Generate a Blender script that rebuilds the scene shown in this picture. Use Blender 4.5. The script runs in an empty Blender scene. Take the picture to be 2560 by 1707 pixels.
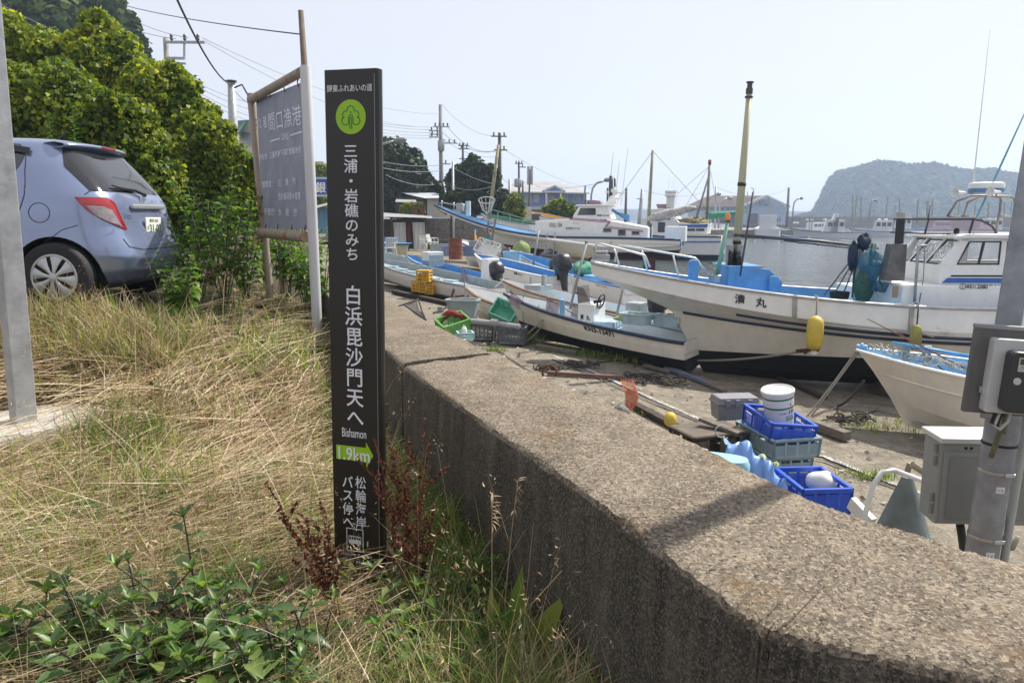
import bpy, math, random
import numpy as np
from mathutils import Vector, Matrix
rad = math.radians
sc = bpy.context.scene
col = sc.collection
random.seed(7)
rng = np.random.default_rng(7)
# ------------------------------------------------------------------ camera, sky, sun
FPX, CXP, CYP, HC = 1850.0,1280.0,853.5,1.5
PT = math.atan(308 / FPX)
cd = bpy.data.cameras.new('camera')
cam = bpy.data.objects.new('camera', cd)
col.objects.link(cam)
cd.sensor_width = 36
cd.lens = FPX / 2560 * 36
cd.clip_start = 0.05
cd.clip_end = 5000
cam.location = (0,0, HC)
cam.rotation_euler = (rad(90) - PT, 0,0)
sc.camera = cam
SUN_AZ, SUN_EL = 53.0,50.0            # azimuth from +Y towards +X
w = bpy.data.worlds.new('World')
sc.world = w
w.use_nodes = True
nt = w.node_tree
bg = nt.nodes['Background']
sky = nt.nodes.new('ShaderNodeTexSky')
sky.sky_type = 'NISHITA'
sky.sun_disc = False
sky.sun_elevation = rad(SUN_EL)
sky.sun_rotation = rad(SUN_AZ)
sky.air_density = 1.0
sky.dust_density = 1.2
sky.ozone_density = 3.0
sky.altitude = 0
hz = nt.nodes.new('ShaderNodeMix')           # thin bright summer haze over the whole sky
hz.data_type = 'RGBA'
hz.inputs['Factor'].default_value = .72
hz.inputs['B'].default_value = (8.3,8.2,8.45,1)
nt.links.new(sky.outputs[0], hz.inputs['A'])
nt.links.new(hz.outputs['Result'], bg.inputs[0])
bg.inputs[1].default_value = 0.085
sl = bpy.data.lights.new('sun', 'SUN')
sl.energy = 4.7
sl.angle = rad(0.6)
sl.color = (1.0,0.94,0.84)
so = bpy.data.objects.new('sun', sl)
col.objects.link(so)
sd = Vector((math.sin(rad(SUN_AZ)) * math.cos(rad(SUN_EL)), math.cos(rad(SUN_AZ)) * math.cos(rad(SUN_EL)), math.sin(rad(SUN_EL))))
so.rotation_euler = sd.to_track_quat('Z', 'Y').to_euler()
so.location = sd * 50
vs = sc.view_settings
vs.view_transform = 'Standard'
vs.look = 'None'
vs.gamma = 1
vs.exposure = 0.55
sc.cycles.max_bounces = 8
sc.cycles.volume_bounces = 1
sc.cycles.transparent_max_bounces = 12
# ------------------------------------------------------------------ picture point -> place
def ray(x, y):
 a = (x - CXP) / FPX
 b = (CYP - y) / FPX
 return Vector((a, math.cos(PT) + b * math.sin(PT),-math.sin(PT) + b * math.cos(PT)))
def W(x, y, D):                        # the point seen at (x, y) standing D metres ahead
 r = ray(x, y)
 return Vector((0,0, HC)) + r * (D / r.y)
def on_plane(x, y, p, n):
 r = ray(x, y)
 o = Vector((0,0, HC))
 return o + r * ((p - o).dot(n) / r.dot(n))
def gq(x, y):                          # the slipway: falls to the right, into the water
 if x > 0.4:
  s = 0.10 + 0.004 * min(max(y - 12,0),25)
  z = -0.92 - s * (x - 0.4)
 else:
  z = -0.92 - 0.07 * (x - 0.4)
 return max(min(z, -0.25),-5)
def GQ(x, y, lift=0.0):                # the slipway point seen at (x, y)
 z = -1.0
 for _ in range(25):
  r = ray(x, y)
  t = (z - HC) / r.z
  z = gq(r.x * t, r.y * t)
 return Vector((r.x * t, r.y * t, z + lift))
_cp = np.array([(-.66,3,-.05),(0,0,-.05),(-.3,1.5,0),(-2,2,.0),(-3.3,4.8,.14),(-4.6,6.2,.66),(-3.2,6.6,.60),(-2.0,7.6,.2),(-3.0,9.2,.42),
    (-1.2,6,.1),(-.7,4.2,.03),(-6,3,.2),(-5.5,8,.7),(-4.2,9,.68),(-9,7,.75),(-9,1,.2),(-2.2,11,.3),(-9,14,1.2),(-3,14,.5),(-14,10,1.4),(1.5,-1,-.05),(-2.4,5.6,.3),(-2.0,4.4,.1),(-.62,2.45,-.15),(-.6,2.0,-.13)])
def _tps_fit(P):
 n = len(P)
 d = np.linalg.norm(P[:, None, :2] - P[None, :, :2], axis=2)
 K = np.where(d > 0, d * d * np.log(d + 1e-9),0) + np.eye(n) * 0.02
 A = np.zeros((n + 3, n + 3))
 A[:n, :n] = K
 A[:n, n] = 1
 A[:n, n + 1:] = P[:, :2]
 A[n, :n] = 1
 A[n + 1:, :n] = P[:, :2].T
 return np.linalg.solve(A, np.concatenate([P[:, 2], [0,0,0]]))
_cw = _tps_fit(_cp)
def gw_np(x, y):                       # the weedy bank on this side of the wall
 x = np.asarray(x, float)
 y = np.asarray(y, float)
 d = np.sqrt((x[..., None] - _cp[:, 0]) ** 2 + (y[..., None] - _cp[:, 1]) ** 2)
 K = np.where(d > 0, d * d * np.log(d + 1e-9),0)
 n = len(_cp)
 z = K @ _cw[:n] + _cw[n] + _cw[n + 1] * x + _cw[n + 2] * y
 z = z + 0.035 * np.sin(x * 3.1 + 1.3 * np.sin(y * 2.3)) * np.sin(y * 2.7 + x)
 return np.clip(z, -.2,2.5)
def gw(x, y):
 return float(gw_np(np.array([x]), np.array([y]))[0])
def GW(x, y):
 z = 0.1
 for _ in range(30):
  r = ray(x, y)
  t = (z - HC) / r.z
  z = 0.5 * z + 0.5 * gw(r.x * t, r.y * t)
 return Vector((r.x * t, r.y * t, z))
WL = [(-3.3,12.2),(-1.95,7.9),(-.63,4.24),(-.13,3.06),(.24,2.2),(.44,1.66),(.52,1.465),(.60,1.40),(.87,1.28),(1.5,1.0),(2.6,.6)]
WR = [(-2.7,12.2),(-1.30,7.82),(-.115,4.66),(.36,3.55),(.65,2.92),(.90,2.24),(1.03,2.03),(1.12,1.93),(1.31,1.74),(1.95,1.4),(3.0,1.0)]
def wall_x(y):                         # middle line of the sea wall
 pts = [((a[0] + b[0]) / 2,(a[1] + b[1]) / 2) for a, b in zip(WL, WR)]
 for (x0, y0),(x1, y1) in zip(pts, pts[1:]):
  if y1 <= y <= y0:
   return x1 + (x0 - x1) * (y - y1) / (y0 - y1)
 return pts[0][0] - (y - pts[0][1]) * .33 if y > pts[0][1] else pts[-1][0]
# ------------------------------------------------------------------ objects, things, parts
def tag(o, label=None, cat=None, group=None, kind=None):
 for k, v in (('label', label),('category', cat),('group', group),('kind', kind)):
  if v:
   o[k] = v
 return o
def thing(name, label, cat, loc=(0,0,0), rz=0.0, group=None, rot=None):
 o = bpy.data.objects.new(name, None)
 col.objects.link(o)
 o.empty_display_size = .1
 o.location = loc
 o.rotation_euler = rot if rot else (0,0, rz)
 return tag(o, label, cat, group)
def chain(o):
 m = Matrix.Identity(4)
 while o is not None:
  m = o.matrix_basis @ m
  o = o.parent
 return m
def copy_tree(o, parent=None):
 c = o.copy()
 col.objects.link(c)
 c.parent = parent
 for ch in [k for k in o.children]:
  copy_tree(ch, c)
 return c
def link_mesh(name, me, mats, parent=None):
 for m in (mats if isinstance(mats, (list, tuple)) else [mats]):
  me.materials.append(m)
 o = bpy.data.objects.new(name, me)
 col.objects.link(o)
 if parent is not None:
  o.parent = parent
 return o
class MB:
 def __init__(s):
  s.v = []
  s.f = []
  s.m = []
 def add(s, vs_, fs, mi=0):
  b = len(s.v)
  s.v.extend([tuple(p) for p in vs_])
  s.f.extend([tuple(b + i for i in f) for f in fs])
  s.m.extend([mi] * len(fs))
  return s
 def box(s, c, d, rz=0.0, mi=0, rot=None, taper=1.0):
  R = rot if rot is not None else Matrix.Rotation(rz, 3, 'Z')
  vs_ = []
  for k in (-1,1):
   q = taper if k > 0 else 1.0
   for (i, j) in ((-1,-1),(1,-1),(1,1),(-1,1)):
    vs_.append(Vector(c) + R @ Vector((i * d[0] / 2 * q, j * d[1] / 2 * q, k * d[2] / 2)))
  return s.add(vs_, [(3,2,1,0),(4,5,6,7),(0,1,5,4),(1,2,6,5),(2,3,7,6),(3,0,4,7)], mi)
 def bar(s, p0, p1, a, b=None, mi=0, up=(0,0,1)):
  b = a if b is None else b
  p0 = Vector(p0)
  p1 = Vector(p1)
  z = (p1 - p0).normalized()
  u = Vector(up)
  if abs(z.dot(u)) > .98:
   u = Vector((0,1,0))
  x = u.cross(z).normalized()
  y = z.cross(x)
  vs_ = []
  for p in (p0, p1):
   for (i, j) in ((-1,-1),(1,-1),(1,1),(-1,1)):
    vs_.append(p + x * (i * a / 2) + y * (j * b / 2))
  return s.add(vs_, [(3,2,1,0),(4,5,6,7),(0,1,5,4),(1,2,6,5),(2,3,7,6),(3,0,4,7)], mi)
 def tube(s, pts, r, n=8, mi=0, cap=True):
  pts = [Vector(p) for p in pts]
  rs = r if isinstance(r, (list, tuple)) else [r] * len(pts)
  b = len(s.v)
  px = None
  for i, p in enumerate(pts):
   t = (pts[min(i + 1, len(pts) - 1)] - pts[max(i - 1,0)]).normalized()
   if px is None:
    px = t.cross(Vector((0,0,1)))
    if px.length < .05:
     px = t.cross(Vector((0,1,0)))
   else:
    px = px - t * px.dot(t)
    if px.length < 1e-4:
     px = t.orthogonal()
   px = px.normalized()
   py = t.cross(px)
   for k in range(n):
    a = 2 * math.pi * k / n
    s.v.append(tuple(p + (px * math.cos(a) + py * math.sin(a)) * rs[i]))
  for i in range(len(pts) - 1):
   for k in range(n):
    k2 = (k + 1) % n
    s.f.append((b + i * n + k, b + i * n + k2, b + (i + 1) * n + k2, b + (i + 1) * n + k))
    s.m.append(mi)
  if cap:
   s.f.append(tuple(b + k for k in range(n))[::-1])
   s.f.append(tuple(b + (len(pts) - 1) * n + k for k in range(n)))
   s.m += [mi, mi]
  return s
 def lathe(s, prof, n=24, c=(0,0,0), mi=0, axis=(0,0,1), capb=True, capt=True):
  q = Vector((0,0,1)).rotation_difference(Vector(axis))
  b = len(s.v)
  for (r, z) in prof:
   for k in range(n):
    a = 2 * math.pi * k / n
    s.v.append(tuple(Vector(c) + q @ Vector((r * math.cos(a), r * math.sin(a), z))))
  for i in range(len(prof) - 1):
   for k in range(n):
    k2 = (k + 1) % n
    s.f.append((b + i * n + k, b + i * n + k2, b + (i + 1) * n + k2, b + (i + 1) * n + k))
    s.m.append(mi)
  if capb:
   s.f.append(tuple(b + k for k in range(n))[::-1])
   s.m.append(mi)
  if capt:
   s.f.append(tuple(b + (len(prof) - 1) * n + k for k in range(n)))
   s.m.append(mi)
  return s
 def prism(s, poly, o, ux, uy, ext, mi=0):     # polygon in the plane (o, ux, uy) pushed along ext
  o, ux, uy, ext = Vector(o), Vector(ux), Vector(uy), Vector(ext)
  n = len(poly)
  vs_ = [o + ux * a + uy * b for a, b in poly] + [o + ux * a + uy * b + ext for a, b in poly]
  fs = [tuple(range(n))[::-1], tuple(range(n, 2 * n))] + [(i, (i + 1) % n, n + (i + 1) % n, n + i) for i in range(n)]
  return s.add(vs_, fs, mi)
 def grid(s, rows, mi=0, close=False):
  nr, nc = len(rows), len(rows[0])
  fs = []
  for i in range(nr - 1):
   for j in range(nc - 1 + (1 if close else 0)):
    j2 = (j + 1) % nc
    fs.append((i * nc + j, i * nc + j2,(i + 1) * nc + j2,(i + 1) * nc + j))
  return s.add([p for r in rows for p in r], fs, mi)
 def build(s, name, mats, parent=None, smooth=False, bevel=0.0, solid=0.0, world=False, seg=2, fix=True):
  vs_ = s.v
  if world and parent is not None:
   inv = chain(parent).inverted()
   vs_ = [tuple(inv @ Vector(p)) for p in vs_]
  me = bpy.data.meshes.new(name)
  me.from_pydata(vs_, [], s.f)
  if len(set(s.m)) > 1:
   me.polygons.foreach_set('material_index', s.m)
  if fix:
   import bmesh
   bm = bmesh.new()
   bm.from_mesh(me)
   bmesh.ops.recalc_face_normals(bm, faces=bm.faces)
   bm.to_mesh(me)
   bm.free()
  if smooth:
   me.polygons.foreach_set('use_smooth', [True] * len(me.polygons))
   if smooth is not True:
    me.set_sharp_from_angle(angle=rad(smooth))
  me.update()
  o = link_mesh(name, me, mats, parent)
  if solid:
   md = o.modifiers.new('solid', 'SOLIDIFY')
   md.thickness = solid
   md.offset = 0
  if bevel:
   md = o.modifiers.new('bevel', 'BEVEL')
   md.width = bevel
   md.segments = seg
   md.limit_method = 'ANGLE'
   md.angle_limit = rad(35)
  return o
def np_mesh(name, V, Q, mats, parent=None, mi=None, smooth=False):      # many quads at once
 me = bpy.data.meshes.new(name)
 k = Q.shape[1]
 me.vertices.add(len(V))
 me.vertices.foreach_set('co', np.ascontiguousarray(V, np.float32).ravel())
 me.loops.add(Q.size)
 me.loops.foreach_set('vertex_index', np.ascontiguousarray(Q, np.int32).ravel())
 me.polygons.add(len(Q))
 me.polygons.foreach_set('loop_start', np.arange(0, Q.size, k, dtype=np.int32))
 me.polygons.foreach_set('loop_total', np.full(len(Q), k, np.int32))
 if mi is not None:
  me.polygons.foreach_set('material_index', np.asarray(mi, np.int32))
 if smooth:
  me.polygons.foreach_set('use_smooth', np.ones(len(Q), bool))
 me.update(calc_edges=True)
 return link_mesh(name, me, mats, parent)
# ------------------------------------------------------------------ materials
def _new(name):
 m = bpy.data.materials.new(name)
 m.use_nodes = True
 return m, m.node_tree, m.node_tree.nodes['Principled BSDF']
_mats = {}
def mat(name, c, rough=.55, metal=0.0, var=.14, scale=5.0, bump=0.0, bscale=60.0, dirt=0.0, dcol=(.10,.075,.05), dscale=3.0, spec=.5, stretch=None, coat=0.0, alpha=1.0, trans=0.0, dsoft=.12):
 if name in _mats:
  return _mats[name]
 m, t, b = _new(name)
 L = t.links
 N = t.nodes
 tc = N.new('ShaderNodeTexCoord')
 mp = N.new('ShaderNodeMapping')
 L.new(tc.outputs['Object'], mp.inputs[0])
 if stretch:
  mp.inputs['Scale'].default_value = stretch
 nz = N.new('ShaderNodeTexNoise')
 nz.inputs['Scale'].default_value = scale
 nz.inputs['Detail'].default_value = 5
 nz.inputs['Roughness'].default_value = .62
 L.new(mp.outputs[0], nz.inputs['Vector'])
 mx = N.new('ShaderNodeMix')
 mx.data_type = 'RGBA'
 lo = [max(0, k * (1 - var * 1.6)) for k in c]
 hi = [min(1, k * (1 + var * 1.2)) for k in c]
 mx.inputs['A'].default_value = (*lo, 1)
 mx.inputs['B'].default_value = (*hi, 1)
 mr = N.new('ShaderNodeMapRange')
 mr.inputs['From Min'].default_value = .3
 mr.inputs['From Max'].default_value = .7
 L.new(nz.outputs['Fac'], mr.inputs['Value'])
 L.new(mr.outputs[0], mx.inputs['Factor'])
 out = mx.outputs['Result']
 if dirt:
  n2 = N.new('ShaderNodeTexNoise')
  n2.inputs['Scale'].default_value = dscale
  n2.inputs['Detail'].default_value = 8
  n2.inputs['Roughness'].default_value = .7
  L.new(mp.outputs[0], n2.inputs['Vector'])
  r2 = N.new('ShaderNodeMapRange')
  th = .72 - .35 * dirt
  r2.inputs['From Min'].default_value = th
  r2.inputs['From Max'].default_value = th + dsoft
  L.new(n2.outputs['Fac'], r2.inputs['Value'])
  m2 = N.new('ShaderNodeMix')
  m2.data_type = 'RGBA'
  L.new(out, m2.inputs['A'])
  m2.inputs['B'].default_value = (*dcol, 1)
  ml = N.new('ShaderNodeMath')
  ml.operation = 'MULTIPLY'
  ml.inputs[1].default_value = .85
  L.new(r2.outputs[0], ml.inputs[0])
  L.new(ml.outputs[0], m2.inputs['Factor'])
  out = m2.outputs['Result']
 L.new(out, b.inputs['Base Color'])
 b.inputs['Roughness'].default_value = rough
 b.inputs['Metallic'].default_value = metal
 b.inputs['Specular IOR Level'].default_value = spec
 b.inputs['Coat Weight'].default_value = coat
 b.inputs['Coat Roughness'].default_value = .06
 if alpha < 1:
  b.inputs['Alpha'].default_value = alpha
 if trans:
  b.inputs['Transmission Weight'].default_value = trans
 if bump:
  n3 = N.new('ShaderNodeTexNoise')
  n3.inputs['Scale'].default_value = bscale
  n3.inputs['Detail'].default_value = 6
  n3.inputs['Roughness'].default_value = .7
  L.new(mp.outputs[0], n3.inputs['Vector'])
  bp = N.new('ShaderNodeBump')
  bp.inputs['Strength'].default_value = bump
  bp.inputs['Distance'].default_value = .01
  L.new(n3.outputs['Fac'], bp.inputs['Height'])
  L.new(bp.outputs[0], b.inputs['Normal'])
 _mats[name] = m
 return m
def leaf_mat(name, c0, c1, c2=None, trans=.35, rough=.5, tcol=None, spec=.4, nscale=1.6):
 if name in _mats:
  return _mats[name]
 m, t, b = _new(name)
 L = t.links
 N = t.nodes
 g = N.new('ShaderNodeNewGeometry')
 cr = N.new('ShaderNodeValToRGB')
 cr.color_ramp.elements[0].color = (*c0,1)
 cr.color_ramp.elements[1].color = (*(c2 or c1),1)
 e = cr.color_ramp.elements.new(.6)
 e.color = (*c1,1)
 tc_ = N.new('ShaderNodeTexCoord')
 nz_ = N.new('ShaderNodeTexNoise')
 nz_.inputs['Scale'].default_value = nscale
 nz_.inputs['Detail'].default_value = 3
 L.new(tc_.outputs['Object'], nz_.inputs['Vector'])
 ma_ = N.new('ShaderNodeMath')
 ma_.operation = 'MULTIPLY_ADD'
 ma_.inputs[1].default_value = 1.6
 ma_.inputs[2].default_value = -.8
 L.new(nz_.outputs['Fac'], ma_.inputs[0])
 mb_ = N.new('ShaderNodeMath')
 L.new(g.outputs['Random Per Island'], mb_.inputs[0])
 L.new(ma_.outputs[0], mb_.inputs[1])
 L.new(mb_.outputs[0], cr.inputs[0])
 L.new(cr.outputs[0], b.inputs['Base Color'])
 b.inputs['Roughness'].default_value = rough
 b.inputs['Specular IOR Level'].default_value = spec
 tr = N.new('ShaderNodeBsdfTranslucent')
 mxc = N.new('ShaderNodeMix')
 mxc.data_type = 'RGBA'
 mxc.blend_type = 'MULTIPLY'
 mxc.inputs['Factor'].default_value = 1
 L.new(cr.outputs[0], mxc.inputs['A'])
 mxc.inputs['B'].default_value = (*(tcol or (1.5,1.5,.7)),1)
 L.new(mxc.outputs['Result'], tr.inputs[0])
 ms = N.new('ShaderNodeMixShader')
 ms.inputs[0].default_value = trans
 L.new(b.outputs[0], ms.inputs[1])
 L.new(tr.outputs[0], ms.inputs[2])
 L.new(ms.outputs[0], N['Material Output'].inputs[0])
 _mats[name] = m
 return m
def concrete(name, c, speck=.5, scale=260.0, moss=None, bump=.6, stain=.5, streak=None):
 m, t, b = _new(name)
 L = t.links
 N = t.nodes
 tc = N.new('ShaderNodeTexCoord')
 def noise(s_, d=5, r=.6):
  n = N.new('ShaderNodeTexNoise')
  n.inputs['Scale'].default_value = s_
  n.inputs['Detail'].default_value = d
  n.inputs['Roughness'].default_value = r
  L.new(tc.outputs['Object'], n.inputs['Vector'])
  return n.outputs['Fac']
 def ramp(v, a, b_):
  r = N.new('ShaderNodeMapRange')
  r.inputs['From Min'].default_value = a
  r.inputs['From Max'].default_value = b_
  L.new(v, r.inputs['Value'])
  return r.outputs[0]
 def mix(f, a, b_):
  x = N.new('ShaderNodeMix')
  x.data_type = 'RGBA'
  L.new(f, x.inputs['Factor'])
  for k, v in (('A', a),('B', b_)):
   if isinstance(v, tuple):
    x.inputs[k].default_value = (*v, 1)
   else:
    L.new(v, x.inputs[k])
  return x.outputs['Result']
 dark = tuple(k * (1 - .56 * stain) for k in c)
 lite = tuple(min(1, k * 1.4) for k in c)
 o = mix(ramp(noise(2.6,9,.66),.36,.62), dark, c)
 o = mix(ramp(noise(6,8,.75),.50,.66), o, lite)
 vo = N.new('ShaderNodeTexVoronoi')
 vo.inputs['Scale'].default_value = scale
 if streak:                         # darker streaks running down the face
  mp_s = N.new('ShaderNodeMapping')
  mp_s.inputs['Scale'].default_value = (9,9,1.1)
  L.new(tc.outputs['Object'], mp_s.inputs[0])
  ns_ = N.new('ShaderNodeTexNoise')
  ns_.inputs['Scale'].default_value = 1.6
  ns_.inputs['Detail'].default_value = 8
  ns_.inputs['Roughness'].default_value = .65
  L.new(mp_s.outputs[0], ns_.inputs['Vector'])
  o = mix(ramp(ns_.outputs['Fac'], .32,.62), streak, o)
 L.new(tc.outputs['Object'], vo.inputs['Vector'])
 bw = N.new('ShaderNodeSeparateColor')
 L.new(vo.outputs['Color'], bw.inputs[0])
 f = ramp(bw.outputs[0], .15,1.0)
 pm = N.new('ShaderNodeMath')
 pm.operation = 'MULTIPLY'
 pm.inputs[1].default_value = speck
 L.new(f, pm.inputs[0])
 o2 = mix(ramp(noise(scale * .6,3,.7),.44,.54),(.026,.023,.019), tuple(min(1, k * 1.9) for k in c))
 o = mix(pm.outputs[0], o, o2)
 if moss:
  mm = N.new('ShaderNodeMath')
  mm.operation = 'MULTIPLY'
  L.new(ramp(noise(3.3,7,.75),.53,.66), mm.inputs[0])
  L.new(ramp(noise(45,4,.7),.42,.6), mm.inputs[1])
  o = mix(mm.outputs[0], o, moss)
 L.new(o, b.inputs['Base Color'])
 b.inputs['Roughness'].default_value = .92
 b.inputs['Specular IOR Level'].default_value = .25
 bp = N.new('ShaderNodeBump')
 bp.inputs['Strength'].default_value = bump
 bp.inputs['Distance'].default_value = .006
 ad = N.new('ShaderNodeMath')
 L.new(noise(scale * .8,6,.75), ad.inputs[0])
 L.new(vo.outputs['Distance'], ad.inputs[1])
 L.new(ad.outputs[0], bp.inputs['Height'])
 L.new(bp.outputs[0], b.inputs['Normal'])
 return m
def glass(name, tint=(.05,.06,.07), alpha=.75, rough=.05):
 if name in _mats:
  return _mats[name]
 m, t, b = _new(name)
 b.inputs['Base Color'].default_value = (*tint, 1)
 b.inputs['Roughness'].default_value = rough
 b.inputs['Specular IOR Level'].default_value = .8
 b.inputs['Alpha'].default_value = alpha
 _mats[name] = m
 return m
white = mat('white_gelcoat', (.80,.80,.78),.38, dirt=.34, dcol=(.42,.36,.27), dscale=2.5, var=.05)
cream = mat('cream_gelcoat', (.76,.71,.61),.35, dirt=.2, dcol=(.42,.33,.22), dscale=2.0, var=.06, stretch=(1,1,.5))
blackpaint = mat('black_antifouling', (.012,.013,.015),.8, dirt=.2, dcol=(.05,.055,.055), dscale=2.0)
redpaint = mat('maroon_antifouling', (.085,.022,.028),.8, dirt=.25, dcol=(.16,.10,.09), dscale=3)
bluedeck = mat('blue_deck_paint', (.09,.27,.53),.5, var=.12, dirt=.2, dcol=(.35,.42,.48), dscale=4)
lightblue = mat('light_blue_paint', (.22,.44,.66),.5, var=.08)
navy = mat('navy_rail', (.015,.03,.075),.45, dirt=.15, dcol=(.10,.13,.17), dscale=6)
rubber = mat('black_rubber', (.012,.012,.013),.6)
darkgrey = mat('dark_grey_paint', (.06,.062,.068),.5)
greymetal = mat('grey_metal', (.36,.37,.38),.45,.6, var=.1)
steel = mat('stainless_pipe', (.55,.56,.56),.28,.9, var=.1)
galv = mat('galvanised_steel', (.40,.41,.42),.5,.35, var=.18, scale=9)
rust = mat('rusty_iron', (.13,.052,.025),.9, var=.4, scale=12, bump=.4)
woodgrey = mat('weathered_wood', (.16,.135,.11),.9, var=.3, scale=10, stretch=(1,1,8), bump=.3)
offwhite = mat('dirty_white_plastic', (.68,.68,.66),.5, dirt=.25, dcol=(.35,.31,.25), dscale=5, var=.06)
yellow = mat('yellow_plastic', (.62,.36,.03),.5, dirt=.25, dcol=(.3,.2,.06), dscale=7)
greyplastic = mat('grey_plastic', (.30,.35,.36),.5, dirt=.2, dcol=(.16,.16,.15), dscale=6)
ropemat = mat('grey_rope', (.30,.27,.22),.95, var=.3, scale=90, bump=.8, bscale=200)
darkrope = mat('dark_rope', (.07,.06,.05),.95, var=.3, scale=60)
ink = mat('black_lettering', (.012,.012,.014),.6, var=.05)
letterwhite = mat('white_lettering', (.74,.74,.76),.5, var=.03)
# ------------------------------------------------------------------ lettering
_dg = None
def text_mesh(s, bold=0.0):
 c = bpy.data.curves.new('lettering', 'FONT')
 c.body = s
 c.size = 1
 c.offset = bold
 c.resolution_u = 3
 o = bpy.data.objects.new('lettering', c)
 col.objects.link(o)
 bpy.context.view_layer.update()
 me = bpy.data.meshes.new_from_object(o.evaluated_get(bpy.context.evaluated_depsgraph_get()))
 V = np.array([v.co[:] for v in me.vertices]).reshape(-1,3)
 Fs = [tuple(p.vertices) for p in me.polygons]
 bpy.data.objects.remove(o)
 bpy.data.curves.remove(c)
 bpy.data.meshes.remove(me)
 return V, Fs
def lettering(items, name, m, parent, frame, label=None, world=True):
 """items: (text, u0, v0, u1, v1[, bold]) boxes in the frame (origin, ux, uy, normal), each text stretched to its box;
 with u1 None the text is one glyph drawn in an em square centred at (u0, v0) of width v1[0] and height v1[1]"""
 o0, ux, uy, nn = frame
 mb = MB()
 for it in items:
  s, u0, v0, u1, v1 = it[:5]
  b = it[5] if len(it) > 5 else 0.012
  V, Fs = text_mesh(s, b)
  if not len(V):
   continue
  if u1 is None:
   uu = u0 + (V[:, 0] - .5) * v1[0]
   vv = v0 + (V[:, 1] - .375) * v1[1]
  else:
   mn, mx = V.min(0), V.max(0)
   uu = u0 + (V[:, 0] - mn[0]) / max(1e-6, mx[0] - mn[0]) * (u1 - u0)
   vv = v0 + (V[:, 1] - mn[1]) / max(1e-6, mx[1] - mn[1]) * (v1 - v0)
  mb.add([o0 + ux * a + uy * c_ + nn * .0015 for a, c_ in zip(uu, vv)], Fs)
 o = mb.build(name, m, parent, fix=False, world=world)
 if label:
  o['label'] = label
 return o
def poly_clean(name, pts, frame, off, m, parent):
 o0, ux, uy, nn = frame
 mb = MB()
 mb.add([o0 + ux * a + uy * b + nn * off for a, b in pts], [tuple(range(len(pts)))])
 return mb.build(name, m, parent, fix=False, world=True)
# ================================================================== THE SETTING
# weedy bank: soil under the straw, up to the middle of the wall
soil = mat('dry_soil', (.05,.036,.02),.95, var=.45, scale=14, dirt=.45, dcol=(.022,.022,.01), dscale=9, bump=.6, bscale=40)
ys = np.concatenate([np.linspace(-2.5,9,90), np.linspace(9.3,26,40)])
V, nc = [], 110
for y in ys:
 xc = wall_x(y)
 V.append(np.stack([np.concatenate([np.linspace(-30,-9,20), np.linspace(-8.8, xc, nc - 20)]), np.full(nc, y)], 1))
V = np.concatenate(V)
V = np.concatenate([V, gw_np(V[:, 0], V[:, 1])[:, None]], 1)
idx = np.arange(len(ys) * nc).reshape(len(ys), nc)
Q = np.stack([idx[:-1, :-1], idx[:-1,1:], idx[1:, 1:], idx[1:, :-1]], -1).reshape(-1,4)
tag(np_mesh('bank_ground', V, Q, soil, smooth=True), kind='structure')
# concrete slipway yard
yard = concrete('yard_concrete', (.215,.187,.148), speck=.4, scale=70, moss=(.07,.06,.035), bump=.35, stain=.8)
xs = np.concatenate([np.linspace(-60,-12,24), np.linspace(-11.6,14,90), np.linspace(14.5,40,20)])
ys = np.concatenate([np.linspace(-3,40,110), np.linspace(41,70,20)])
V = np.array([(x, y, gq(x, y) + .012 * math.sin(x * 1.7) * math.sin(y * 1.1)) for y in ys for x in xs])
idx = np.arange(len(V)).reshape(len(ys), len(xs))
Q = np.stack([idx[:-1, :-1], idx[:-1,1:], idx[1:, 1:], idx[1:, :-1]], -1).reshape(-1,4)
tag(np_mesh('slipway_ground', V, Q, yard, smooth=True), kind='structure')
def strip(name, pts, wdt, m, lift=.006):
 mb = MB()
 rows = []
 for i, p in enumerate(pts):
  a = pts[max(i - 1,0)]
  b = pts[min(i + 1, len(pts) - 1)]
  d = Vector((b[0] - a[0], b[1] - a[1], 0)).normalized()
  n = Vector((-d.y, d.x, 0)) * (wdt / 2) * random.uniform(.8,1.2)
  rows.append([Vector((p[0] + n.x * k, p[1] + n.y * k, gq(p[0] + n.x * k, p[1] + n.y * k) + lift + .012)) for k in (-1,0,1)])
 mb.grid(rows)
 return tag(mb.build(name, m), kind='structure')
seam = concrete('seam_rubble', (.36,.35,.33), speck=.9, scale=55, bump=1.0, stain=.9)
crackm = mat('dark_joint', (.03,.027,.022),.95, var=.4, scale=30)
def ground_line(px, n=14):
 P = [GQ(*p) for p in px]
 out = []
 for a, b in zip(P, P[1:]):
  for k in range(n):
   out.append(a.lerp(b, k / n))
 return out + [P[-1]]
strip('pavement_seam', ground_line([(1380,890),(1500,938),(1640,1003),(1800,1072),(1935,1120),(2060,1143),(2180,1192),(2290,1232),(2400,1275)]),.09, seam)
strip('pavement_joint', ground_line([(1380,900),(1500,950),(1640,1013),(1800,1080),(1935,1130),(2060,1155),(2180,1202),(2290,1243),(2400,1287)]),.035, crackm, .010)
strip('pavement_joint', ground_line([(1205,850),(1300,915),(1420,990),(1580,1078),(1700,1150)]),.03, crackm)
strip('pavement_joint', ground_line([(1340,885),(1600,860),(1800,850)]),.03, crackm)
wetm = mat('slip_weed_line', (.05,.045,.03),.5, var=.4, scale=4)
strip('tide_line', [Vector((x, y, gq(x, y))) for x, y in ((8.6,8),(8.4,13),(7.6,20),(6.3,26),(5.6,31),(5.0,38))], 1.3, wetm)
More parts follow.
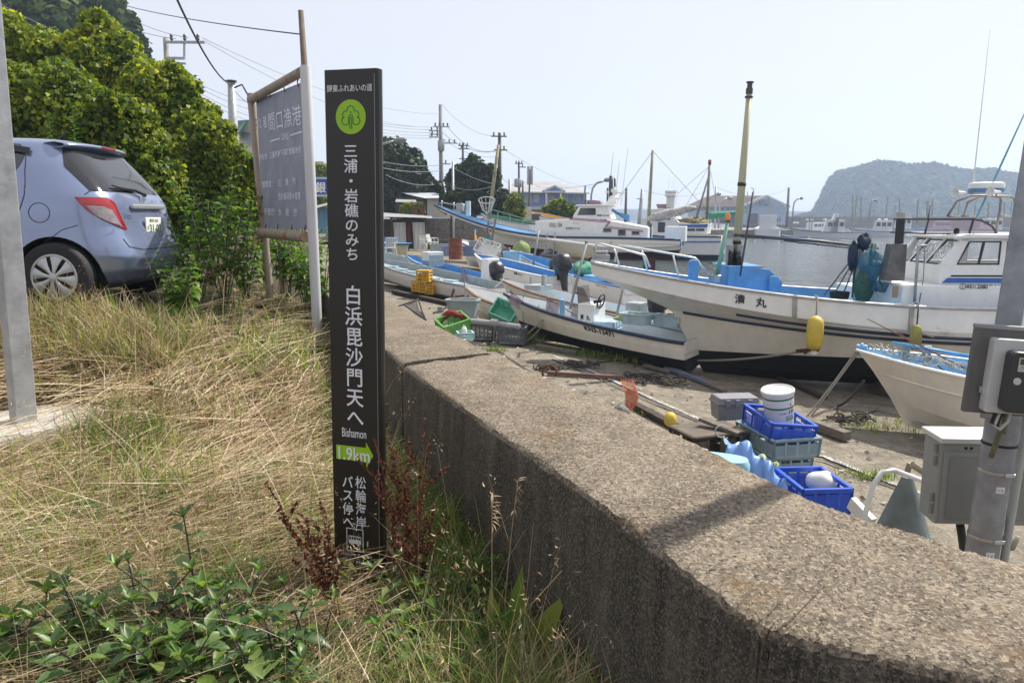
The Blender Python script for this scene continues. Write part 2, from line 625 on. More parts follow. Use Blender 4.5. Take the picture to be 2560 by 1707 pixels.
# land behind the yard on the left
land = mat('land_soil', (.16,.14,.10),.95, var=.3, scale=.6, dirt=.5, dcol=(.05,.07,.025), dscale=.3)
V = []
xs = np.linspace(-140,4,50)
ys = np.linspace(50,190,30)
for y in ys:
 for x in xs:
  V.append((x + (y - 50) * .06, y, min(-.12 + (y - 50) * .004 + max(0,-x - 12) * .06,6)))
idx = np.arange(len(V)).reshape(len(ys), len(xs))
Q = np.stack([idx[:-1, :-1], idx[:-1,1:], idx[1:, 1:], idx[1:, :-1]], -1).reshape(-1,4)
tag(np_mesh('land_ground', np.array(V), Q, land, smooth=True), kind='structure')
# harbour water
m, t, b = _new('harbour_water')
b.inputs['Base Color'].default_value = (.025,.035,.035,1)
b.inputs['Roughness'].default_value = .16
b.inputs['IOR'].default_value = 1.33
b.inputs['Specular IOR Level'].default_value = .30
tc = t.nodes.new('ShaderNodeTexCoord')
mp = t.nodes.new('ShaderNodeMapping')
mp.inputs['Scale'].default_value = (.22,.9,1)
n1 = t.nodes.new('ShaderNodeTexNoise')
n1.inputs['Scale'].default_value = .55
n1.inputs['Detail'].default_value = 9
n1.inputs['Roughness'].default_value = .6
bp = t.nodes.new('ShaderNodeBump')
bp.inputs['Strength'].default_value = 1
bp.inputs['Distance'].default_value = 1.2
t.links.new(tc.outputs['Object'], mp.inputs[0])
t.links.new(mp.outputs[0], n1.inputs['Vector'])
t.links.new(n1.outputs['Fac'], bp.inputs['Height'])
t.links.new(bp.outputs[0], b.inputs['Normal'])
WZ = -1.9
mb = MB()
mb.grid([[(x, y, WZ) for x in (-900,-60,0,60,200,1400)] for y in (-40,30,100,300,1400)])
tag(mb.build('harbour_water', m, fix=False), kind='structure')
# concrete sea wall, two lengths with the broken joint between them
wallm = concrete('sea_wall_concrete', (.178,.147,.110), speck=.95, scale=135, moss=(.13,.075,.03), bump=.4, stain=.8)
wallf = concrete('dark_streaked_concrete', (.105,.09,.07), speck=.8, scale=170, moss=(.05,.05,.025), bump=.45, stain=.8, streak=(.03,.027,.022))  # darker base with vertical streaks, for the left face of the wall only
wallm2 = concrete('old_wall_concrete', (.178,.147,.110), speck=.95, scale=135, moss=(.16,.11,.05), bump=.4, stain=.8)
ZW = .65
def resample(P, n):
 P = [Vector((p[0], p[1], 0)) for p in P]
 # smooth Catmull-Rom
 out = []
 for i in range(len(P) - 1):
  p0, p1, p2, p3 = P[max(i - 1,0)], P[i], P[i + 1], P[min(i + 2, len(P) - 1)]
  for k in range(n):
   u = k / n
   out.append(.5 * ((2 * p1) + (p2 - p0) * u + (2 * p0 - 5 * p1 + 4 * p2 - p3) * u * u + (3 * p1 - p0 - 3 * p2 + p3) * u ** 3))
 return out + [P[-1]]
def wall_piece(name, L, R, label, m, seed, rough_end=False):
 r = random.Random(seed)
 rows = []
 nn = 22
 A, B = resample(L, nn), resample(R, nn)
 for i, (a, b) in enumerate(zip(A, B)):
  d = (b - a)
  wdt = d.length
  d.normalize()
  tt = Vector((d.y, -d.x, 0))
  e = .028
  row = []
  prof = [(-.02,-.55),(-.012,.1),(-.006,.45),(0, ZW - .05),(.006, ZW - e),(e * .5, ZW - e * .35),(e * 1.3, ZW - .003)]
  prof += [(wdt * k, ZW + .004 * math.sin(i * .7 + k * 7)) for k in (.2,.35,.5,.65,.8)]
  prof += [(wdt - e, ZW - .003),(wdt - e * .3, ZW - e * .4),(wdt, ZW - e * 1.2),(wdt + .004, ZW - .1),(wdt + .03,-.2),(wdt + .06,-1.9)]
  for j, (u, z) in enumerate(prof):
   jit = .006 if 3 <= j <= 6 or 12 <= j <= 15 else .003
   row.append(a + d * (u + r.uniform(-jit, jit)) + tt * r.uniform(-.004,.004) + Vector((0,0, z + r.uniform(-jit, jit) * .6)))
  if rough_end and i in (0,1):
   for j in range(3,14):
    row[j] = row[j] - tt * r.uniform(0,.035) * (1 if i == 0 else .4) - Vector((0,0, r.uniform(0,.035) * (1 - i)))
  rows.append(row)
 mb = MB()
 mb.grid(rows)
 n = len(rows[0])
 nv = len(mb.v)
 mb.add([], [])
 mb.f.append(tuple(range(n)))
 mb.m.append(0)
 mb.f.append(tuple(range(nv - n, nv))[::-1])
 mb.m.append(0)
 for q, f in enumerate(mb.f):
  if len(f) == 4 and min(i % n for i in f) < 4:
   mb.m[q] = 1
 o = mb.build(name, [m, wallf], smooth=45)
 return tag(o, label, 'wall')
def lerp2(a, b, k):
 return (a[0] + (b[0] - a[0]) * k, a[1] + (b[1] - a[1]) * k)
cL, cR = WL[2], WR[2]
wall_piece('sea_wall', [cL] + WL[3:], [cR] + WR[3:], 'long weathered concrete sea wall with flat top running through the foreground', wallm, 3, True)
gapL, gapR = lerp2(WL[2], WL[1], .020), lerp2(WR[2], WR[1], .014)
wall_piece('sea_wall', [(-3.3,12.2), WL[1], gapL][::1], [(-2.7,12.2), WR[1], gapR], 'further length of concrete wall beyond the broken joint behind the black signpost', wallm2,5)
# far pier with the fish market, breakwater, hills
pierm = concrete('pier_concrete', (.27,.25,.22), speck=.2, scale=2, bump=.1, stain=.5)
mb = MB()
a0, a1 = W(1690,575,131), W(1985,575,131)
mb.box(((a0.x - 60 + a1.x) / 2,131 + 70,-1.6),(a1.x - a0.x + 60,140,2.2))
tag(mb.build('pier_ground', pierm, bevel=.1), kind='structure')
mb = MB()
mb.box((W(2300,560,245).x, 247,0),(W(2900,560,245).x - W(1950,560,245).x, 2.2,3.4))
mb.box((W(2300,560,245).x, 249.6,.4),(W(2900,560,245).x - W(1950,560,245).x, 1.0,3.2))
tag(mb.build('breakwater', pierm), 'long low concrete breakwater under the wooded headland', 'breakwater')
def leaf_cards(C, Nn, size, asp=1.0, jit=.7, rg=rng):
 """rhombic leaves folded on their middle line: centres C, outward normals Nn"""
 n = len(C)
 Nn = Nn + rg.normal(0, jit, (n, 3))
 Nn /= np.linalg.norm(Nn, axis=1, keepdims=True) + 1e-9
 A = rg.normal(0,1,(n, 3))
 A[:, 2] -= .35
 A -= Nn * (A * Nn).sum(1, keepdims=True)
 A /= np.linalg.norm(A, axis=1, keepdims=True) + 1e-9
 B = np.cross(Nn, A)
 s = (size * rg.uniform(.45,1.65, n))[:, None]
 w_ = s * .42 * asp
 V = np.stack([C - A * s * .5, C + B * w_ - A * s * .08 + Nn * s * .10, C + A * s * .55 - Nn * s * .06, C - B * w_ - A * s * .08 + Nn * s * .10], 1).reshape(-1,3)
 i = np.arange(n)[:, None] * 4
 Q = np.concatenate([i + 0, i + 1, i + 2, i + 3], 1)
 return V, Q
def lumpy(blobs, k=10, f=(.25,.45), rg=random):
 out = []
 for (c, r) in blobs:
  c = Vector(c)
  out.append((c, r))
  for _ in range(k):
   d = Vector((rg.gauss(0,1), rg.gauss(0,1), rg.gauss(.2,1))).normalized()
   q = r * rg.uniform(*f)
   out.append((c + d * (r * rg.uniform(.72,.98)), q))
 return out
def crown_points(blobs, n, rg=rng, inner=.62, squash=1.0):
 C = np.array([tuple(b[0]) for b in blobs])
 R = np.array([b[1] for b in blobs])
 p = R ** 2 / (R ** 2).sum()
 k = rg.choice(len(R), n, p=p)
 d = rg.normal(0,1,(n, 3))
 d /= np.linalg.norm(d, axis=1, keepdims=True)
 rr = R[k] * (inner + (1.06 - inner) * np.sqrt(rg.uniform(0,1, n)))
 rr = rr * (1 + np.maximum(0, rg.normal(-.05,.09, n)))
 P = C[k] + d * rr[:, None] * np.array([1,1, squash])
 dd = np.linalg.norm(P[:, None, :] - C[None], axis=2) / R[None]
 keep = dd.min(1) > inner * .86
 return P[keep], d[keep]
def crown(name, blobs, n, size, m, parent=None, asp=1.0, inner=.62, squash=1.0, jit=.7):
 P, d = [], []
 while n > 0:
  a, b = crown_points(blobs, min(n, 20000), inner=inner, squash=squash)
  P.append(a)
  d.append(b)
  n -= 20000
 P, d = np.concatenate(P), np.concatenate(d)
 V, Q = leaf_cards(P, d, size, asp, jit)
 if parent is not None:
  mi = np.array(chain(parent).inverted())
  V = V @ mi[:3, :3].T + mi[:3,3]
 return np_mesh(name, V, Q, m, parent)
pineleaf = leaf_mat('pine_leaf', (.012,.026,.010),(.028,.052,.016),(.05,.085,.025),.2)
bushleaf = leaf_mat('bush_leaf', (.05,.10,.013),(.15,.21,.022),(.32,.34,.04),.42, spec=.3)
bushleaf2 = leaf_mat('yellow_bush_leaf', (.06,.12,.014),(.19,.25,.025),(.42,.43,.05),.45, spec=.3)
farleaf = leaf_mat('far_leaf', (.010,.024,.014),(.022,.045,.022),(.05,.075,.035),.0,.9, spec=.02, nscale=.02)
barkm = mat('bark', (.09,.07,.05),.95, var=.35, scale=9, bump=.6, bscale=20)
def trunk_part(parent, base, top, r, limbs=()):
 mb = MB()
 base, top = Vector(base), Vector(top)
 mid = base.lerp(top, .5) + Vector((random.uniform(-.1,.1), random.uniform(-.1,.1),0)) * (top - base).length * .4
 mb.tube([base, mid, top], [r, r * .75, r * .4], 8)
 for l in limbs:
  l = Vector(l)
  s_ = base.lerp(top, random.uniform(.35,.7))
  mb.tube([s_, s_.lerp(l, .5) + Vector((0,0,.12 * (l - s_).length)), l], [r * .45, r * .3, r * .12], 6)
 return mb.build('trunk', barkm, parent, smooth=True, world=True)
def px_tree(name, label, base, blobs, D, n, size, m, group=None, trunk_r=.2, cat='tree', k=9, inner=.62, f=(.25,.45)):
 """blobs in the photograph (x, y, radius) standing about D metres off"""
 B = []
 for bb in blobs:
  x, y, r = bb[:3]
  dd = D + (bb[3] if len(bb) > 3 else 0)
  B.append((W(x, y, dd), r / FPX * dd))
  if cat == 'bush':              # foliage down to the ground
   B.append((W(x, y + r * 1.1, dd), r / FPX * dd * 1.05))
 bs = Vector(base)
 t_ = thing(name, label, cat, bs, 0, group)
 top = max((b[0] for b in B), key=lambda v: v.z)
 trunk_part(t_, bs, Vector((bs.x * .4 + top.x * .6, bs.y * .4 + top.y * .6, top.z * .75 + bs.z * .25)), trunk_r, [b[0] for b in B[:5]])
 crown('crown', lumpy(B, k, f), n, size, m, t_, inner=inner)
 return t_
# wooded headland across the harbour
hx = [232,240,250,258,266,280,300,330,370,420,480,560,700]
hpy = [552,540,512,480,452,434,420,414,412,420,432,440,450]
def ridge(x):
 return float(np.interp(x, [W(p, 500,600).x for p in (1990,2042,2054,2063,2076,2098,2140,2200,2270,2330,2400,2480,2560,2700,3400)],
      [1.5 + (548 - q) / 1850 * 625 for q in (550,535,508,485,455,436,424,414,412,416,424,430,436,440,450)]))
xs = np.linspace(226,760,150)
ys = np.linspace(540,860,40)
V = np.zeros((len(ys), len(xs),3))
for i, y in enumerate(ys):
 k = (y - 540) / 320
 f = math.sin(min(k * 4.2, math.pi / 2)) * (1 - max(0, k - .5) * 1.2)
 for j, x in enumerate(xs):
  V[i, j] = (x + (y - 600) * .38, y, WZ - 1 + (ridge(x) - WZ) * f * (1 + .05 * math.sin(x * .13 + y * .05) * math.sin(y * .09)) + .8 * math.sin(x * .5 + 2 * math.sin(y * .2)))
idx = np.arange(len(xs) * len(ys)).reshape(len(ys), len(xs))
Q = np.stack([idx[:-1, :-1], idx[:-1,1:], idx[1:, 1:], idx[1:, :-1]], -1).reshape(-1,4)
cliff = mat('headland_slope', (.03,.05,.03),.95, var=.45, scale=.03, dirt=.35, dcol=(.25,.22,.15), dscale=.02)
VV = V.reshape(-1,3)
tag(np_mesh('headland_hill', VV, Q, cliff, smooth=True), kind='structure')
n = 26000
pi, pj = rng.integers(1,24, n), rng.integers(0, len(xs) - 1, n)
u, v = rng.uniform(0,1,(n, 1)), rng.uniform(0,1,(n, 1))
C = V[pi, pj] * (1 - u) * (1 - v) + V[pi, pj + 1] * u * (1 - v) + V[pi + 1, pj] * (1 - u) * v + V[pi + 1, pj + 1] * u * v
C[:, 2] += rng.uniform(-.5,2.6, n)
Nn = np.tile(np.array([0,-.6,.8]),(n, 1))
Vl, Ql = leaf_cards(C, Nn, 3.0,1.4,.4)
tag(np_mesh('headland_woods', Vl, Ql, farleaf), 'hazy woods covering the far headland', 'woods', kind='stuff')
# low far coast
mb = MB()
rows = []
for i in range(60):
 x = -700 + i * 30
 h = 4 + 7 * abs(math.sin(i * .37)) + 5 * abs(math.sin(i * .13 + 1))
 rows.append([(x, 1150, WZ - 1),(x, 1160, h * .8),(x, 1185, h),(x, 1230, WZ - 1)])
mb.grid(rows)
tag(mb.build('far_coast_hills', cliff, smooth=True), kind='structure')
# dark wooded hill at the upper left
hillm = mat('left_hill_slope', (.03,.045,.018),.95, var=.4, scale=.2)
hc = W(40,330,82)
mb = MB()
rows = []
for i in range(9):
 el = math.pi / 2 * i / 8
 rows.append([(hc.x + 27 * math.cos(el) * math.cos(a) * 1.3 - 12, hc.y + 12 + 22 * math.cos(el) * math.sin(a),-1 + 19 * math.sin(el)) for a in [2 * math.pi * k / 32 for k in range(32)]])
mb.grid(rows, close=True)
tag(mb.build('left_hill', hillm, smooth=True), kind='structure')
dl = leaf_mat('hill_leaf', (.014,.032,.010),(.035,.065,.016),(.09,.12,.03),.2,.8, spec=.12)
lb = [(W(x, y, 80 + dd), r / FPX * 80) for x, y, r, dd in ((-60,20,130,0),(60,10,110,2),(160,40,90,-2),(235,60,75,0),(275,85,60,-2),(305,120,50,0),(120,110,90,-6),(230,150,80,-6),(30,130,110,-8),(190,-20,80,4),(330,150,40,0),(-80,130,120,-6))]
P, d = crown_points(lumpy(lb, 9),20000)
P2, d2 = crown_points(lumpy(lb, 9),18000)
Vl, Ql = leaf_cards(np.concatenate([P, P2]), np.concatenate([d, d2]),.75,1.1)
tag(np_mesh('hillside_woods', Vl, Ql, dl), 'dark evergreen woods on the hill at the upper left', 'woods', kind='stuff')
# trees and shrubs, from the left shrub slope to the dark trees behind the boats
g1 = 'sunlit shrubs on the slope behind the car'
def lbase(px, D, z):
 p = W(px, 600, D)
 return (p.x, D, z)
def jag(bl, n, seed, r0=.28):
 r = random.Random(seed)
 out = list(bl)
 for _ in range(n):
  x, y, q = r.choice(bl)[:3]
  a = r.uniform(-3.4,.3)
  out.append((x + q * .95 * math.cos(a), y + q * .95 * math.sin(a), q * r.uniform(.14, r0), r.uniform(-.6,.6)))
 return out
px_tree('shrub', 'tall yellow-green shrub standing highest behind the parked car', lbase(200,16,1.4), jag([(255,95,50),(262,165,75),(200,195,80),(322,205,70),(100,150,75),(170,265,90),(305,150,40),(20,130,75),(20,240,100),(355,190,35)], 26,1),16,54000,.095, bushleaf2, g1,.09, 'shrub', k=14, f=(.12,.5), inner=.42)
px_tree('shrub', 'broad dark green shrub directly behind the roof of the blue hatchback', lbase(130,11.5,1.0), jag([(60,300,110),(170,300,115),(300,350,90),(0,270,110),(130,400,90),(250,440,90),(380,470,70),(330,430,70)], 20,2),11.5,54000,.07, bushleaf, g1,.06, 'shrub', k=14, f=(.12,.5), inner=.42)
px_tree('shrub', 'bright shrub on the slope between car and utility pole, rounded and leafy', lbase(430,14,.9), jag([(400,235,70),(450,245,45),(380,310,90),(470,330,70),(420,400,90),(520,400,60),(350,390,80),(432,205,38),(500,300,45)], 24,3),14,50000,.08, bushleaf2, g1,.07, 'shrub', k=14, f=(.12,.5), inner=.42)
px_tree('shrub', 'low green shrub running down to the rusty end of the harbour board', lbase(560,12.5,.6), jag([(535,345,50),(590,440,45),(560,410,60),(490,430,70),(612,420,30),(540,490,70),(450,490,70),(610,520,50),(500,560,70)], 22,4),12.5,42000,.07, bushleaf, g1,.05, 'shrub', k=14, f=(.12,.5), inner=.42)
g2 = 'dark evergreen trees behind the sheds'
px_tree('evergreen_tree', 'dark evergreen with stepped crown right beside the black signpost', lbase(1010,58,.5), [(985,395,42),(960,430,60),(1030,420,34),(1045,470,42),(985,490,50),(1065,500,26),(1085,478,24)], 58,16000,.34, pineleaf, g2,.35)
px_tree('evergreen_tree', 'round domed dark evergreen between the two tall utility poles', lbase(1180,56,.3), [(1180,445,40),(1150,455,34),(1215,450,33),(1180,475,45),(1225,480,20),(1140,485,20),(1200,500,30),(1195,430,22)], 56,16000,.32, pineleaf, g2,.35)
px_tree('evergreen_tree', 'small dark evergreen leaning out beside the leaning pole', lbase(1255,53,.1), [(1255,500,22),(1245,520,22),(1235,490,13)], 53,4000,.28, pineleaf, g2,.14)
px_tree('leafy_bush', 'bright green bush left of the blue house front', lbase(1290,52,.0), [(1290,505,17),(1278,520,17),(1298,522,14)], 52,3000,.26, bushleaf, 'bushes by the houses', .1, 'bush')
px_tree('leafy_bush', 'spreading bush below the porch of the blue house', lbase(1395,54,-.2), [(1395,522,20),(1375,528,15),(1420,530,18),(1405,512,13)], 54,4200,.26, bushleaf, 'bushes by the houses', .1, 'bush')
px_tree('leafy_bush', 'creeper mound over the rusty fence by the pale shed', lbase(1040,50.5,-.1), [(1030,516,9),(1048,519,10),(1012,522,10),(1030,536,11),(1046,546,11),(1014,542,11)], 50.5,2600,.24, bushleaf, 'bushes by the houses', .08, 'bush')
px_tree('leafy_bush', 'dark small bush at the foot of the concrete pole', lbase(1130,50,.1), [(1128,490,12),(1115,500,14),(1140,497,12)], 50,2200,.25, pineleaf, 'bushes by the houses', .08, 'bush')
px_tree('leafy_bush', 'green bush peeping out behind the harbour board and bank sign', lbase(800,60,.5), [(798,425,14),(812,430,12),(785,432,14),(798,470,20),(800,505,22)], 60,1600,.3, bushleaf, 'bushes by the houses', .1, 'bush')
# ================================================================== TRAIL SIGNPOST
signdark = mat('dark_brown_sign', (.018,.014,.011),.38, var=.1, scale=3)
signside = mat('dark_sign_edge', (.022,.018,.016),.3,.3, var=.1)
lime = mat('lime_green_print', (.30,.52,.01),.45, var=.03)
green = mat('emblem_green', (.02,.22,.05),.45, var=.03)
sa = rad(-17)
SP = Vector((-.779,3.05,0))          # front lower left corner
sz = Vector((.019,0,1)).normalized()     # it leans a little
sx = Vector((math.cos(sa), math.sin(sa),0))
sx = (sx - sz * sx.dot(sz)).normalized()
sn = sx.cross(sz).normalized()            # towards the viewer
sign = thing('trail_signpost', 'tall dark brown trail signpost with white lettering and lime green arrow', 'signpost', SP + sx * .117 - sn * .03)
SW_, ST_, SH_ = .236,.050,2.075
prof = [(0,0),(.0,-.008),(0,-.05),(.010,-ST_),(SW_ - .018,-ST_),(SW_ - .004,-ST_ + .008),(SW_ - .0,-ST_ + .022),(SW_, -.022),(SW_ - .004,-.008),(SW_ - .014,0)]
mb = MB()
mb.prism([(a, b) for a, b in prof], SP - sz * .1, sx, sn, sz * (SH_ + .1))
mb.build('panel', signdark, sign, world=True, bevel=.002)
mb = MB()
mb.bar(SP + sx * (SW_ - .018) + sn * .0007, SP + sx * (SW_ - .018) + sn * .0007 + sz * (SH_ - .02),.0016,.0014, up=sn)
mb.build('edge_trim', greymetal, sign, world=True)
sf = (SP, sx, sz, sn)
K = 2560 / 2352.0
def F2(fr, x, y):                      # picture point -> (u, v) on a face; x, y in the 2352 px view
 o0, ux, uy, nn = fr
 p = on_plane(x * K, y * K, o0, nn) - o0
 return p.dot(ux), p.dot(uy)
def fitbox(fr, s, x0, y0, x1, y1, b=.012):      # text filling the picture box given by its left/right middles
 u0, v0 = F2(fr, x0, y1)
 u1, v1 = F2(fr, x1, y0)
 return (s, u0, v0, u1, v1, b)
items = []
u0, v0 = F2(sf, 752,218)
u1, v1 = F2(sf, 856,188)
cw = (u1 - u0) / 8
vm = (v0 + v1) / 2
for i, ch in enumerate('関東ふれあいの道'):
 items.append((ch, u0 + cw * (i + .5), vm, None, (cw * 1.02, cw * 1.2),.006))
def vtext(s, x, y0, y1, wd, b=.02, fr=sf, hk=.98):
 u, va = F2(fr, x, y0)
 vb = F2(fr, x, y1)[1]
 h = (va - vb) / len(s)
 for i, ch in enumerate(s):
  items.append((ch, u, va - h * (i + .5), None, (wd, h * hk), b))
vtext('三浦・岩礁のみち', 806,330,600,   .064,.012)
vtext('白浜毘沙門天へ', 812,654,980,.083,.012)
vtext('松輪海岸', 829,1092,1214,.054,.004)
vtext('バス停へ', 799,1090,1212,.054,.012)
items.append(fitbox(sf, 'Bishamon', 787,987,842,1001,.004))
items.append(fitbox(sf, '1.9km', 779,1028,850,1062,.012))
items[-1] = (items[-1][0], items[-1][1], F2(sf, 800,1056)[1], items[-1][3], F2(sf, 800,1026)[1], .012)
ym = F2(sf, 800,1263)[1]
items.append(('Matsuwa Kaigan', F2(sf, 774,1263)[0], ym - .026, F2(sf, 855,1275)[0], ym - .006,.002))
items.append(('Bus stop', F2(sf, 796,1290)[0], ym - .056, F2(sf, 842,1290)[0], ym - .036,.002))
lettering(items, 'lettering', letterwhite, sign, (SP + sn * .0022, sx, sz, sn))
# emblem: lime disc with a tree outline
cu, cv = F2(sf, 806,269)
R_ = .066
disc = poly_clean('emblem', [(cu + R_ * math.cos(a), cv + R_ * math.sin(a)) for a in np.linspace(0,2 * math.pi, 49)[:-1]], sf, .0016, lime, sign)
mb = MB()
cloud = []
for (ax, ay, rr, a0, a1) in ((.0,.026,.016,0,180),(-.021,.008,.015,70,235),(-.024,-.014,.016,110,290)):
 for a in np.linspace(a0, a1,10):
  cloud.append((ax + rr * math.cos(rad(a)), ay + rr * math.sin(rad(a))))
left = [c for c in cloud if c[0] <= .001]
right = [(-c[0], c[1]) for c in left][::-1]
lines = [[(0,.042)] + left + [(-.010,-.026)], [(.010,-.026)] + right + [(0,.042)], [(-.010,-.026),(-.010,-.004),(-.006,.006),(0,.009),(.006,.006),(.010,-.004),(.010,-.026)],
      [(-.004,-.046),(-.004,-.004),(0,0),(.004,-.004),(.004,-.046)]]
for ln in lines:
 mb.tube([SP + sx * (cu + a) + sz * (cv + b_) + sn * .002 for a, b_ in ln], .0019,5)
mb.lathe([(.0001,0),(.0036,.0005),(.0036,.001)], 10, SP + sx * cu + sz * (cv + .018) + sn * .002, axis=sn)
mb.build('tree_symbol', green, sign, world=True)
au0, av = F2(sf, 773,1036)
au1 = F2(sf, 858,1049)[0]
ah = au1 - .034
arrow = [(au0, av - .031),(ah, av - .031),(ah, av - .056),(au1, av),(ah, av + .056),(ah, av + .031),(au0, av + .031)]
poly_clean('arrow', arrow, sf, .0016, lime, sign)
bu0, bv0 = F2(sf, 797,1262)
bu1, bv1 = F2(sf, 835,1216)
mb = MB()
fr_ = [(bu0, bv0),(bu1, bv0),(bu1, bv1),(bu0, bv1)]
def flat(mbx, u0, v0, u1, v1, h=.0022):
 mbx.add([SP + sx * a + sz * b_ + sn * h for a, b_ in ((u0, v0),(u1, v0),(u1, v1),(u0, v1))], [(0,1,2,3)])
e = .0035
for q in ((bu0, bv0, bu1, bv0 + e),(bu0, bv1 - e, bu1, bv1),(bu0, bv0 + e, bu0 + e, bv1 - e),(bu1 - e, bv0 + e, bu1, bv1 - e)):
 flat(mb, *q)
cu_, cv_ = (bu0 + bu1) / 2,(bv0 + bv1) / 2
bw_, bh_ = (bu1 - bu0) * .36,(bv1 - bv0) * .17
flat(mb, cu_ - bw_, cv_ - bh_, cu_ + bw_, cv_)
flat(mb, cu_ - bw_, cv_ + bh_ * .8, cu_ + bw_, cv_ + bh_)
for k in range(6):
 u = cu_ - bw_ + 2 * bw_ * k / 5
 flat(mb, u - .0012, cv_, u + .0012, cv_ + bh_ * .8)
for k in (-.55,.55):
 u = cu_ + bw_ * k
 mb.add([SP + sx * (u + .006 * math.cos(a)) + sz * (cv_ - bh_ + .006 * math.sin(a)) + sn * .0022 for a in np.linspace(0,2 * math.pi, 13)[:-1]], [tuple(range(12))])
mb.build('bus_symbol', letterwhite, sign, fix=False, world=True)
# ================================================================== HARBOUR NOTICE BOARD
boardm = mat('faded_blue_grey_board', (.29,.305,.36),.7, var=.10, scale=5, dirt=.35, dcol=(.25,.265,.31), dscale=26, bump=.3, bscale=60)
postw = mat('chalky_white_post', (.52,.52,.53),.6, dirt=.30, dcol=(.30,.13,.05), dscale=5, var=.05, stretch=(1,1,.25))
postr = mat('rusty_pale_post', (.36,.30,.24),.75, dirt=.62, dcol=(.24,.085,.025), dscale=5, var=.2, stretch=(1,1,.3))
frs = W(795,862,7.6)
frt = W(763,165,7.55)
fls = W(678,768,9.1)
flt = W(627,234,9.05)
board = thing('harbour_notice_board', 'faded blue grey harbour notice board hung between a white post and a rusty post', 'notice board', (frs + fls) / 2)
for (p, q, m_, r_) in ((frs, frt, postw, .052),(fls, flt, postr, .046)):
 mb = MB()
 d = (q - p).normalized()
 mb.tube([p - d * .35, p, p.lerp(q, .5), q - d * .01, q], [r_, r_, r_, r_, r_ * .93], 20)
 mb.build('post', m_, board, smooth=40, world=True)
for i, (a, b_, m_) in enumerate(((W(752,181,7.58), W(627,250,9.05), postr),(W(766,593,7.58), W(650,582,9.08), postr))):
 mb = MB()
 mb.tube([a, a.lerp(b_, .5), b_], .048 if i == 0 else .055,16)
 mb.build('crossbar', m_, board, smooth=40, world=True)
TR, BR = W(753,207,7.60), W(765,575,7.60)
TL, BL = W(635,252,9.02), W(660,570,9.02)
bx = ((BR - BL) + (TR - TL)).normalized()
bz = ((TR - BR) + (TL - BL))
bz = (bz - bx * bz.dot(bx)).normalized()
bn = bx.cross(bz)
if bn.y > 0:
 bn = -bn
TL, TR, BR = [p - bn * (p - BL).dot(bn) for p in (TL, TR, BR)]
mb = MB()
q = [TL, TR, BR, BL]
mb.add([p for p in q] + [p - bn * .018 for p in q], [(0,1,2,3),(7,6,5,4),(0,4,5,1),(1,5,6,2),(2,6,7,3),(3,7,4,0)])
mb.build('panel', boardm, board, world=True)
bf = (BL.copy(), bx, bz, bn)
items = []
def cr(x, y):                          # crop of the board (scale 2.24 from 600,200) -> 2352 view
 return (600 + x / 2.24) / K, (200 + y / 2.24) / K
def brow(s, x0, y0, x1, y1, hpx, b=.01):      # string spread evenly from (x0,y0) to (x1,y1), glyph height hpx
 n_ = len(s)
 A = F2(bf, *cr(x0, y0))
 B_ = F2(bf, *cr(x1, y1))
 hh = F2(bf, *cr((x0 + x1) / 2,(y0 + y1) / 2 - hpx / 2))[1] - F2(bf, *cr((x0 + x1) / 2,(y0 + y1) / 2 + hpx / 2))[1]
 wd = (B_[0] - A[0]) / n_
 for i, ch in enumerate(s):
  if ch == '　':
   continue
  k = (i + .5) / n_
  items.append((ch, A[0] + (B_[0] - A[0]) * k, A[1] + (B_[1] - A[1]) * k, None, (min(wd * .98, hh * 1.6), hh), b))
brow('第2種', 92,245,152,235,72,.006)
brow('間口漁港', 157,240,346,195,120,.004)
brow('(江奈地区)', 222,322,286,312,44,.01)
brow('所在地：三浦市南下浦町松輪地先', 112,435,346,388,42,.012)
brow('管理者：　三　浦　市', 126,588,316,566,44,.012)
brow('経済振興部水産課', 216,654,342,648,46,.012)
brow('所管庁：水　産　庁', 138,738,324,742,46,.012)
fadew = mat('faded_white_lettering', (.74,.75,.80),.7, var=.1, scale=9, dirt=.2, dcol=(.35,.37,.44), dscale=18)
lettering(items, 'lettering', fadew, board, (BL + bn * .003, bx, bz, bn))
mb = MB()
for (xa, ya, xb, yb) in ((172,345,224,328),(284,311,350,290)):
 A, B_ = F2(bf, *cr(xa, ya)), F2(bf, *cr(xb, yb))
 mb.add([BL + bx * a + bz * (c_ + d_) + bn * .004 for a, c_, d_ in ((A[0], A[1], -.008),(B_[0], B_[1], -.008),(B_[0], B_[1], .008),(A[0], A[1], .008))], [(0,1,2,3)])
mb.build('ruled_line', fadew, board, fix=False, world=True)
for k in (.06,.36,.68,.95):
 for (A, B_, dz) in ((TL, TR, .045),(BL, BR, -.045)):
  mb = MB()
  p = A.lerp(B_, k)
  mb.tube([p + bz * (-.03 if dz > 0 else .05), p + bz * dz * .4 + bn * .012, p + bz * dz], .006,6)
  mb.build('hook', rust, board, world=True)
# pipe and rail standing in the weeds by the board
mb = MB()
mb.tube([W(706,735,9.9), W(700,590,9.9)], .035,12)
tag(mb.build('pipe_stump', postr, smooth=40), 'short dark rusty pipe standing between the two board posts', 'pipe')
mb = MB()
mb.bar(W(515,700,8.6), W(655,585,9.6),.07,.05)
tag(mb.build('rusty_rail', rust, bevel=.005), 'rusty brown iron bar slanting through weeds left of the board', 'iron bar')
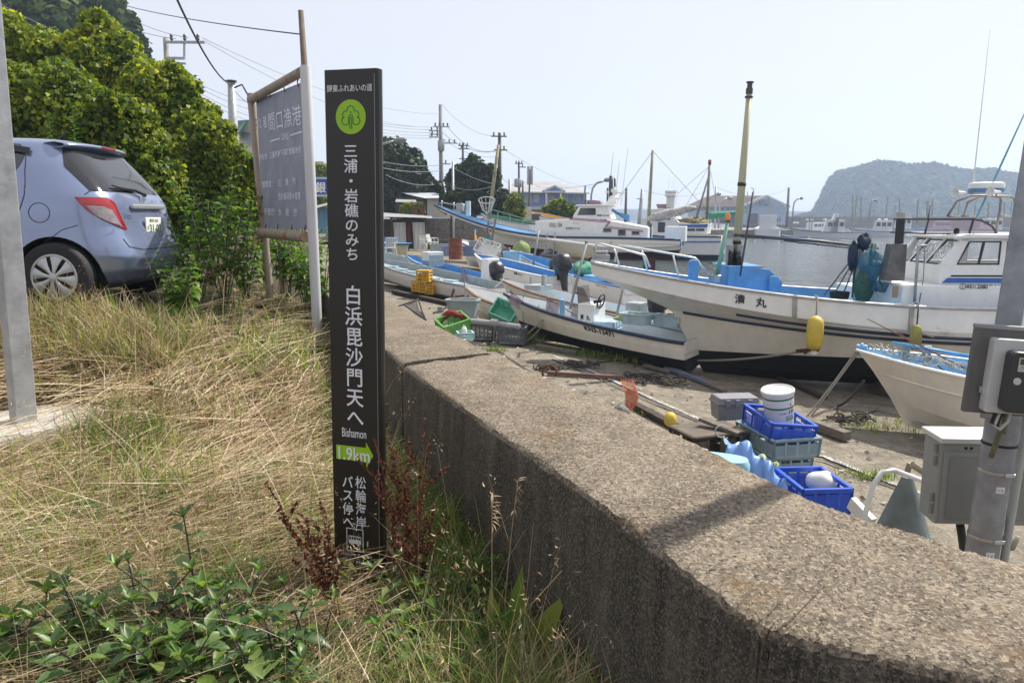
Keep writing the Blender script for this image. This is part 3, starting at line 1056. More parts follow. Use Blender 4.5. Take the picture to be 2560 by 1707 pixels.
# ================================================================== SQUARE POLE AT THE LEFT EDGE
pole = thing('square_post', 'galvanised square steel post cut by the left edge of the picture', 'post', W(60,1058,4.7))
pb, ptop = W(60,1058,4.7), W(-26,109,4.7)
d = (ptop - pb).normalized()
mb = MB()
uax = Vector((math.cos(rad(-38)), math.sin(rad(-38)),0))
vax = d.cross(uax).normalized()
uax = vax.cross(d)
q = [(-1,-1),(1,-1),(1,1),(-1,1)]
mb.add([pb - d * .4 + uax * i * .062 + vax * j * .062 for i, j in q] + [pb + d * 3.2 + uax * i * .062 + vax * j * .062 for i, j in q], [(3,2,1,0),(4,5,6,7),(0,1,5,4),(1,2,6,5),(2,3,7,6),(3,0,4,7)])
mb.build('shaft', galv, pole, world=True, bevel=.006)
padm = concrete('pad_concrete', (.46,.44,.40), speck=.3, scale=90, moss=(.2,.17,.1), bump=.4, stain=.3)
mb = MB()
pc = pb + Vector((-.12,.05,-.02))
mb.prism([(-.75,-.38),(.1,-.62),(.42,-.22),(.66,.22),(.30,.50),(-.6,.5)], Vector((pc.x, pc.y, pc.z - .3)),(1,0,0),(0,1,0),(0,0,.34))
mb.build('footing', padm, pole, world=True, bevel=.02)
# ================================================================== HATCHBACK
cardz = .70
carblue = mat('metallic_blue_paint', (.25,.30,.45),.22,.55, var=.03, scale=300, coat=.8)
carglass = mat('tinted_car_glass', (.012,.014,.018),.04, var=.05, spec=.9, coat=.6)
privglass = mat('rear_car_glass', (.02,.022,.027),.06, var=.05, spec=.5, coat=.25)
taillens = mat('red_tail_lens', (.30,.008,.012),.12, var=.1, coat=.9)
clearlens = mat('clear_tail_lens', (.26,.22,.23),.15, var=.2, scale=20, coat=.8)
tyre = mat('tyre_rubber', (.014,.014,.015),.75, var=.2, bump=.2)
hubm = mat('silver_hubcap', (.46,.47,.48),.38,.55, var=.05)
chrome = mat('chrome', (.75,.76,.78),.12,1.0, var=.03)
plateW = mat('plate_white', (.72,.71,.66),.5, var=.03)
plateG = mat('plate_green', (.02,.10,.05),.5, var=.03)
car = thing('parked_hatchback', 'light blue hatchback parked on the weedy bank with its tail towards the board', 'car', (-3.355,7.2, cardz), rad(180 + 2.2))
SL = [(.17,.30,3.55,.755,4.5),(.24,.12,3.72,.80,4.5),(.34,.03,3.80,.832,4.6),(.46,.0,3.86,.846,4.6),(.55,.025,3.885,.8475,4.8),(.64,.07,3.86,.846,5),(.74,.11,3.82,.845,5.2),(.84,.135,3.72,.842,5.4),
      (.92,.155,3.50,.83,5.6),(.99,.19,3.2,.81,5.6),(1.06,.235,2.98,.782,5.6),(1.16,.31,2.78,.742,5.6),(1.26,.395,2.58,.70,5.6),(1.35,.47,2.40,.655,5.4),(1.41,.515,2.25,.622,5.2),(1.452,.535,2.12,.59,5),
      (1.48,.60,2.0,.54,4.5),(1.497,.75,1.86,.46,4),(1.503,1.0,1.65,.30,3)]
SLA = np.array(SL)
def cs(z):
 return [float(np.interp(z, SLA[:, 0], SLA[:, i])) for i in (1,2,3,4)]
def cpt(t_, z, off=0.0):
 xr, xf, w_, n_ = cs(z)
 c_, a = (xr + xf) / 2,(xf - xr) / 2
 def q(tt, zz):
  xr, xf, w_, n_ = cs(zz)
  c_, a = (xr + xf) / 2,(xf - xr) / 2
  y = w_ * math.copysign(abs(math.sin(tt)) ** (2 / n_), math.sin(tt))
  x = c_ - a * math.copysign(abs(math.cos(tt)) ** (2 / n_), math.cos(tt))
  return Vector((x, y, zz))
 p = q(t_, z)
 if off:
  e1 = q(t_ + .01, z) - q(t_ - .01, z)
  e2 = q(t_, z + .01) - q(t_, z - .01)
  n = e1.cross(e2).normalized()
  if n.dot(p - Vector((c_, 0,.8))) < 0:
   n = -n
  p = p + n * off
 return p
def tside(x, z):
 xr, xf, w_, n_ = cs(z)
 k = ((xr + xf) / 2 - x) / ((xf - xr) / 2)
 k = max(-1, min(1, k))
 return math.acos(math.copysign(abs(k) ** (n_ / 2), k))
def trear(y, z):
 xr, xf, w_, n_ = cs(z)
 k = max(-1, min(1, y / w_))
 return math.asin(math.copysign(abs(k) ** (n_ / 2), k))
rows = []
for z in list(np.linspace(.17,1.45,60)) + [1.462,1.472,1.48,1.49,1.497,1.503]:
 tt = []
 for k in range(200):
  u = k / 200 * 4
  # denser towards the corners
  seg_, f_ = int(u), u - int(u)
  tt.append((seg_ + f_) * math.pi / 2)
 rows.append([cpt(a, z) for a in tt])
mb = MB()
mb.grid(rows, close=True)
n = 200
mb.f.append(tuple(range(n))[::-1])
mb.m.append(0)
mb.f.append(tuple(range(len(mb.v) - n, len(mb.v))))
mb.m.append(0)
body = mb.build('body', [carblue, blackpaint], car)
cut = MB()
WXS = (.60,3.11)
for wx in WXS:
 for s_ in (-1,1):
  cut.lathe([(.345,0),(.345,.5)], 40,(wx, s_ * .60 if s_ > 0 else -1.10,.30), axis=(0,1,0))
co = cut.build('cutter', blackpaint, car)
md = body.modifiers.new('b', 'BOOLEAN')
md.object = co
md.operation = 'DIFFERENCE'
md.solver = 'EXACT'
bpy.context.view_layer.update()
dg = bpy.context.evaluated_depsgraph_get()
me2 = bpy.data.meshes.new_from_object(body.evaluated_get(dg))
body.modifiers.clear()
body.data = me2
bpy.data.objects.remove(co)
me2.materials.clear()
me2.materials.append(carblue)
me2.materials.append(blackpaint)
for p in me2.polygons:
 c_ = p.center
 rr = min(math.hypot(c_.x - wx, c_.z - .30) for wx in WXS)
 inside = rr < .3465 and abs(c_.y) > .55 and (abs(p.normal.y) < .3 or abs(c_.y) < .62)
 p.material_index = 1 if inside else 0
 p.use_smooth = True
me2.set_sharp_from_angle(angle=rad(35))
def cpatch(name, pts, off, m_, parent=car, nz_=22, nt_=26, thick=True, smooth=True):
 """pts: ('s', x, z) on the near side or ('r', y, z) on the tail -> patch lying on the body"""
 P = [((tside(a, z) if k == 's' else a if k == 't' else trear(a, z)), z) for k, a, z in pts]
 z0, z1 = min(p[1] for p in P), max(p[1] for p in P)
 rows = []
 for i in range(nz_ + 1):
  z = z0 + (z1 - z0) * (i + (.02 if i == 0 else 0) - (.02 if i == nz_ else 0)) / nz_
  xs_ = []
  for (a, b_) in zip(P, P[1:] + P[:1]):
   if (a[1] - z) * (b_[1] - z) <= 0 and abs(a[1] - b_[1]) > 1e-9:
    xs_.append(a[0] + (b_[0] - a[0]) * (z - a[1]) / (b_[1] - a[1]))
  if len(xs_) < 2:
   continue
  lo, hi = min(xs_), max(xs_)
  rows.append([cpt(lo + (hi - lo) * j / nt_, z, off) for j in range(nt_ + 1)])
 mb = MB()
 mb.grid(rows)
 return mb.build(name, m_, parent, smooth=smooth)
def cline(name, pts, r_, m_, parent=car, off=.001, n_=6):
 P = [((tside(a, z) if k == 's' else a if k == 't' else trear(a, z)), z) for k, a, z in pts]
 out = []
 for a, b_ in zip(P, P[1:]):
  for k in range(n_):
   out.append(cpt(a[0] + (b_[0] - a[0]) * k / n_, a[1] + (b_[1] - a[1]) * k / n_, off))
 out.append(cpt(*P[-1], off))
 mb = MB()
 mb.tube(out, r_, 5)
 return mb.build(name, m_, parent, smooth=True)
seamm = mat('dark_panel_gap', (.012,.014,.022),.7, var=.05)
# rear window, side window with visor, lamps
cpatch('rear_window', [('r', .66,1.03),('r', -.66,1.03),('r', -.60,1.24),('r', -.53,1.40),('r', .53,1.40),('r', .64,1.24)], .004, privglass)
cpatch('side_window', [('s', 1.16,1.00),('s', 1.05,1.06),('s', .84,1.36),('s', .90,1.40),('s', 1.95,1.43),('s', 2.55,1.02),('s', 2.4,.99)], .004, carglass)
vz = cpatch('window_visor', [('s', .80,1.33),('s', .80,1.385),('s', 1.0,1.415),('s', 1.95,1.45),('s', 2.0,1.40),('s', 1.0,1.365)], .022, rubber)
bpy.context.view_layer.update()
_cm = chain(car)
_tg = [(t, z) for t in np.linspace(-.6,2.4,260) for z in np.linspace(.3,1.3,130)]
_pp = []
for t, z in _tg:
 q = _cm @ cpt(t, z)
 dz_ = q.y * math.cos(PT) - (q.z - HC) * math.sin(PT)
 _pp.append((CXP + FPX * q.x / dz_, CYP - FPX * (q.y * math.sin(PT) + (q.z - HC) * math.cos(PT)) / dz_))
_pp = np.array(_pp)
def cpx(x, y):                         # picture point (close crop of the car) -> place on the body
 return ('t',) + _tg[int(((_pp - np.array([x / 3.335,330 + y / 3.335])) ** 2).sum(1).argmin())]
tl_ = cpatch('tail_lamp', [cpx(*p) for p in ((624,548),(660,543),(885,552),(945,582),(1000,690),(1062,818),(1035,808),(860,738),(720,650),(660,596))], .010, taillens)
cpatch('clear_lens', [cpx(*p) for p in ((712,618),(860,622),(930,652),(980,735),(1008,792),(890,742),(800,696))], .014, clearlens, tl_)
tl2 = cpatch('tail_lamp', [('r', -.83,.93),('r', -.74,1.0),('r', -.66,.96),('r', -.60,.82),('r', -.545,.63),('r', -.58,.62),('r', -.80,.74)], .012, taillens)
cline('door_gap', [('s', .80,1.05),('s', .82,1.2),('s', .84,1.36),('s', .90,1.425),('s', 1.3,1.437),('s', 1.9,1.45)], .004, seamm)
cline('door_gap', [('s', .80,1.05),('s', .84,.85),('s', .92,.72),('s', 1.05,.60)], .004, seamm)
cline('tailgate_gap', [('r', .57,.62),('r', .55,.55),('r', .4,.52),('r', -.4,.52),('r', -.55,.55)], .004, seamm)
cline('tailgate_gap', [('r', .66,1.03),('r', .70,1.0)], .004, seamm)
cline('tailgate_gap', [('s', .64,1.468),('r', .55,1.445),('r', .0,1.458),('r', -.55,1.445)], .003, seamm, n_=10)
cline('bumper_gap', [('s', .40,.74),('s', .52,.70),('s', .66,.60)], .0035, seamm)
th = np.linspace(0,2 * math.pi, 25)
cline('fuel_door', [('s', .68 + .082 * math.cos(a),.845 + .082 * math.sin(a)) for a in th], .0035, seamm, n_=1)
hp = [cpt(tside(x, .93),.93,.02) for x in np.linspace(1.02,1.20,6)]
mb = MB()
mb.tube([cpt(tside(1.005,.93),.93,.0)] + hp + [cpt(tside(1.215,.93),.93,.0)], [.012,.017,.018,.018,.018,.017,.017,.012], 10)
mb.build('door_handle', carblue, car, smooth=True)
# spoiler, high stop lamp, wiper, garnish, badges, plate
sp_rows = []
for (dx, z) in ((.09,1.455),(.0,1.468),(-.075,1.452),(-.085,1.435),(-.06,1.425),(.03,1.41)):
 row = []
 for y in np.linspace(-.57,.57,21):
  k = abs(y / .57)
  row.append((.535 + dx + .10 * k ** 3, y, z - .012 * k ** 2))
 sp_rows.append(row)
mb = MB()
mb.grid(sp_rows)
mb.build('roof_spoiler', carblue, car, smooth=True, solid=.008)
mb = MB()
mb.box((.452,0.0,1.441),(.02,.24,.022))
mb.build('high_stop_lamp', taillens, car, bevel=.004)
mb = MB()
mb.tube([cpt(0,1.0,.03) + Vector((0,-.06,0)), cpt(0,1.045,.03) + Vector((0,.1,0)), cpt(0,1.06,.028) + Vector((0,.42,0))], [.018,.012,.008], 8)
mb.tube([cpt(0,1.052,.022) + Vector((0,.02,0)), cpt(0,1.075,.02) + Vector((0,.45,0))], .007,6)
mb.build('rear_wiper', rubber, car, smooth=True)
mb = MB()
mb.box((.128,0,.905),(.035,.66,.045))
gn = mb.build('tailgate_garnish', hubm, car, bevel=.012)
mb = MB()
for rx, rz_ in ((.055,.038),(.022,.037)):
 mb.tube([(cs(.965)[0] - .008, rx * math.cos(a),.966 + rz_ * math.sin(a)) for a in th], .005,6)
mb.tube([(cs(.965)[0] - .008,.044 * math.cos(a),.984 + .016 * math.sin(a)) for a in th], .0045,6)
mb.build('badge', chrome, car, smooth=True)
pf = (Vector((.085,.165,.64)), Vector((0,-1,0)), Vector((-.12,0,1)).normalized() * -1 * -1, Vector((-1,0,-.1)).normalized())
mb = MB()
mb.box((.090,0,.725),(.012,.33,.165))
pl = mb.build('number_plate', plateW, car, bevel=.004)
fpl = (Vector((.0835,.165,.6425)), Vector((0,-1,0)), Vector((0,0,1)), Vector((-1,0,0)))
lettering([('横浜 502', .07,.118,.26,.15,.01),('の', .018,.045,.05,.085,.01),('31-03', .065,.022,.315,.10,.02)], 'lettering', plateG, pl, fpl, world=False)
bfm = (Vector((.088,.60,.79)), Vector((0,-1,0)), Vector((.1,0,1)).normalized(), Vector((-1,0,.1)).normalized())
lettering([('Vitz', 0,0,.15,.05,.01)], 'model_lettering', chrome, car, bfm, world=False)
mb = MB()
mb.tube([(.95,.0,1.495),(.93,0,1.515),(.82,0,1.60)], [.03,.012,.004], 8)
mb.build('antenna', rubber, car, smooth=True)
for wx in WXS:
 for s_ in (1,-1):
  wh = thing('wheel', None, None, (wx, s_ * .765,.30))
  wh.parent = car
  if s_ < 0:
   wh.rotation_euler = (0,0, math.pi)
  mb = MB()
  mb.lathe([(.20,-.085),(.27,-.088),(.289,-.07),(.297,-.03),(.297,.03),(.289,.065),(.265,.082),(.20,.075),(.195,.06)], 44,(0,0,0), axis=(0,1,0))
  mb.build('tyre', tyre, wh, smooth=50)
  mb = MB()
  mb.lathe([(.197,.055),(.199,.072),(.188,.078),(.178,.074)], 44, axis=(0,1,0), capb=False, capt=False)
  for k in range(8):
   a = 2 * math.pi * k / 8 + .2
   rr = []
   for (r0, wd, zz) in ((.025,.33,.088),(.06,.26,.089),(.10,.24,.085),(.15,.28,.08),(.185,.31,.074)):
    rr.append([(r0 * math.cos(a + wd * j * (1.5 if r0 < .05 else 1)), zz - .006 * abs(j) ** 2, r0 * math.sin(a + wd * j * (1.5 if r0 < .05 else 1))) for j in (-1,-.5,0,.5,1)])
   mb.grid(rr)
  mb.lathe([(.034,.080),(.034,.094),(.024,.098),(.0,.098)], 20, axis=(0,1,0), capt=False)
  mb.build('hubcap', hubm, wh, smooth=40)
  mb = MB()
  mb.lathe([(.185,.02),(.185,.045)], 24, axis=(0,1,0))
  mb.build('brake_disc', blackpaint, wh)
# ================================================================== METER POLE ON THE RIGHT
DPOLE = 3.45
p0, p1 = W(2456,1373, DPOLE), W(2512,1020, DPOLE)
d = (p1 - p0).normalized()
base = p0 + d * ((gq(p0.x, p0.y) - p0.z) / d.z)
poleg = mat('galvanised_pole', (.28,.295,.325),.42,.35, var=.22, scale=7, dirt=.2, dcol=(.5,.5,.52), dscale=9)
mp_ = thing('meter_pole', 'galvanised round pole carrying electric meter boxes at the right edge', 'pole', base)
mb = MB()
mb.tube([base - d * .1, p1 + d * .25], .0733,28)
mb.build('shaft', poleg, mp_, smooth=40, world=True)
# square upper mast, seen with a pale and a dark face
mb = MB()
um0, um1 = W(2520,815, DPOLE + .02), W(2588,400, DPOLE + .02)
ud = (um1 - um0).normalized()
ua = Vector((.80,-.60,0))
ub = ud.cross(ua).normalized()
ua = ub.cross(ud)
q = [(-1,-1),(1,-1),(1,1),(-1,1)]
mb.add([um0 - ud * .45 + ua * i * .052 + ub * j * .052 for i, j in q] + [um0 + ud * 3.0 + ua * i * .052 + ub * j * .052 for i, j in q], [(3,2,1,0),(4,5,6,7),(0,1,5,4),(1,2,6,5),(2,3,7,6),(3,0,4,7)])
mb.build('upper_mast', poleg, mp_, bevel=.006, world=True)
# meter board
pcb = mat('grey_brown_board', (.11,.105,.10),.75, var=.15, scale=6, stretch=(4,4,1))
fx = Vector((math.cos(rad(-8)), math.sin(rad(-8)),0))
fn = Vector((math.sin(rad(-8)),-math.cos(rad(-8)),0))
fz = (Vector((0,0,1)) + Vector((.052,.0,0))).normalized()
fz = (fz - fn * fz.dot(fn)).normalized()
fxx = fz.cross(fn) * -1
if fxx.x < 0:
 fxx = -fxx
BTL, BBL = W(2441,812,3.299), W(2408,1029,3.299)
mb = MB()
def slab(mbx, o0, u0, v0, u1, v1, d0, d1, rr=0.0, mi=0):
 """block on the board: u to the right, v up from its lower left, depth d0..d1 towards the viewer"""
 if rr:
  pts = []
  for cx_, cy_, a0 in ((u1 - rr, v1 - rr, 0),(u0 + rr, v1 - rr, 90),(u0 + rr, v0 + rr, 180),(u1 - rr, v0 + rr, 270)):
   pts += [(cx_ + rr * math.cos(rad(a0 + a)), cy_ + rr * math.sin(rad(a0 + a))) for a in (0,30,60,90)]
 else:
  pts = [(u0, v0),(u1, v0),(u1, v1),(u0, v1)]
 mbx.prism(pts, o0 + fn * d0, fxx, fz, fn * (d1 - d0), mi)
KS = 1.078
bh = (BTL - BBL).dot(fz) / KS
fz, fxx, fn = fz * KS, fxx * KS, fn * KS
slab(mb, BBL, 0,0,.36, bh, -.03,0)
mb.build('meter_board', pcb, mp_, bevel=.003, world=True)
slab_ = lambda *a, **k: None
mb = MB()
slab(mb, BBL, -.002, bh - .012,.362, bh + .004,-.032,.004)
mb.build('board_cap', mat('board_cap_grey', (.24,.24,.245),.6), mp_, bevel=.002, world=True)
casew = mat('meter_case_white', (.45,.46,.45),.45, var=.04, dirt=.15, dcol=(.4,.38,.33))
mb = MB()
slab(mb, BBL, .055,.018,.36, bh - .045,.001,.055,.012)
cs_ = mb.build('meter_case', casew, mp_, bevel=.004, world=True)
mb = MB()
slab(mb, BBL, .098,.035,.36, bh - .085,.056,.115,.02)
mt = mb.build('smart_meter', mat('meter_black', (.03,.031,.033),.4, var=.05), mp_, bevel=.008, world=True)
mb = MB()
slab(mb, BBL, .125, bh - .165,.30, bh - .108,.1155,.1165)
mb.build('meter_plate', mat('meter_label_grey', (.42,.42,.40),.4, var=.1, scale=80), mt, world=True)
mb = MB()
slab(mb, BBL, .13, bh - .136,.215, bh - .113,.1166,.1172)
mb.build('display', mat('lcd_dark', (.06,.065,.04),.2, var=.05), mt, world=True)
mb = MB()
mb.lathe([(.016,0),(.016,.004),(.0,.006)], 16, BBL + fxx * .13 + fz * (bh - .205) + fn * .115, axis=fn)
mb.build('seal', casew, mt, world=True)
mb = MB()
mb.box(BBL + fxx * .05 + fz * .105 + fn * .012,(.018,.006,.03), rad(-8))
mb.build('hasp', steel, mp_, world=True)
fmm = (BBL + fn * .1175, fxx, fz, fn)
lettering([('32N+2160', .135, bh - .150,.20, bh - .142,0),('30A', .225, bh - .130,.262, bh - .116,.01)], 'lettering', ink, mt, fmm)
# grey switch box behind the pole
boxg = mat('grey_switch_box', (.26,.27,.255),.45, var=.05, dirt=.15, dcol=(.25,.24,.2))
boxd = mat('grey_box_door', (.21,.215,.205),.5, var=.05)
B0 = W(2334,1310,3.687)
B1 = W(2352,1105,3.687)
bz_ = (B1 - B0).normalized()
bhh = (B1 - B0).length
bxx = Vector((math.cos(rad(-5)), math.sin(rad(-5)),0))
byy = bz_.cross(bxx).normalized()
bxx = byy.cross(bz_)
bhh /= KS
bz_, bxx, byy = bz_ * KS, bxx * KS, byy * KS
mb = MB()
def bslab(mbx, u0, v0, u1, v1, d0, d1):
 mbx.prism([(u0, v0),(u1, v0),(u1, v1),(u0, v1)], B0 + byy * d0, bxx, bz_, byy * (d1 - d0))
bslab(mb, 0,0,.46, bhh, 0,.17)
sb = mb.build('switch_box', boxg, mp_, bevel=.012, world=True)
mb = MB()
bslab(mb, -.012, bhh + .001,.472, bhh + .028,-.03,.185)
mb.build('box_lid', mat('pale_box_lid', (.52,.53,.49),.45, var=.04), sb, bevel=.006, world=True)
mb = MB()
bslab(mb, .018,.014,.44, bhh - .045,-.006,-.0005)
mb.build('box_door', boxg, sb, bevel=.004, world=True)
mb = MB()
bslab(mb, .045,.03,.42, bhh - .07,-.011,-.0065)
mb.build('door_panel', boxd, sb, bevel=.003, world=True)
for v_ in (.05,.11, bhh - .12, bhh - .06):
 mb = MB()
 mb.tube([B0 + byy * .02 - bxx * .012 + bz_ * v_, B0 + byy * .02 - bxx * .012 + bz_ * (v_ + .045)], .010,8)
 mb.build('hinge', boxd, sb, world=True)
for u_ in (.11,.135):
 mb = MB()
 bslab(mb, u_, bhh - .035, u_ + .014, bhh - .022,-.002,-.0005)
 mb.build('vent_slot', ink, sb, world=True)
# conduits, straps, wires
ca = d.cross(Vector((0,1,0))).normalized()
if ca.x < 0:
 ca = -ca
pvcg = mat('grey_conduit', (.36,.38,.37),.5, var=.06, dirt=.15, dcol=(.3,.2,.1), dscale=8)
mb = MB()
mb.tube([p0 + ca * .113 - d * .9, p0 + ca * .116, p1 + ca * .113 - d * .12, p1 + ca * .10 + d * .05], .019,12)
mb.build('conduit', pvcg, mp_, smooth=40, world=True)
mb = MB()
q0 = BBL + fxx * .16 + fz * -.01 + fn * .02
mb.tube([q0 + fz * .03, q0 - fz * .06, W(2500,1075,3.309), W(2486,1120,3.331), W(2478,1140,3.363)], .013,10)
mb.build('cable_tail', mat('olive_cable', (.13,.125,.085),.6, var=.1), mp_, smooth=True, world=True)
mb = MB()
q0 = BBL + fxx * .13 + fn * .03
mb.tube([q0 + fz * .02, q0 - fz * .04 - fxx * .015, q0 - fz * .055 + fxx * .01, q0 - fz * .02 + fxx * .035, q0 + fz * .03 + fxx * .04], .008,8)
mb.build('white_cable', casew, mp_, smooth=True, world=True)
mb = MB()
q0 = BBL + fxx * .115 + fn * .03
mb.tube([q0 + fz * .03, q0 - fz * .03 - fxx * .012, q0 - fz * .045 + fxx * .012, q0 + fz * .02 + fxx * .02], .008,8)
mb.build('black_cable', rubber, mp_, smooth=True, world=True)
mb = MB()
q0 = BBL + fxx * .24 + fn * .03
mb.tube([q0 + fz * .03, q0 - fz * .03, q0 - fz * .05 + fxx * .03, q0 + fz * .02 + fxx * .05], .008,8)
mb.build('black_cable', rubber, mp_, smooth=True, world=True)
for (x, y, m_) in ((2510,1108, rubber),(2490,1175, steel),(2463,1338, steel)):
 c_ = W(x, y, DPOLE)
 mb = MB()
 k = (c_ - p0).dot(d)
 c_ = p0 + d * k
 mb.lathe([(.0749,-.007),(.0767,-.006),(.0767,.006),(.0749,.007)], 28, c_, axis=d, capb=False, capt=False)
 mb.build('strap', m_, mp_, smooth=30, world=True)
 if m_ is steel:
  mb = MB()
  mb.box(c_ + Vector((.02,-.0765,.0)),(.05,.018,.018))
  mb.build('strap_buckle', steel, mp_, bevel=.003, world=True)
mb = MB()
mb.tube([W(2400,1310,3.773), W(2405,1340,3.773), W(2412,1400,3.773)], .021,12)
mb.build('flexible_conduit', mat('dark_green_conduit', (.02,.028,.022),.5), mp_, smooth=True, world=True)
mb = MB()
mb.tube([W(2510,1340,3.536), W(2512,1372,3.504), W(2530,1370,3.450), W(2545,1340,3.450)], .014,10)
mb.build('cable_loop', mat('buff_cable', (.33,.31,.25),.6), mp_, smooth=True, world=True)
for (x, y) in ((2477,1212),(2452,1372),(2515,1215)):
 c_ = W(x, y, DPOLE)
 k = (c_ - p0).dot(d)
 ax = p0 + d * k
 off = (Vector((c_.x - ax.x, -.0744,0)))
 mb = MB()
 u_ = Vector((1,0,0))
 rows = []
 a0 = math.asin(max(-.9, min(.9,(c_.x - ax.x) / .0744)))
 for v_ in (-.016,.016):
  rows.append([ax + d * v_ + Vector((.0746 * math.sin(a),-.0746 * math.cos(a),0)) for a in np.linspace(a0 - .26, a0 + .26,7)])
 mb.grid(rows)
 st_ = mb.build('sticker', offwhite, mp_, world=True)
 lettering([('1 2', -.010,-.006,.010,.006,.01)], 'lettering', ink, st_, (ax + Vector((math.sin(a0),-math.cos(a0),0)) * .0755, Vector((math.cos(a0), math.sin(a0),0)), d, Vector((math.sin(a0),-math.cos(a0),0))))
# ================================================================== BOATS
class Hull:
 """long lines from gunwale to keel; each (x stem, z stem, z low, z stern, half breadth, at stern, fullness)"""
 def __init__(s, L, lines, rake=.0, sm=.55, zl=.6):
  s.L, s.lines, s.rake, s.sm, s.zl = L, lines, rake, sm, zl
 def p(s, k, u, side=1, din=0.0):
  xs, z0, zm, ze, b, bt, pw = s.lines[k][:7]
  yb = s.lines[k][7] if len(s.lines[k]) > 7 else .01
  xe = s.L - s.rake * (s.lines[0][3] - ze)
  x = xs + (xe - xs) * u
  if u < s.sm:
   y = yb + (b - yb) * (1 - (1 - u / s.sm) ** pw)
  else:
   y = b + (bt - b) * ((u - s.sm) / (1 - s.sm)) ** 1.6
  z = zm + (z0 - zm) * (1 - u / s.zl) ** 2 if u < s.zl else zm + (ze - zm) * ((u - s.zl) / (1 - s.zl)) ** 2
  return Vector((x, side * max(.004, y - din), z))
 def yin(s, x, z):                  # half breadth of the hull at (x, z)
  pts = []
  for k in range(len(s.lines)):
   xs = s.lines[k][0]
   xe = s.L - s.rake * (s.lines[0][3] - s.lines[k][3])
   u = (x - xs) / (xe - xs)
   p = s.p(k, min(max(u, 0),1))
   pts.append((p.z, p.y if u > 0 else 0.0))
  for a, b in zip(pts, pts[1:]):
   if b[0] <= z <= a[0]:
    return b[1] + (a[1] - b[1]) * (z - b[0]) / max(1e-6, a[0] - b[0])
  return pts[0][1] if z > pts[0][0] else 0.0
 def build(s, parent, bands, rail=None, rail_r=.03, inner=None, deck=None, dd=.3, gw_=.07, cap=None, ns=34, rubs=(), smooth=50, u0=.0):
  nl = len(s.lines)
  us = [(i / ns) ** 1.25 for i in range(ns + 1)]
  mats_, ids = [], []
  for m_ in bands:
   if m_ not in mats_:
    mats_.append(m_)
   ids.append(mats_.index(m_))
  mb = MB()
  sub = 3
  for side in (1,-1):
   for k in range(nl - 1):
    rows = []
    for j in range(sub + 1):
     f = j / sub
     rows.append([s.p(k, u, side).lerp(s.p(k + 1, u, side), f) for u in us])
    mb.grid(rows, ids[k])
  # transom, band by band
  for k in range(nl - 1):
   mb.add([s.p(k, 1,1), s.p(k, 1,-1), s.p(k + 1,1,-1), s.p(k + 1,1,1)], [(0,1,2,3)], ids[k])
   mb.add([s.p(k, 0,1), s.p(k, 0,-1), s.p(k + 1,0,-1), s.p(k + 1,0,1)], [(0,1,2,3)], ids[k])
  h = mb.build('hull', mats_, parent, smooth=smooth)
  zd = lambda u: s.p(0, u).z - dd * min(1,.35 + 2.2 * u)
  if deck:
   mb = MB()
   for side in (1,-1):
    mb.grid([[s.p(0, u, side) + Vector((0,0,.002)) for u in us], [s.p(0, u, side, gw_ * min(1,.3 + u * 6)) + Vector((0,0,.012)) for u in us]])
   mb.build('gunwale', cap or bands[0], parent, smooth=40)
   mb = MB()
   for side in (1,-1):
    rows = [[s.p(0, u, side, gw_ * min(1,.3 + u * 6)) + Vector((0,0,.012)) for u in us]]
    rows.append([Vector((s.p(0, u).x + .02, side * max(.003, min(s.p(0, u).y - gw_ * min(1,.3 + u * 6), s.yin(s.p(0, u).x + .02, zd(u)) - .05)), zd(u))) for u in us])
    mb.grid(rows)
   q = [s.p(0,1,1, gw_), s.p(0,1,-1, gw_)]
   mb.add([q[0] + Vector((-.03,0,0)), q[1] + Vector((-.03,0,0)), Vector((q[1].x - .03,-s.yin(q[1].x - .03, zd(1)) + .05, zd(1))), Vector((q[0].x - .03, s.yin(q[0].x - .03, zd(1)) - .05, zd(1)))], [(0,1,2,3)])
   mb.build('inner_side', inner or deck, parent, smooth=40)
   mb = MB()
   mb.grid([[Vector((s.p(0, u).x + .02, side * max(.003, min(s.p(0, u).y - gw_ * min(1,.3 + u * 6), s.yin(s.p(0, u).x + .02, zd(u)) - .05)), zd(u) + .003)) for u in us] for side in (1,0,-1)])
   mb.build('deck', deck, parent, smooth=40)
  if rail:
   for side in (1,-1):
    mb = MB()
    mb.tube([s.p(0, u, side) + Vector((0, side * rail_r * .4,-rail_r * .3)) for u in us], rail_r, 8)
    mb.build('rail', rail, parent, smooth=True)
  for (k, f, ua, ub, r_, m_) in rubs:
   for side in (1,-1):
    mb = MB()
    pts = [s.p(k, ua + (ub - ua) * i / 26, side).lerp(s.p(k + 1, ua + (ub - ua) * i / 26, side), f) + Vector((0, side * r_ * .35,0)) for i in range(27)]
    mb.tube(pts, r_, 8)
    mb.build('rubbing_strake', m_, parent, smooth=True)
  return h
 def deck_z(s, u, dd):
  return s.p(0, u).z - dd * min(1,.35 + 2.2 * u)
class SmallHull(Hull):
 """lines given as a share of the height between keel and gunwale: (x stem, share at bow, share, 0,...)"""
 def __init__(s, L, lines, hb, hs, kb, ks, **k):
  super().__init__(L, [(a[0], a[1], a[2], hs, *a[4:]) for a in lines], **k)
  s.h = (hb, hs, kb, ks)
 def p(s, k, u, side=1, din=0.0):
  q = super().p(k, u, side, din)
  hb, hs, kb, ks = s.h
  f = s.lines[k][2] + (s.lines[k][1] - s.lines[k][2]) * (1 - u) ** 2.5
  a = hs + (hb - hs) * (1 - u) ** 1.35
  b = ks + (kb - ks) * (1 - u)
  q.z = b + f * (a - b)
  return q
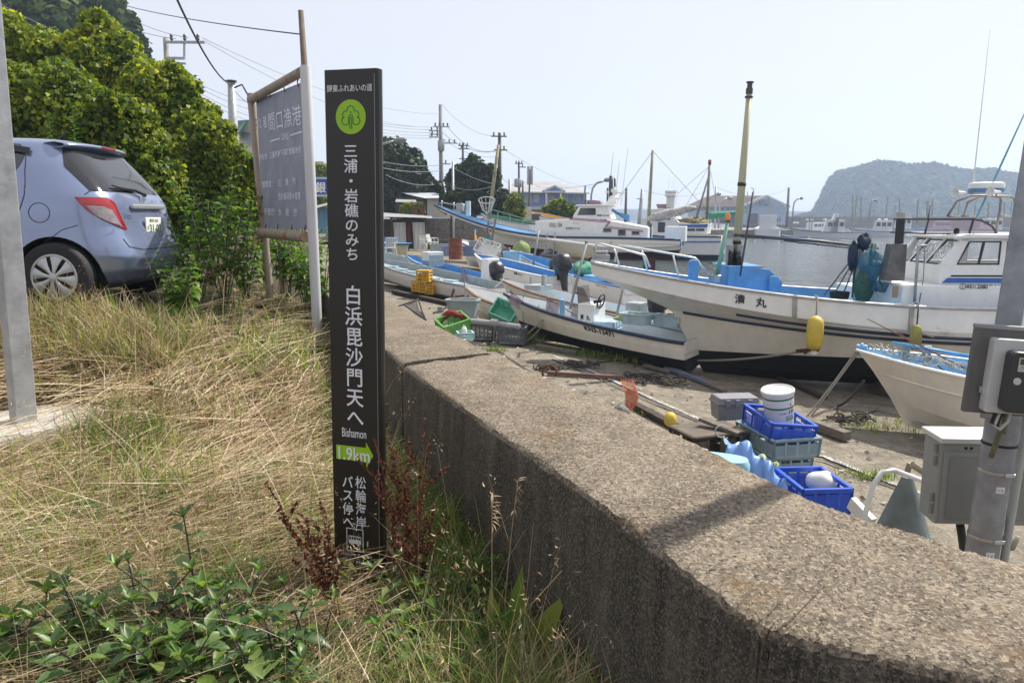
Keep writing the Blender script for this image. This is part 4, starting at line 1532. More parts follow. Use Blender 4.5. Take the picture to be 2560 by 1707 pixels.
def at_boat(bow, Db, stern, Ds, z0=None):
 """bow tip and stern rail picked on the photograph with their distances -> base point, heading, length, sheer heights"""
 B, S = W(*bow, Db), W(*stern, Ds)
 mx_, my_ = B.lerp(S, .45).x, B.lerp(S, .45).y
 g = gq(mx_, my_) if z0 is None else z0
 d = Vector((S.x - B.x, S.y - B.y, 0))
 return Vector((B.x, B.y, g)), math.atan2(d.y, d.x), d.length, B.z - g, S.z - g
cowlm = mat('dark_blue_black_cowl', (.008,.010,.018),.35, var=.1, coat=.15)
legm = mat('outboard_leg', (.025,.026,.03),.4, var=.1)
def outboard(parent, loc, tilt=0.0, rz=0.0, k=1.0, m_=None):
 e = bpy.data.objects.new('outboard_motor', None)
 col.objects.link(e)
 e.empty_display_size = .1
 e.parent = parent
 e.location = loc
 e.rotation_euler = (0, tilt, rz)
 e.scale = (k, k, k)
 def rr(cx, cy, z, a, b_, n=20):
  return [(cx + a * math.copysign(abs(math.cos(t)) ** .55, math.cos(t)), cy + b_ * math.copysign(abs(math.sin(t)) ** .55, math.sin(t)), z) for t in [2 * math.pi * i / n for i in range(n)]]
 mb = MB()
 rows = [rr(.08,0,.02,.17,.13), rr(.08,0,.06,.20,.155), rr(.09,0,.18,.21,.16), rr(.08,0,.30,.19,.15), rr(.06,0,.37,.15,.12), rr(.05,0,.395,.08,.07)]
 mb.grid(rows, close=True)
 mb.f += [tuple(range(20))[::-1], tuple(range(100,120))]
 mb.m += [0,0]
 mb.build('cowl', m_ or cowlm, e, smooth=50)
 mb = MB()
 rows = [rr(.09,0,.03,.13,.10), rr(.10,0,-.10,.09,.07), rr(.11,0,-.35,.075,.045), rr(.13,0,-.52,.085,.035), rr(.15,0,-.62,.14,.05), rr(.14,0,-.68,.10,.03), rr(.10,0,-.80,.06,.012)]
 mb.grid(rows, close=True)
 mb.f += [tuple(range(20))[::-1], tuple(range(120,140))]
 mb.m += [0,0]
 mb.box((.14,0,-.50),(.34,.16,.012))
 mb.box((-.06,0,-.05),(.09,.16,.22))
 mb.build('leg', legm, e, smooth=45)
 mb = MB()
 mb.lathe([(.0,0),(.03,.01),(.035,.08),(.01,.12)], 10,(.27,0,-.62), axis=(1,0,0))
 for i in range(3):
  a = 2 * math.pi * i / 3
  c_ = Vector((.32,0,-.62))
  v = Vector((0, math.cos(a), math.sin(a)))
  w_ = Vector((.03,-math.sin(a) * .05, math.cos(a) * .05))
  mb.add([c_ + v * .03 - w_ * .4, c_ + v * .12 - w_, c_ + v * .125 + w_, c_ + v * .03 + w_ * .4], [(0,1,2,3)])
 mb.build('propeller', legm, e, smooth=40, solid=.006)
 return e
def small_boat(name, label, bow, Db, stern, Ds, beam, outm, botm, railm, inm, deckm, z0=None, rail_r=.022, dd=.3, group='small open boats hauled up on the slipway', boot=.33, foot=.55, lit=None, capm=None, cat='boat', kz=None, rubs=(), flat_bow=.02):
 P0, hd, L, hb, hs = at_boat(bow, Db, stern, Ds, z0)
 t_ = thing(name, label, cat, P0, hd, group)
 b = beam / 2
 gz_ = [gq(*(P0 + Vector((math.cos(hd), math.sin(hd),0)) * L * k).xy) - P0.z + .05 for k in (.08,1)]
 kb, ks = (min(gz_[0], hb * .55), min(gz_[1], hs * .55)) if z0 is None else (kz or (0,0))
 ht = hb - kb
 h = SmallHull(L, [(0,1,1,0, b, b * .82,2.1, flat_bow),(foot * .35 * ht, .72,.72,0, b * .985, b * .80,2.0),
      (foot * .75 * ht, .36, boot, 0, b * .92, b * .76,1.8),(foot * .95 * ht, .14,.10,0, b * .62, b * .6,1.7),(foot * 1.1 * ht, 0,0,0,.03,.03,1.5)], hb, hs, kb, ks, sm=.5)
 h.build(t_, [outm, outm, botm, botm], rail=railm, rail_r=rail_r, deck=deckm, inner=inm, dd=dd, gw_=.06, cap=capm or railm, rubs=rubs)
 return t_, h, L
# ---------------- the large white boat with the overhanging bow
BIGY = 13.2
big = thing('fishing_boat', 'large white fishing boat with long raked bow, yellow fender and wheelhouse beside the meter pole', 'fishing boat', (W(1478,655, BIGY).x, BIGY, -1.32), rad(-1.5))
zb = W(1478,655, BIGY).z + 1.32
bh_ = Hull(10.8, [(0, zb, 1.40,1.40,1.38,1.15,2.2,.14),
      (.02, zb - .22,1.00,1.0,1.37,1.14,2.2,.12),
      (1.45,1.20,.80,.84,1.28,1.08,2.0,.02),
      (1.85,.48,.52,.60,1.14,1.0,1.9),
      (1.98,.22,.08,.06,.72,.7,1.6),
      (2.08,.05,-.16,-.26,.05,.05,1.5)], sm=.55, zl=.62)
bh_.build(big, [white, white, cream, blackpaint, blackpaint], rail=mat('aluminium_edge', (.48,.48,.47),.45,.4, dirt=.2, dcol=(.25,.23,.2), dscale=9), rail_r=.026, deck=lightblue, inner=bluedeck, dd=.55, gw_=.10, cap=white,
      rubs=[(2,0.0,.02,1,.030, navy),(1,.55,.16,1,.028, navy)], ns=44)
def bl(x, y, dy=0.0):                  # picture point -> local point in the big boat's near-side plane, dy metres beyond its centre line
 p = W(x, y, BIGY + dy)
 return chain(big).inverted() @ p
def bside(x, yy):                      # near-side gunwale point by picture column
 best = None
 for i in range(400):
  u = i / 400
  wp = chain(big) @ bh_.p(0, u, -1)
  px = CXP + FPX * wp.x / (wp.y * math.cos(PT) - (wp.z - HC) * math.sin(PT))
  if best is None or abs(px - x) < best[0]:
   best = (abs(px - x), u)
 return best[1]
# bow rails
pulp = mat('pulpit_pipe', (.62,.63,.60),.35,.5, var=.1)
def pulpit(pts, dy):
 q = [bl(x, y, dy) for x, y in pts]
 out = [q[0]]
 for a, b_, c_ in zip(q, q[1:], q[2:]):
  out += [b_.lerp(a, .12), b_.lerp(a, .03) * .5 + b_.lerp(c_, .03) * .5, b_.lerp(c_, .12)]
 out.append(q[-1])
 return out
for dy, pts in ((-.25, [(1485,648),(1492,607),(1612,638),(1625,668)]),(.15, [(1537,655),(1545,612),(1740,645),(1776,698)])):
 mb = MB()
 mb.tube(pulpit(pts, dy),.019,10)
 for i in ((.35,) if dy < 0 else (.30,.70)):
  a, b_ = bl(*pts[1], dy), bl(*pts[2], dy)
  q = a.lerp(b_, i)
  mb.tube([q, q + Vector((.12,0,-.36 if dy < 0 else -.40))], .017,8)
 mb.build('bow_rail', pulp, big, smooth=True)
mb = MB()
c_ = bl(1502,645)
mb.box(c_ + Vector((0,0,.02)),(.30,.24,.08))
mb.box(c_ + Vector((-.12,.1,.10)),(.03,.03,.16))
mb.box(c_ + Vector((.12,.1,.10)),(.03,.03,.16))
mb.box(c_ + Vector((.0,.1,.18)),(.30,.03,.03))
mb.tube([c_ + Vector((-.1,-.06,.1)), c_ + Vector((.1,-.06,.1))], .035,10)
mb.build('bow_roller', greymetal, big, bevel=.004)
# blue stem posts and bulkhead
for x, y, dy in ((1733,690,-.2),(1932,722,-.3)):
 mb = MB()
 a = bl(x, y, dy)
 hh = (bl(x, 650 if x < 1800 else 690, dy) - a).z
 mb.prism([(-.075,-.25),(.075,-.25),(.085, hh - .03),(.05, hh),(-.05, hh),(-.085, hh - .03)], a + Vector((0,-.05,0)),(1,0,0),(0,0,1),(0,.12,0))
 mb.build('mooring_bitt', bluedeck, big, bevel=.012)
mb = MB()
a = bl(1806,678,.1)
mb.prism([(0,-.3),(.96,-.36),(.96,-.16),(.72,.06),(0,.10)], a + Vector((0,-.35,0)),(1,0,0),(0,0,1),(0,.07,0))
mb.prism([(0,-.3),(.12,-.3),(.12,.12),(0,.12)], a + Vector((0,-.42,0)),(1,0,0),(0,0,1),(0,.8,0))
mb.box(a + Vector((.3,.2,.10)),(.62,1.1,.03))
mb.build('fore_bulkhead', bluedeck, big, bevel=.01)
# mast with its tabernacle and lashings
mastm = mat('pale_green_mast', (.42,.40,.25),.5, var=.1, dirt=.2, dcol=(.2,.17,.09), dscale=8, stretch=(1,1,.3))
mb = MB()
m0, m1 = bl(1838,665,.1), bl(1873,232,.1)
mb.tube([m0, m0.lerp(m1,.5), m1], [.075,.066,.045], 16)
mb.build('mast', mastm, big, smooth=True)
md_ = (m1 - m0).normalized()
mb = MB()
mb.tube([m1 - md_ * .02, m1 + md_ * .07], .06,12)
mb.tube([m1 + md_ * .07, m1 + md_ * .16], .045,12)
mb.tube([m1 + md_ * .16, m1 + md_ * .18], .066,12)
mb.tube([m1 - md_ * .09, m1 - md_ * .06], .07,12)
mb.build('masthead_light', darkgrey, big, smooth=40)
mb = MB()
for k in (.48,.14):
 q = m0.lerp(m1, k)
 mb.tube([q - md_ * .03, q + md_ * .03], .075,14)
mb.build('mast_band', rubber, big, smooth=True)
mb = MB()
q = bl(1830,668,.05)
for i in range(16):
 pts = [q + Vector((.10 * math.cos(a + i),-.12 + .08 * math.sin(a * 1.3 + i * 2),.12 * math.sin(a + i * .7) + random.uniform(-.12,.22))) for a in np.linspace(0,4.5,12)]
 mb.tube(pts, .010,5)
mb.build('lashing', rubber, big, smooth=True)
mb = MB()
for x in (1823,1846):
 mb.box(bl(x, 655,.05),(.10,.14,.62))
mb.build('tabernacle', greymetal, big, bevel=.01)
# beacon on a green pole
mb = MB()
b0_, b1_ = bl(1791,695,-.2), bl(1819,555,-.2)
mb.tube([b0_, b1_], [.04,.028], 10)
mb.build('beacon_pole', mat('green_pole', (.16,.36,.27),.5, dirt=.3, dcol=(.3,.3,.22), dscale=14), big, smooth=True)
mb = MB()
mb.lathe([(.042,0),(.045,.02),(.042,.03)], 14, b1_)
mb.build('beacon_base', darkgrey, big, smooth=40)
mb = MB()
mb.lathe([(.044,.03),(.046,.05),(.046,.12),(.036,.145),(0,.15)], 16, b1_)
mb.build('beacon_lens', mat('amber_lens', (.75,.22,.01),.2, coat=.7, var=.05), big, smooth=40)
mb = MB()
mb.lathe([(.09,0),(.10,.12),(.085,.13),(.085,.03)], 14, bl(1790,705,-.25), capt=False)
mb.build('bucket', greymetal, big, smooth=40)
# thin antenna pole and long horizontal boom
mb = MB()
mb.tube([bl(1850,690,-.25), bl(1883,480,-.25)], .018,8)
mb.tube([bl(1883,480,-.25), bl(1885,474,-.25), bl(1878,470,-.25)], .006,6)
mb.build('gaff_pole', darkgrey, big, smooth=True)
mb = MB()
mb.tube([bl(1835,588,.05), bl(2035,602,.1), bl(2195,621,.2)], [.032,.03,.022], 10)
mb.tube([bl(1960,602,.05), bl(2180,626,.2)], .014,8)
for x in range(1900,2170,44):
 y = 588 + (x - 1835) * .09
 mb.tube([bl(x, y - 3,.06), bl(x + 12, y + 9,.09), bl(x + 26, y + 4,.12)], .006,5)
mb.build('boom', darkgrey, big, smooth=True)
# dip-net bundle on its stand amidships
netblue = mat('blue_net', (.03,.16,.26),.8, alpha=.62, var=.4, scale=60)
netdark = mat('dark_blue_net', (.012,.03,.06),.8, var=.4, scale=40)
mb = MB()
for dx, top in ((0,640),(.10,640),(.18,660),(-.08,660)):
 q = bl(2146,745,-.2) + Vector((dx, random.uniform(-.1,.1),0))
 mb.tube([q, q + Vector((.02 + dx * .3,0,.95))], .032,10)
mb.build('net_post', mat('green_tubes', (.03,.10,.07),.5, var=.2), big, smooth=True)
mb = MB()
q = bl(2150,660,-.2)
mb.tube([q + Vector((-.02,0,-.75)), q + Vector((0,0,-.2)), q + Vector((.02,0,.30))], [.06,.07,.045], 10)
mb.build('winch_post', greymetal, big, smooth=True)
def blob(name, c_, r_, m_, parent, seed, n=(18,12), amp=.25, smooth=True):
 r = random.Random(seed)
 ph = [r.uniform(0,6) for _ in range(6)]
 mb = MB()
 rows = []
 for i in range(n[1] + 1):
  th_ = math.pi * i / n[1]
  row = []
  for j in range(n[0]):
   a = 2 * math.pi * j / n[0]
   k = 1 + amp * (math.sin(2 * a + ph[0]) * math.sin(th_ * 2 + ph[1]) + .6 * math.sin(5 * a + ph[2]) * math.sin(3 * th_ + ph[3]))
   row.append(Vector(c_) + Vector((r_[0] * k * math.sin(th_) * math.cos(a), r_[1] * k * math.sin(th_) * math.sin(a), r_[2] * k * math.cos(th_))))
  rows.append(row)
 mb.grid(rows, close=True)
 return mb.build(name, m_, parent, smooth=smooth)
blob('black_bag', bl(2160,606,-.25),(.11,.11,.13), netdark, big, 4)
blob('net_bag', bl(2132,640,-.25),(.09,.09,.22), netdark, big, 6, amp=.2)
blob('net_bag', bl(2176,668,-.5),(.17,.13,.27), netblue, big, 8, amp=.3)
blob('net_bag', bl(2192,690,-.55),(.20,.13,.24), netblue, big, 11, amp=.35)
blob('net_bag', bl(2160,715,-.5),(.16,.12,.32), mat('green_net_bundle', (.03,.09,.06),.8, var=.4, scale=30), big, 14, amp=.15)
mb = MB()
for (x0, y0, x1, y1) in ((2085,735,2135,650),(2105,742,2140,655),(2060,738,2120,660)):
 mb.tube([bl(x0, y0,-.3), bl(x1, y1,-.25)], .012,6)
mb.build('boathook', darkgrey, big)
mb = MB()
mb.tube([bl(2190,758,-.45), bl(2188,690,-.45)], .022,8)
mb.build('stanchion', offwhite, big, smooth=True)
mb = MB()
mb.tube([bl(2198,700,-.45), bl(2207,720,-.45), bl(2215,740,-.45), bl(2213,756,-.45)], .02,8)
mb.build('green_hose', mat('green_hose', (.04,.30,.06),.5), big, smooth=True)
mb = MB()
mb.lathe([(.15,0),(.165,.10),(.165,.12),(.15,.12),(.14,.02)], 18, bl(2098,746,-.3), capt=False)
mb.build('black_tub', blackpaint, big, smooth=40)
# deckhouse and wheelhouse
wy0, wy1 = -.80,.80
G = bl(2217,757,-1.0)
zg = G.z
x0 = bl(2240,700,-.8).x
ztop = bl(2300,709,-.8).z
def prof(mbx, pts, y0, y1, mi=0):
 mbx.prism(pts, (0, y0,0),(1,0,0),(0,0,1),(0, y1 - y0,0), mi)
mb = MB()
prof(mb, [(x0 - .05, zg - .5),(x0 + 5, zg - .5),(x0 + 5, ztop),(x0 - .05, ztop)], -1.02,1.02)
mb.build('deckhouse', white, big, bevel=.02)
mb = MB()
mb.box((x0 - .22,.35, zg - .02),(.34,.9,.42))
mb.build('engine_hatch', white, big, bevel=.02)
zr = bl(2300,588,-.8).z
zs_ = bl(2300,661,-.8).z
xw0 = bl(2340,661,-.8).x
sl_ = bl(2394,595,-.8).x - xw0
mb = MB()
xe_ = x0 + 4.6
zw = ztop + .002
hz_ = zr - .06
mb.prism([(xw0, zw),(xe_, zw),(xe_, zs_),(xw0, zs_)], (0, wy0,0),(1,0,0),(0,0,1),(0,.05,0))
mb.prism([(xw0, zw),(xe_, zw),(xe_, zs_),(xw0, zs_)], (0, wy1 - .05,0),(1,0,0),(0,0,1),(0,.05,0))
mb.prism([(xw0, zw),(xw0 + .05, zw),(xw0 + .05, zs_),(xw0, zs_)], (0, wy0 + .05,0),(1,0,0),(0,0,1),(0,1.5,0))
wa, wb_, wc_, wd_ = [bl(x, 661,-.8).x for x in (2378,2404,2482,2495)]
we_ = bl(2520,661,-.8).x
for yy in (wy0, wy1 - .05):
 for (a, b_, c_, d_) in ((xw0, wa, wb_, xw0 + sl_),(wc_, wd_, wd_, wc_),(we_, we_ + .12, we_ + .12, we_ - .03),(we_ + 1.0, we_ + 1.3, we_ + 1.3, we_ + 1.0)):
  mb.prism([(a, zs_),(b_, zs_),(c_, hz_),(d_, hz_)], (0, yy, 0),(1,0,0),(0,0,1),(0,.05,0))
 mb.prism([(xw0 + sl_ * .9, hz_ - .03),(xe_, hz_ - .03),(xe_, hz_ + .01),(xw0 + sl_ * .9, hz_ + .01)], (0, yy, 0),(1,0,0),(0,0,1),(0,.05,0))
for yy in (wy0 + .052, wy0 + .50, wy1 - .55, wy1 - .112):
 mb.prism([(xw0, zs_),(xw0 + .05, zs_),(xw0 + sl_ + .05, hz_),(xw0 + sl_, hz_)], (0, yy, 0),(1,0,0),(0,0,1),(0,.06,0))
mb.build('wheelhouse', white, big, bevel=.006)
mb = MB()
prof(mb, [(xw0 + sl_ - .10, hz_ + .011),(xe_ + .2, hz_ + .011),(xe_ + .2, hz_ + .075),(xw0 + sl_, hz_ + .085),(xw0 + sl_ - .10, hz_ + .05)], wy0 - .10, wy1 + .10)
mb.build('wheelhouse_roof', white, big, bevel=.02)
pane = glass('boat_pane', (.35,.38,.40),.16,.03)
darkframe = mat('dark_window_frame', (.03,.032,.036),.5)
for i, (a, b_) in enumerate(((wy0 + .07, wy0 + .49),(wy0 + .57, wy1 - .56),(wy1 - .48, wy1 - .07))):
 mb = MB()
 q = [Vector((xw0 + .02, a, zs_ + .01)), Vector((xw0 + .02, b_, zs_ + .01)), Vector((xw0 + sl_ + .02, b_, hz_ - .03)), Vector((xw0 + sl_ + .02, a, hz_ - .03))]
 mb.add(q, [(0,1,2,3)])
 wf = mb.build('windscreen', pane, big)
 mb = MB()
 for p_, r_ in zip(q, q[1:] + q[:1]):
  mb.bar(p_, r_, .025)
 mb.build('window_frame', darkframe, wf)
 if i < 2:
  c_ = (q[0] + q[2]) / 2 + Vector((-.02,0,0))
  ring = [c_ + (q[1] - q[0]).normalized() * (.15 * math.cos(t)) + (q[3] - q[0]).normalized() * (.15 * math.sin(t)) for t in np.linspace(0,2 * math.pi, 26)]
  mb = MB()
  mb.tube(ring, .014,6)
  mb.tube([c_, c_ + Vector((-.03,0,0))], .035,10)
  mb.tube([c_, c_ + (q[2] - q[0]) * .2], .012,6)
  mb.build('clear_view_screen', offwhite, wf)
for (a, b_, c_, d_) in ((wa + .01, wc_ - .01, wc_ - .01, wb_ + .01),(wd_ + .01, we_ - .01, we_ - .04, wd_ + .01)):
 mb = MB()
 q = [Vector((a, wy0 + .01, zs_ + .015)), Vector((b_, wy0 + .01, zs_ + .015)), Vector((c_, wy0 + .01, hz_ - .045)), Vector((d_, wy0 + .01, hz_ - .045))]
 mb.add(q, [(0,1,2,3)])
 wf = mb.build('side_window', pane, big)
 mb = MB()
 for p_, r_ in zip(q, q[1:] + q[:1]):
  mb.bar(p_, r_, .022)
 if b_ - a > .5:
  k = .52
  mb.bar(q[0].lerp(q[1], k), q[3].lerp(q[2], k - .06),.03)
 mb.build('window_frame', darkframe, wf)
# stripes and letters on the house side
dz = lambda y: bl(2350, y, -.8).z
mb = MB()
yv = wy0 - .003
xx0 = bl(2355,690,-.8).x
mb.prism([(xx0 + .05, dz(690)),(xe_, dz(690)),(xe_, dz(686)),(xx0 + .07, dz(686))], (0, yv, 0),(1,0,0),(0,0,1),(0,-.003,0))
mb.build('black_stripe', ink, big)
mb = MB()
mb.prism([(xx0 - .08, dz(705)),(xe_, dz(705)),(xe_, dz(695)),(xx0 + .0, dz(693))], (0, yv - .01,0),(1,0,0),(0,0,1),(0,-.003,0))
mb.build('blue_stripe', mat('blue_stripe', (.03,.13,.45),.4, var=.05), big)
fbig = (Vector((0,-1.025,0)), Vector((1,0,0)), Vector((0,0,1)), Vector((0,-1,0)))
def bt(s, xa, ya, xb, yb, b=.01, dy=-1.03):
 a, c_ = bl(xa, yb, dy), bl(xb, ya, dy)
 return (s, a.x, a.z, c_.x, c_.z, b)
lettering([bt('釣', 2391,709,2396,720,.0), bt('神奈川', 2401,708,2426,720,.015), bt('2080', 2428,708,2455,720,.02), bt('長-2-5', 2457,708,2484,713,.0), bt('KN3-13470', 2491,706,2560,722,.03)], 'registration_lettering', ink, big, fbig, world=False)
mb = MB()
a = bl(2393.5,714,-1.03)
mb.tube([Vector((a.x + .045 * math.cos(t),-1.027, a.z + .045 * math.sin(t))) for t in np.linspace(0,2 * math.pi, 24)], .005,5)
mb.build('ring_mark', ink, big)
# name on the bow
un = bside(1880,0)
for ch, pxx in (('清', 1852),('丸', 1904)):
 u = bside(pxx, 0)
 A, B_ = bh_.p(0, u, -1), bh_.p(1, u, -1)
 ux = (bh_.p(0, u + .02,-1) - bh_.p(0, u - .02,-1)).normalized()
 uz = (A - B_).normalized()
 nn = ux.cross(uz).normalized()
 if nn.y > 0:
  nn = -nn
 o_ = A.lerp(B_, .52)
 lettering([(ch, 0,0, None, (.17,.17),.02)], 'name_lettering', ink, big, (o_ + nn * .012, ux, uz, nn), world=False)
# exhaust pipe, radar arch, flybridge screen, radome, horns, antennas
mb = MB()
e0 = bl(2238,702,-.85)
e1 = bl(2245,610,-.85)
mb.prism([(-.18,0),(.16,0),(.15,(e1 - e0).z),(-.10,(e1 - e0).z)], e0,(1,0,0),(0,0,1),(0,.22,0))
mb.build('exhaust_housing', mat('sooty_steel', (.14,.135,.13),.6,.3, var=.25), big, bevel=.01)
mb = MB()
e2 = bl(2256,536,-.75)
mb.tube([bl(2247,612,-.75), bl(2252,545,-.75)], .068,14)
mb.build('exhaust_pipe', mat('exhaust_black', (.02,.02,.022),.6), big, smooth=40)
mb = MB()
mb.tube([bl(2252,546,-.75), bl(2253,531,-.75)], .072,14)
mb.build('exhaust_cap', mat('pale_cap', (.42,.42,.36),.6), big, smooth=40)
fr = [bl(2312,584,-.6), bl(2322,548,-.6), bl(2432,548,-.6), bl(2455,552,-.6), bl(2480,566,-.6), bl(2492,584,-.6)]
smoke = glass('smoked_screen', (.42,.30,.38),.55,.05)
mb = MB()
mb.add(fr, [tuple(range(6))])
sc_ = mb.build('flybridge_screen', smoke, big)
mb = MB()
mb.tube(fr[:2] + fr[2:], .018,6)
mb.bar(fr[0], fr[-1], .025)
mb.bar(bl(2423,584,-.61), bl(2434,549,-.61),.035,.02)
mb.build('screen_frame', darkframe, sc_)
mb = MB()
back = [p + Vector((0,1.2,0)) for p in fr]
mb.tube([fr[1], back[1]], .018,6)
mb.tube([fr[0], back[0]], .018,6)
mb.build('screen_frame', darkframe, sc_)
archm = mat('brown_stained_pipe', (.24,.20,.17),.45,.4, dirt=.3, dcol=(.2,.1,.05), dscale=14)
def arch(pts, dy, r_=.02):
 q = [bl(x, y, dy) for x, y in pts]
 out = [q[0]]
 for a, b_, c_ in zip(q, q[1:], q[2:]):
  out += [b_.lerp(a, .25), b_ * .72 + a * .14 + c_ * .14, b_.lerp(c_, .25)]
 out.append(q[-1])
 mb = MB()
 mb.tube(out, r_, 8)
 return mb
mbx = arch([(2368,542),(2400,490),(2498,489),(2504,505),(2488,584)], -.55)
mbx.build('radar_arch', archm, big, smooth=True)
mbx = arch([(2408,542),(2424,493),(2520,489),(2540,500),(2543,584)], .35)
mbx.build('radar_arch', archm, big, smooth=True)
mb = MB()
for x in (2372,2405):
 mb.tube([bl(x, 541,-.55), bl(x + 34,541,.35)], .014,6)
mb.tube([bl(2425,489,-.55), bl(2425,489,.35)], .02,6)
mb.tube([bl(2490,489,-.55), bl(2490,489,.35)], .02,6)
mb.tube([bl(2500,541,-.55), bl(2541,541,.35)], .018,6)
mb.build('arch_crossbar', archm, big, smooth=True)
c_ = bl(2464,486,-.15)
mb = MB()
mb.lathe([(.20,.02),(.26,.045),(.272,.09),(.275,.15),(.268,.185),(.22,.205),(0,.21)], 30, c_)
rd = mb.build('radome', mat('radome_white', (.70,.71,.72),.35, var=.03), big, smooth=40)
mb = MB()
mb.lathe([(.20,.0),(.267,.03),(.2775,.09),(.2775,.10)], 30, c_ + Vector((0,0,-.004)), capt=False)
mb.build('radome_base', mat('radome_blue', (.10,.22,.38),.4), rd, smooth=40)
for (x, y) in ((2396,482),(2484,480)):
 mb = MB()
 mb.lathe([(.02,.22),(.03,.12),(.045,.04),(.075,.0),(.078,-.01),(.06,.01),(.0,.05)], 16, bl(x - 8, y, -.62), axis=(1,.35,0), capt=False)
 mb.build('loudhailer', offwhite, big, smooth=50)
mb = MB()
mb.lathe([(.04,0),(.045,.06),(.03,.09),(0,.095)], 12, bl(2391,584,-.75) + Vector((0,0,0)))
mb.build('navigation_lamp', blackpaint, big, smooth=50)
ant = [((2430,486),(2475,75),.012),((2440,549),(2600,200),.022),((2552,490),(2575,380),.018),((2320,548),(2326,514),.014)]
for i, (a, b_, r_) in enumerate(ant):
 mb = MB()
 mb.tube([bl(*a, -.1), bl(*b_, -.1)], [r_, r_ * .35], 6)
 mb.build('antenna', [offwhite, mat('blue_rod', (.12,.32,.42),.4), darkgrey, darkgrey][i], big, smooth=True)
# washboard stanchions, chafing plates, davit
mb = MB()
q = bl(2286,755,-1.25)
mb.tube([q, bl(2296,618,-1.1), bl(2300,615,-1.1), bl(2316,614,-1.1)], .022,8)
mb.build('davit', greymetal, big, smooth=True)
mb = MB()
mb.tube([bl(2310,615,-1.1), bl(2311,650,-1.1), bl(2308,700,-1.1), bl(2298,757,-1.2)], .006,5)
mb.build('davit_line', rubber, big, smooth=True)
mb = MB()
mb.box(bl(2238,729,-1.07),(.09,.02,.20))
mb.build('hatch_vent', mat('tan_vent', (.36,.27,.18),.6), big)
mb = MB()
mb.tube([bl(2320,744,-1.08), bl(2332,744,-1.08)], .018,8)
mb.tube([bl(2326,744,-1.06), bl(2330,757,-1.06)], .01,6)
mb.build('cleat', rubber, big)
platem = mat('worn_steel_plate', (.40,.38,.34),.45,.5, var=.25)
for xx in (1987,2280):
 u = bside(xx, 0)
 mb = MB()
 q = [bh_.p(0, u, -1) + Vector((0,-.012,.02)), bh_.p(1, u, -1) + Vector((0,-.014,0)), bh_.p(1, u, -1).lerp(bh_.p(2, u, -1),.5) + Vector((0,-.02,0))]
 for a, b_ in zip(q, q[1:]):
  mb.bar(a, b_, .07,.02)
 mb.build('chafing_plate', platem, big)
ua, ub = bside(1990,0), bside(2278,0)
for k_, f, r_ in ((1,.30,.016),):
 mb = MB()
 mb.tube([bh_.p(1, ua + (ub - ua) * i / 20,-1).lerp(bh_.p(2, ua + (ub - ua) * i / 20,-1), f) + Vector((0,-.02,0)) for i in range(21)], r_, 8)
 mb.build('steel_guard', steel, big, smooth=True)
# keel blocks under the boat
for x in (2.9,5.2,7.6):
 p_ = chain(big) @ Vector((x, 0,0))
 g = gq(p_.x, p_.y)
 if p_.z - g > .02:
  mb = MB()
  mb.box((p_.x, p_.y, (p_.z + g) / 2 - .02),(.3,1.5, max(.1, p_.z - g + .02)))
  tag(mb.build('keel_block', woodgrey, bevel=.01), 'timber keel block under the large white boat, ' + {2.9: 'nearest its bow', 5.2: 'beneath the fender', 7.6: 'near the meter pole'}[x], 'timber block', 'keel blocks under the large boat')
# fenders
fy = mat('yellow_fender', (.58,.43,.06),.5, var=.12, dirt=.25, dcol=(.35,.24,.05), dscale=6)
fo = mat('mossy_yellow_fender', (.30,.28,.08),.85, var=.3, dirt=.4, dcol=(.10,.10,.03), dscale=14, bump=.6)
for i, (xx, m_, lab, r_, h_) in enumerate(((2040, fy, 'plump yellow fender hanging on the side of the large white boat', .125,.52),(2292, fo, 'small mossy olive fender on a black rope against the white hull', .085,.36))):
 u = bside(xx, 0)
 A = chain(big) @ (bh_.p(0, u, -1) + Vector((0,-.03,.02)))
 top = W(xx, 792 if i == 0 else 815, A.y - r_ - .12)
 f_ = thing('fender', lab, 'fender', top, 0)
 mb = MB()
 mb.lathe([(.02,.02),(.06,.0),(r_ * .8,-.03),(r_, -.09),(r_ * 1.04,-h_ * .5),(r_, -h_ + .07),(r_ * .75,-h_ + .01),(.05,-h_ - .01)], 24,(0,0,0))
 mb.build('float', m_, f_, smooth=50)
 mb = MB()
 mb.tube([(A.x - top.x, A.y - top.y + .1, A.z - top.z + .02),(A.x - top.x, A.y - top.y - .01, A.z - top.z + .02),(0,0,0)], .012,6)
 mb.build('rope', ropemat if i == 0 else rubber, f_, smooth=True)
 if i == 0:
  mb = MB()
  mb.lathe([(.03,-h_ - .02),(.055,-h_ - .045),(.06,-h_ - .075),(.035,-h_ - .105),(0,-h_ - .11)], 14)
  mb.build('end_ball', offwhite, f_, smooth=50)
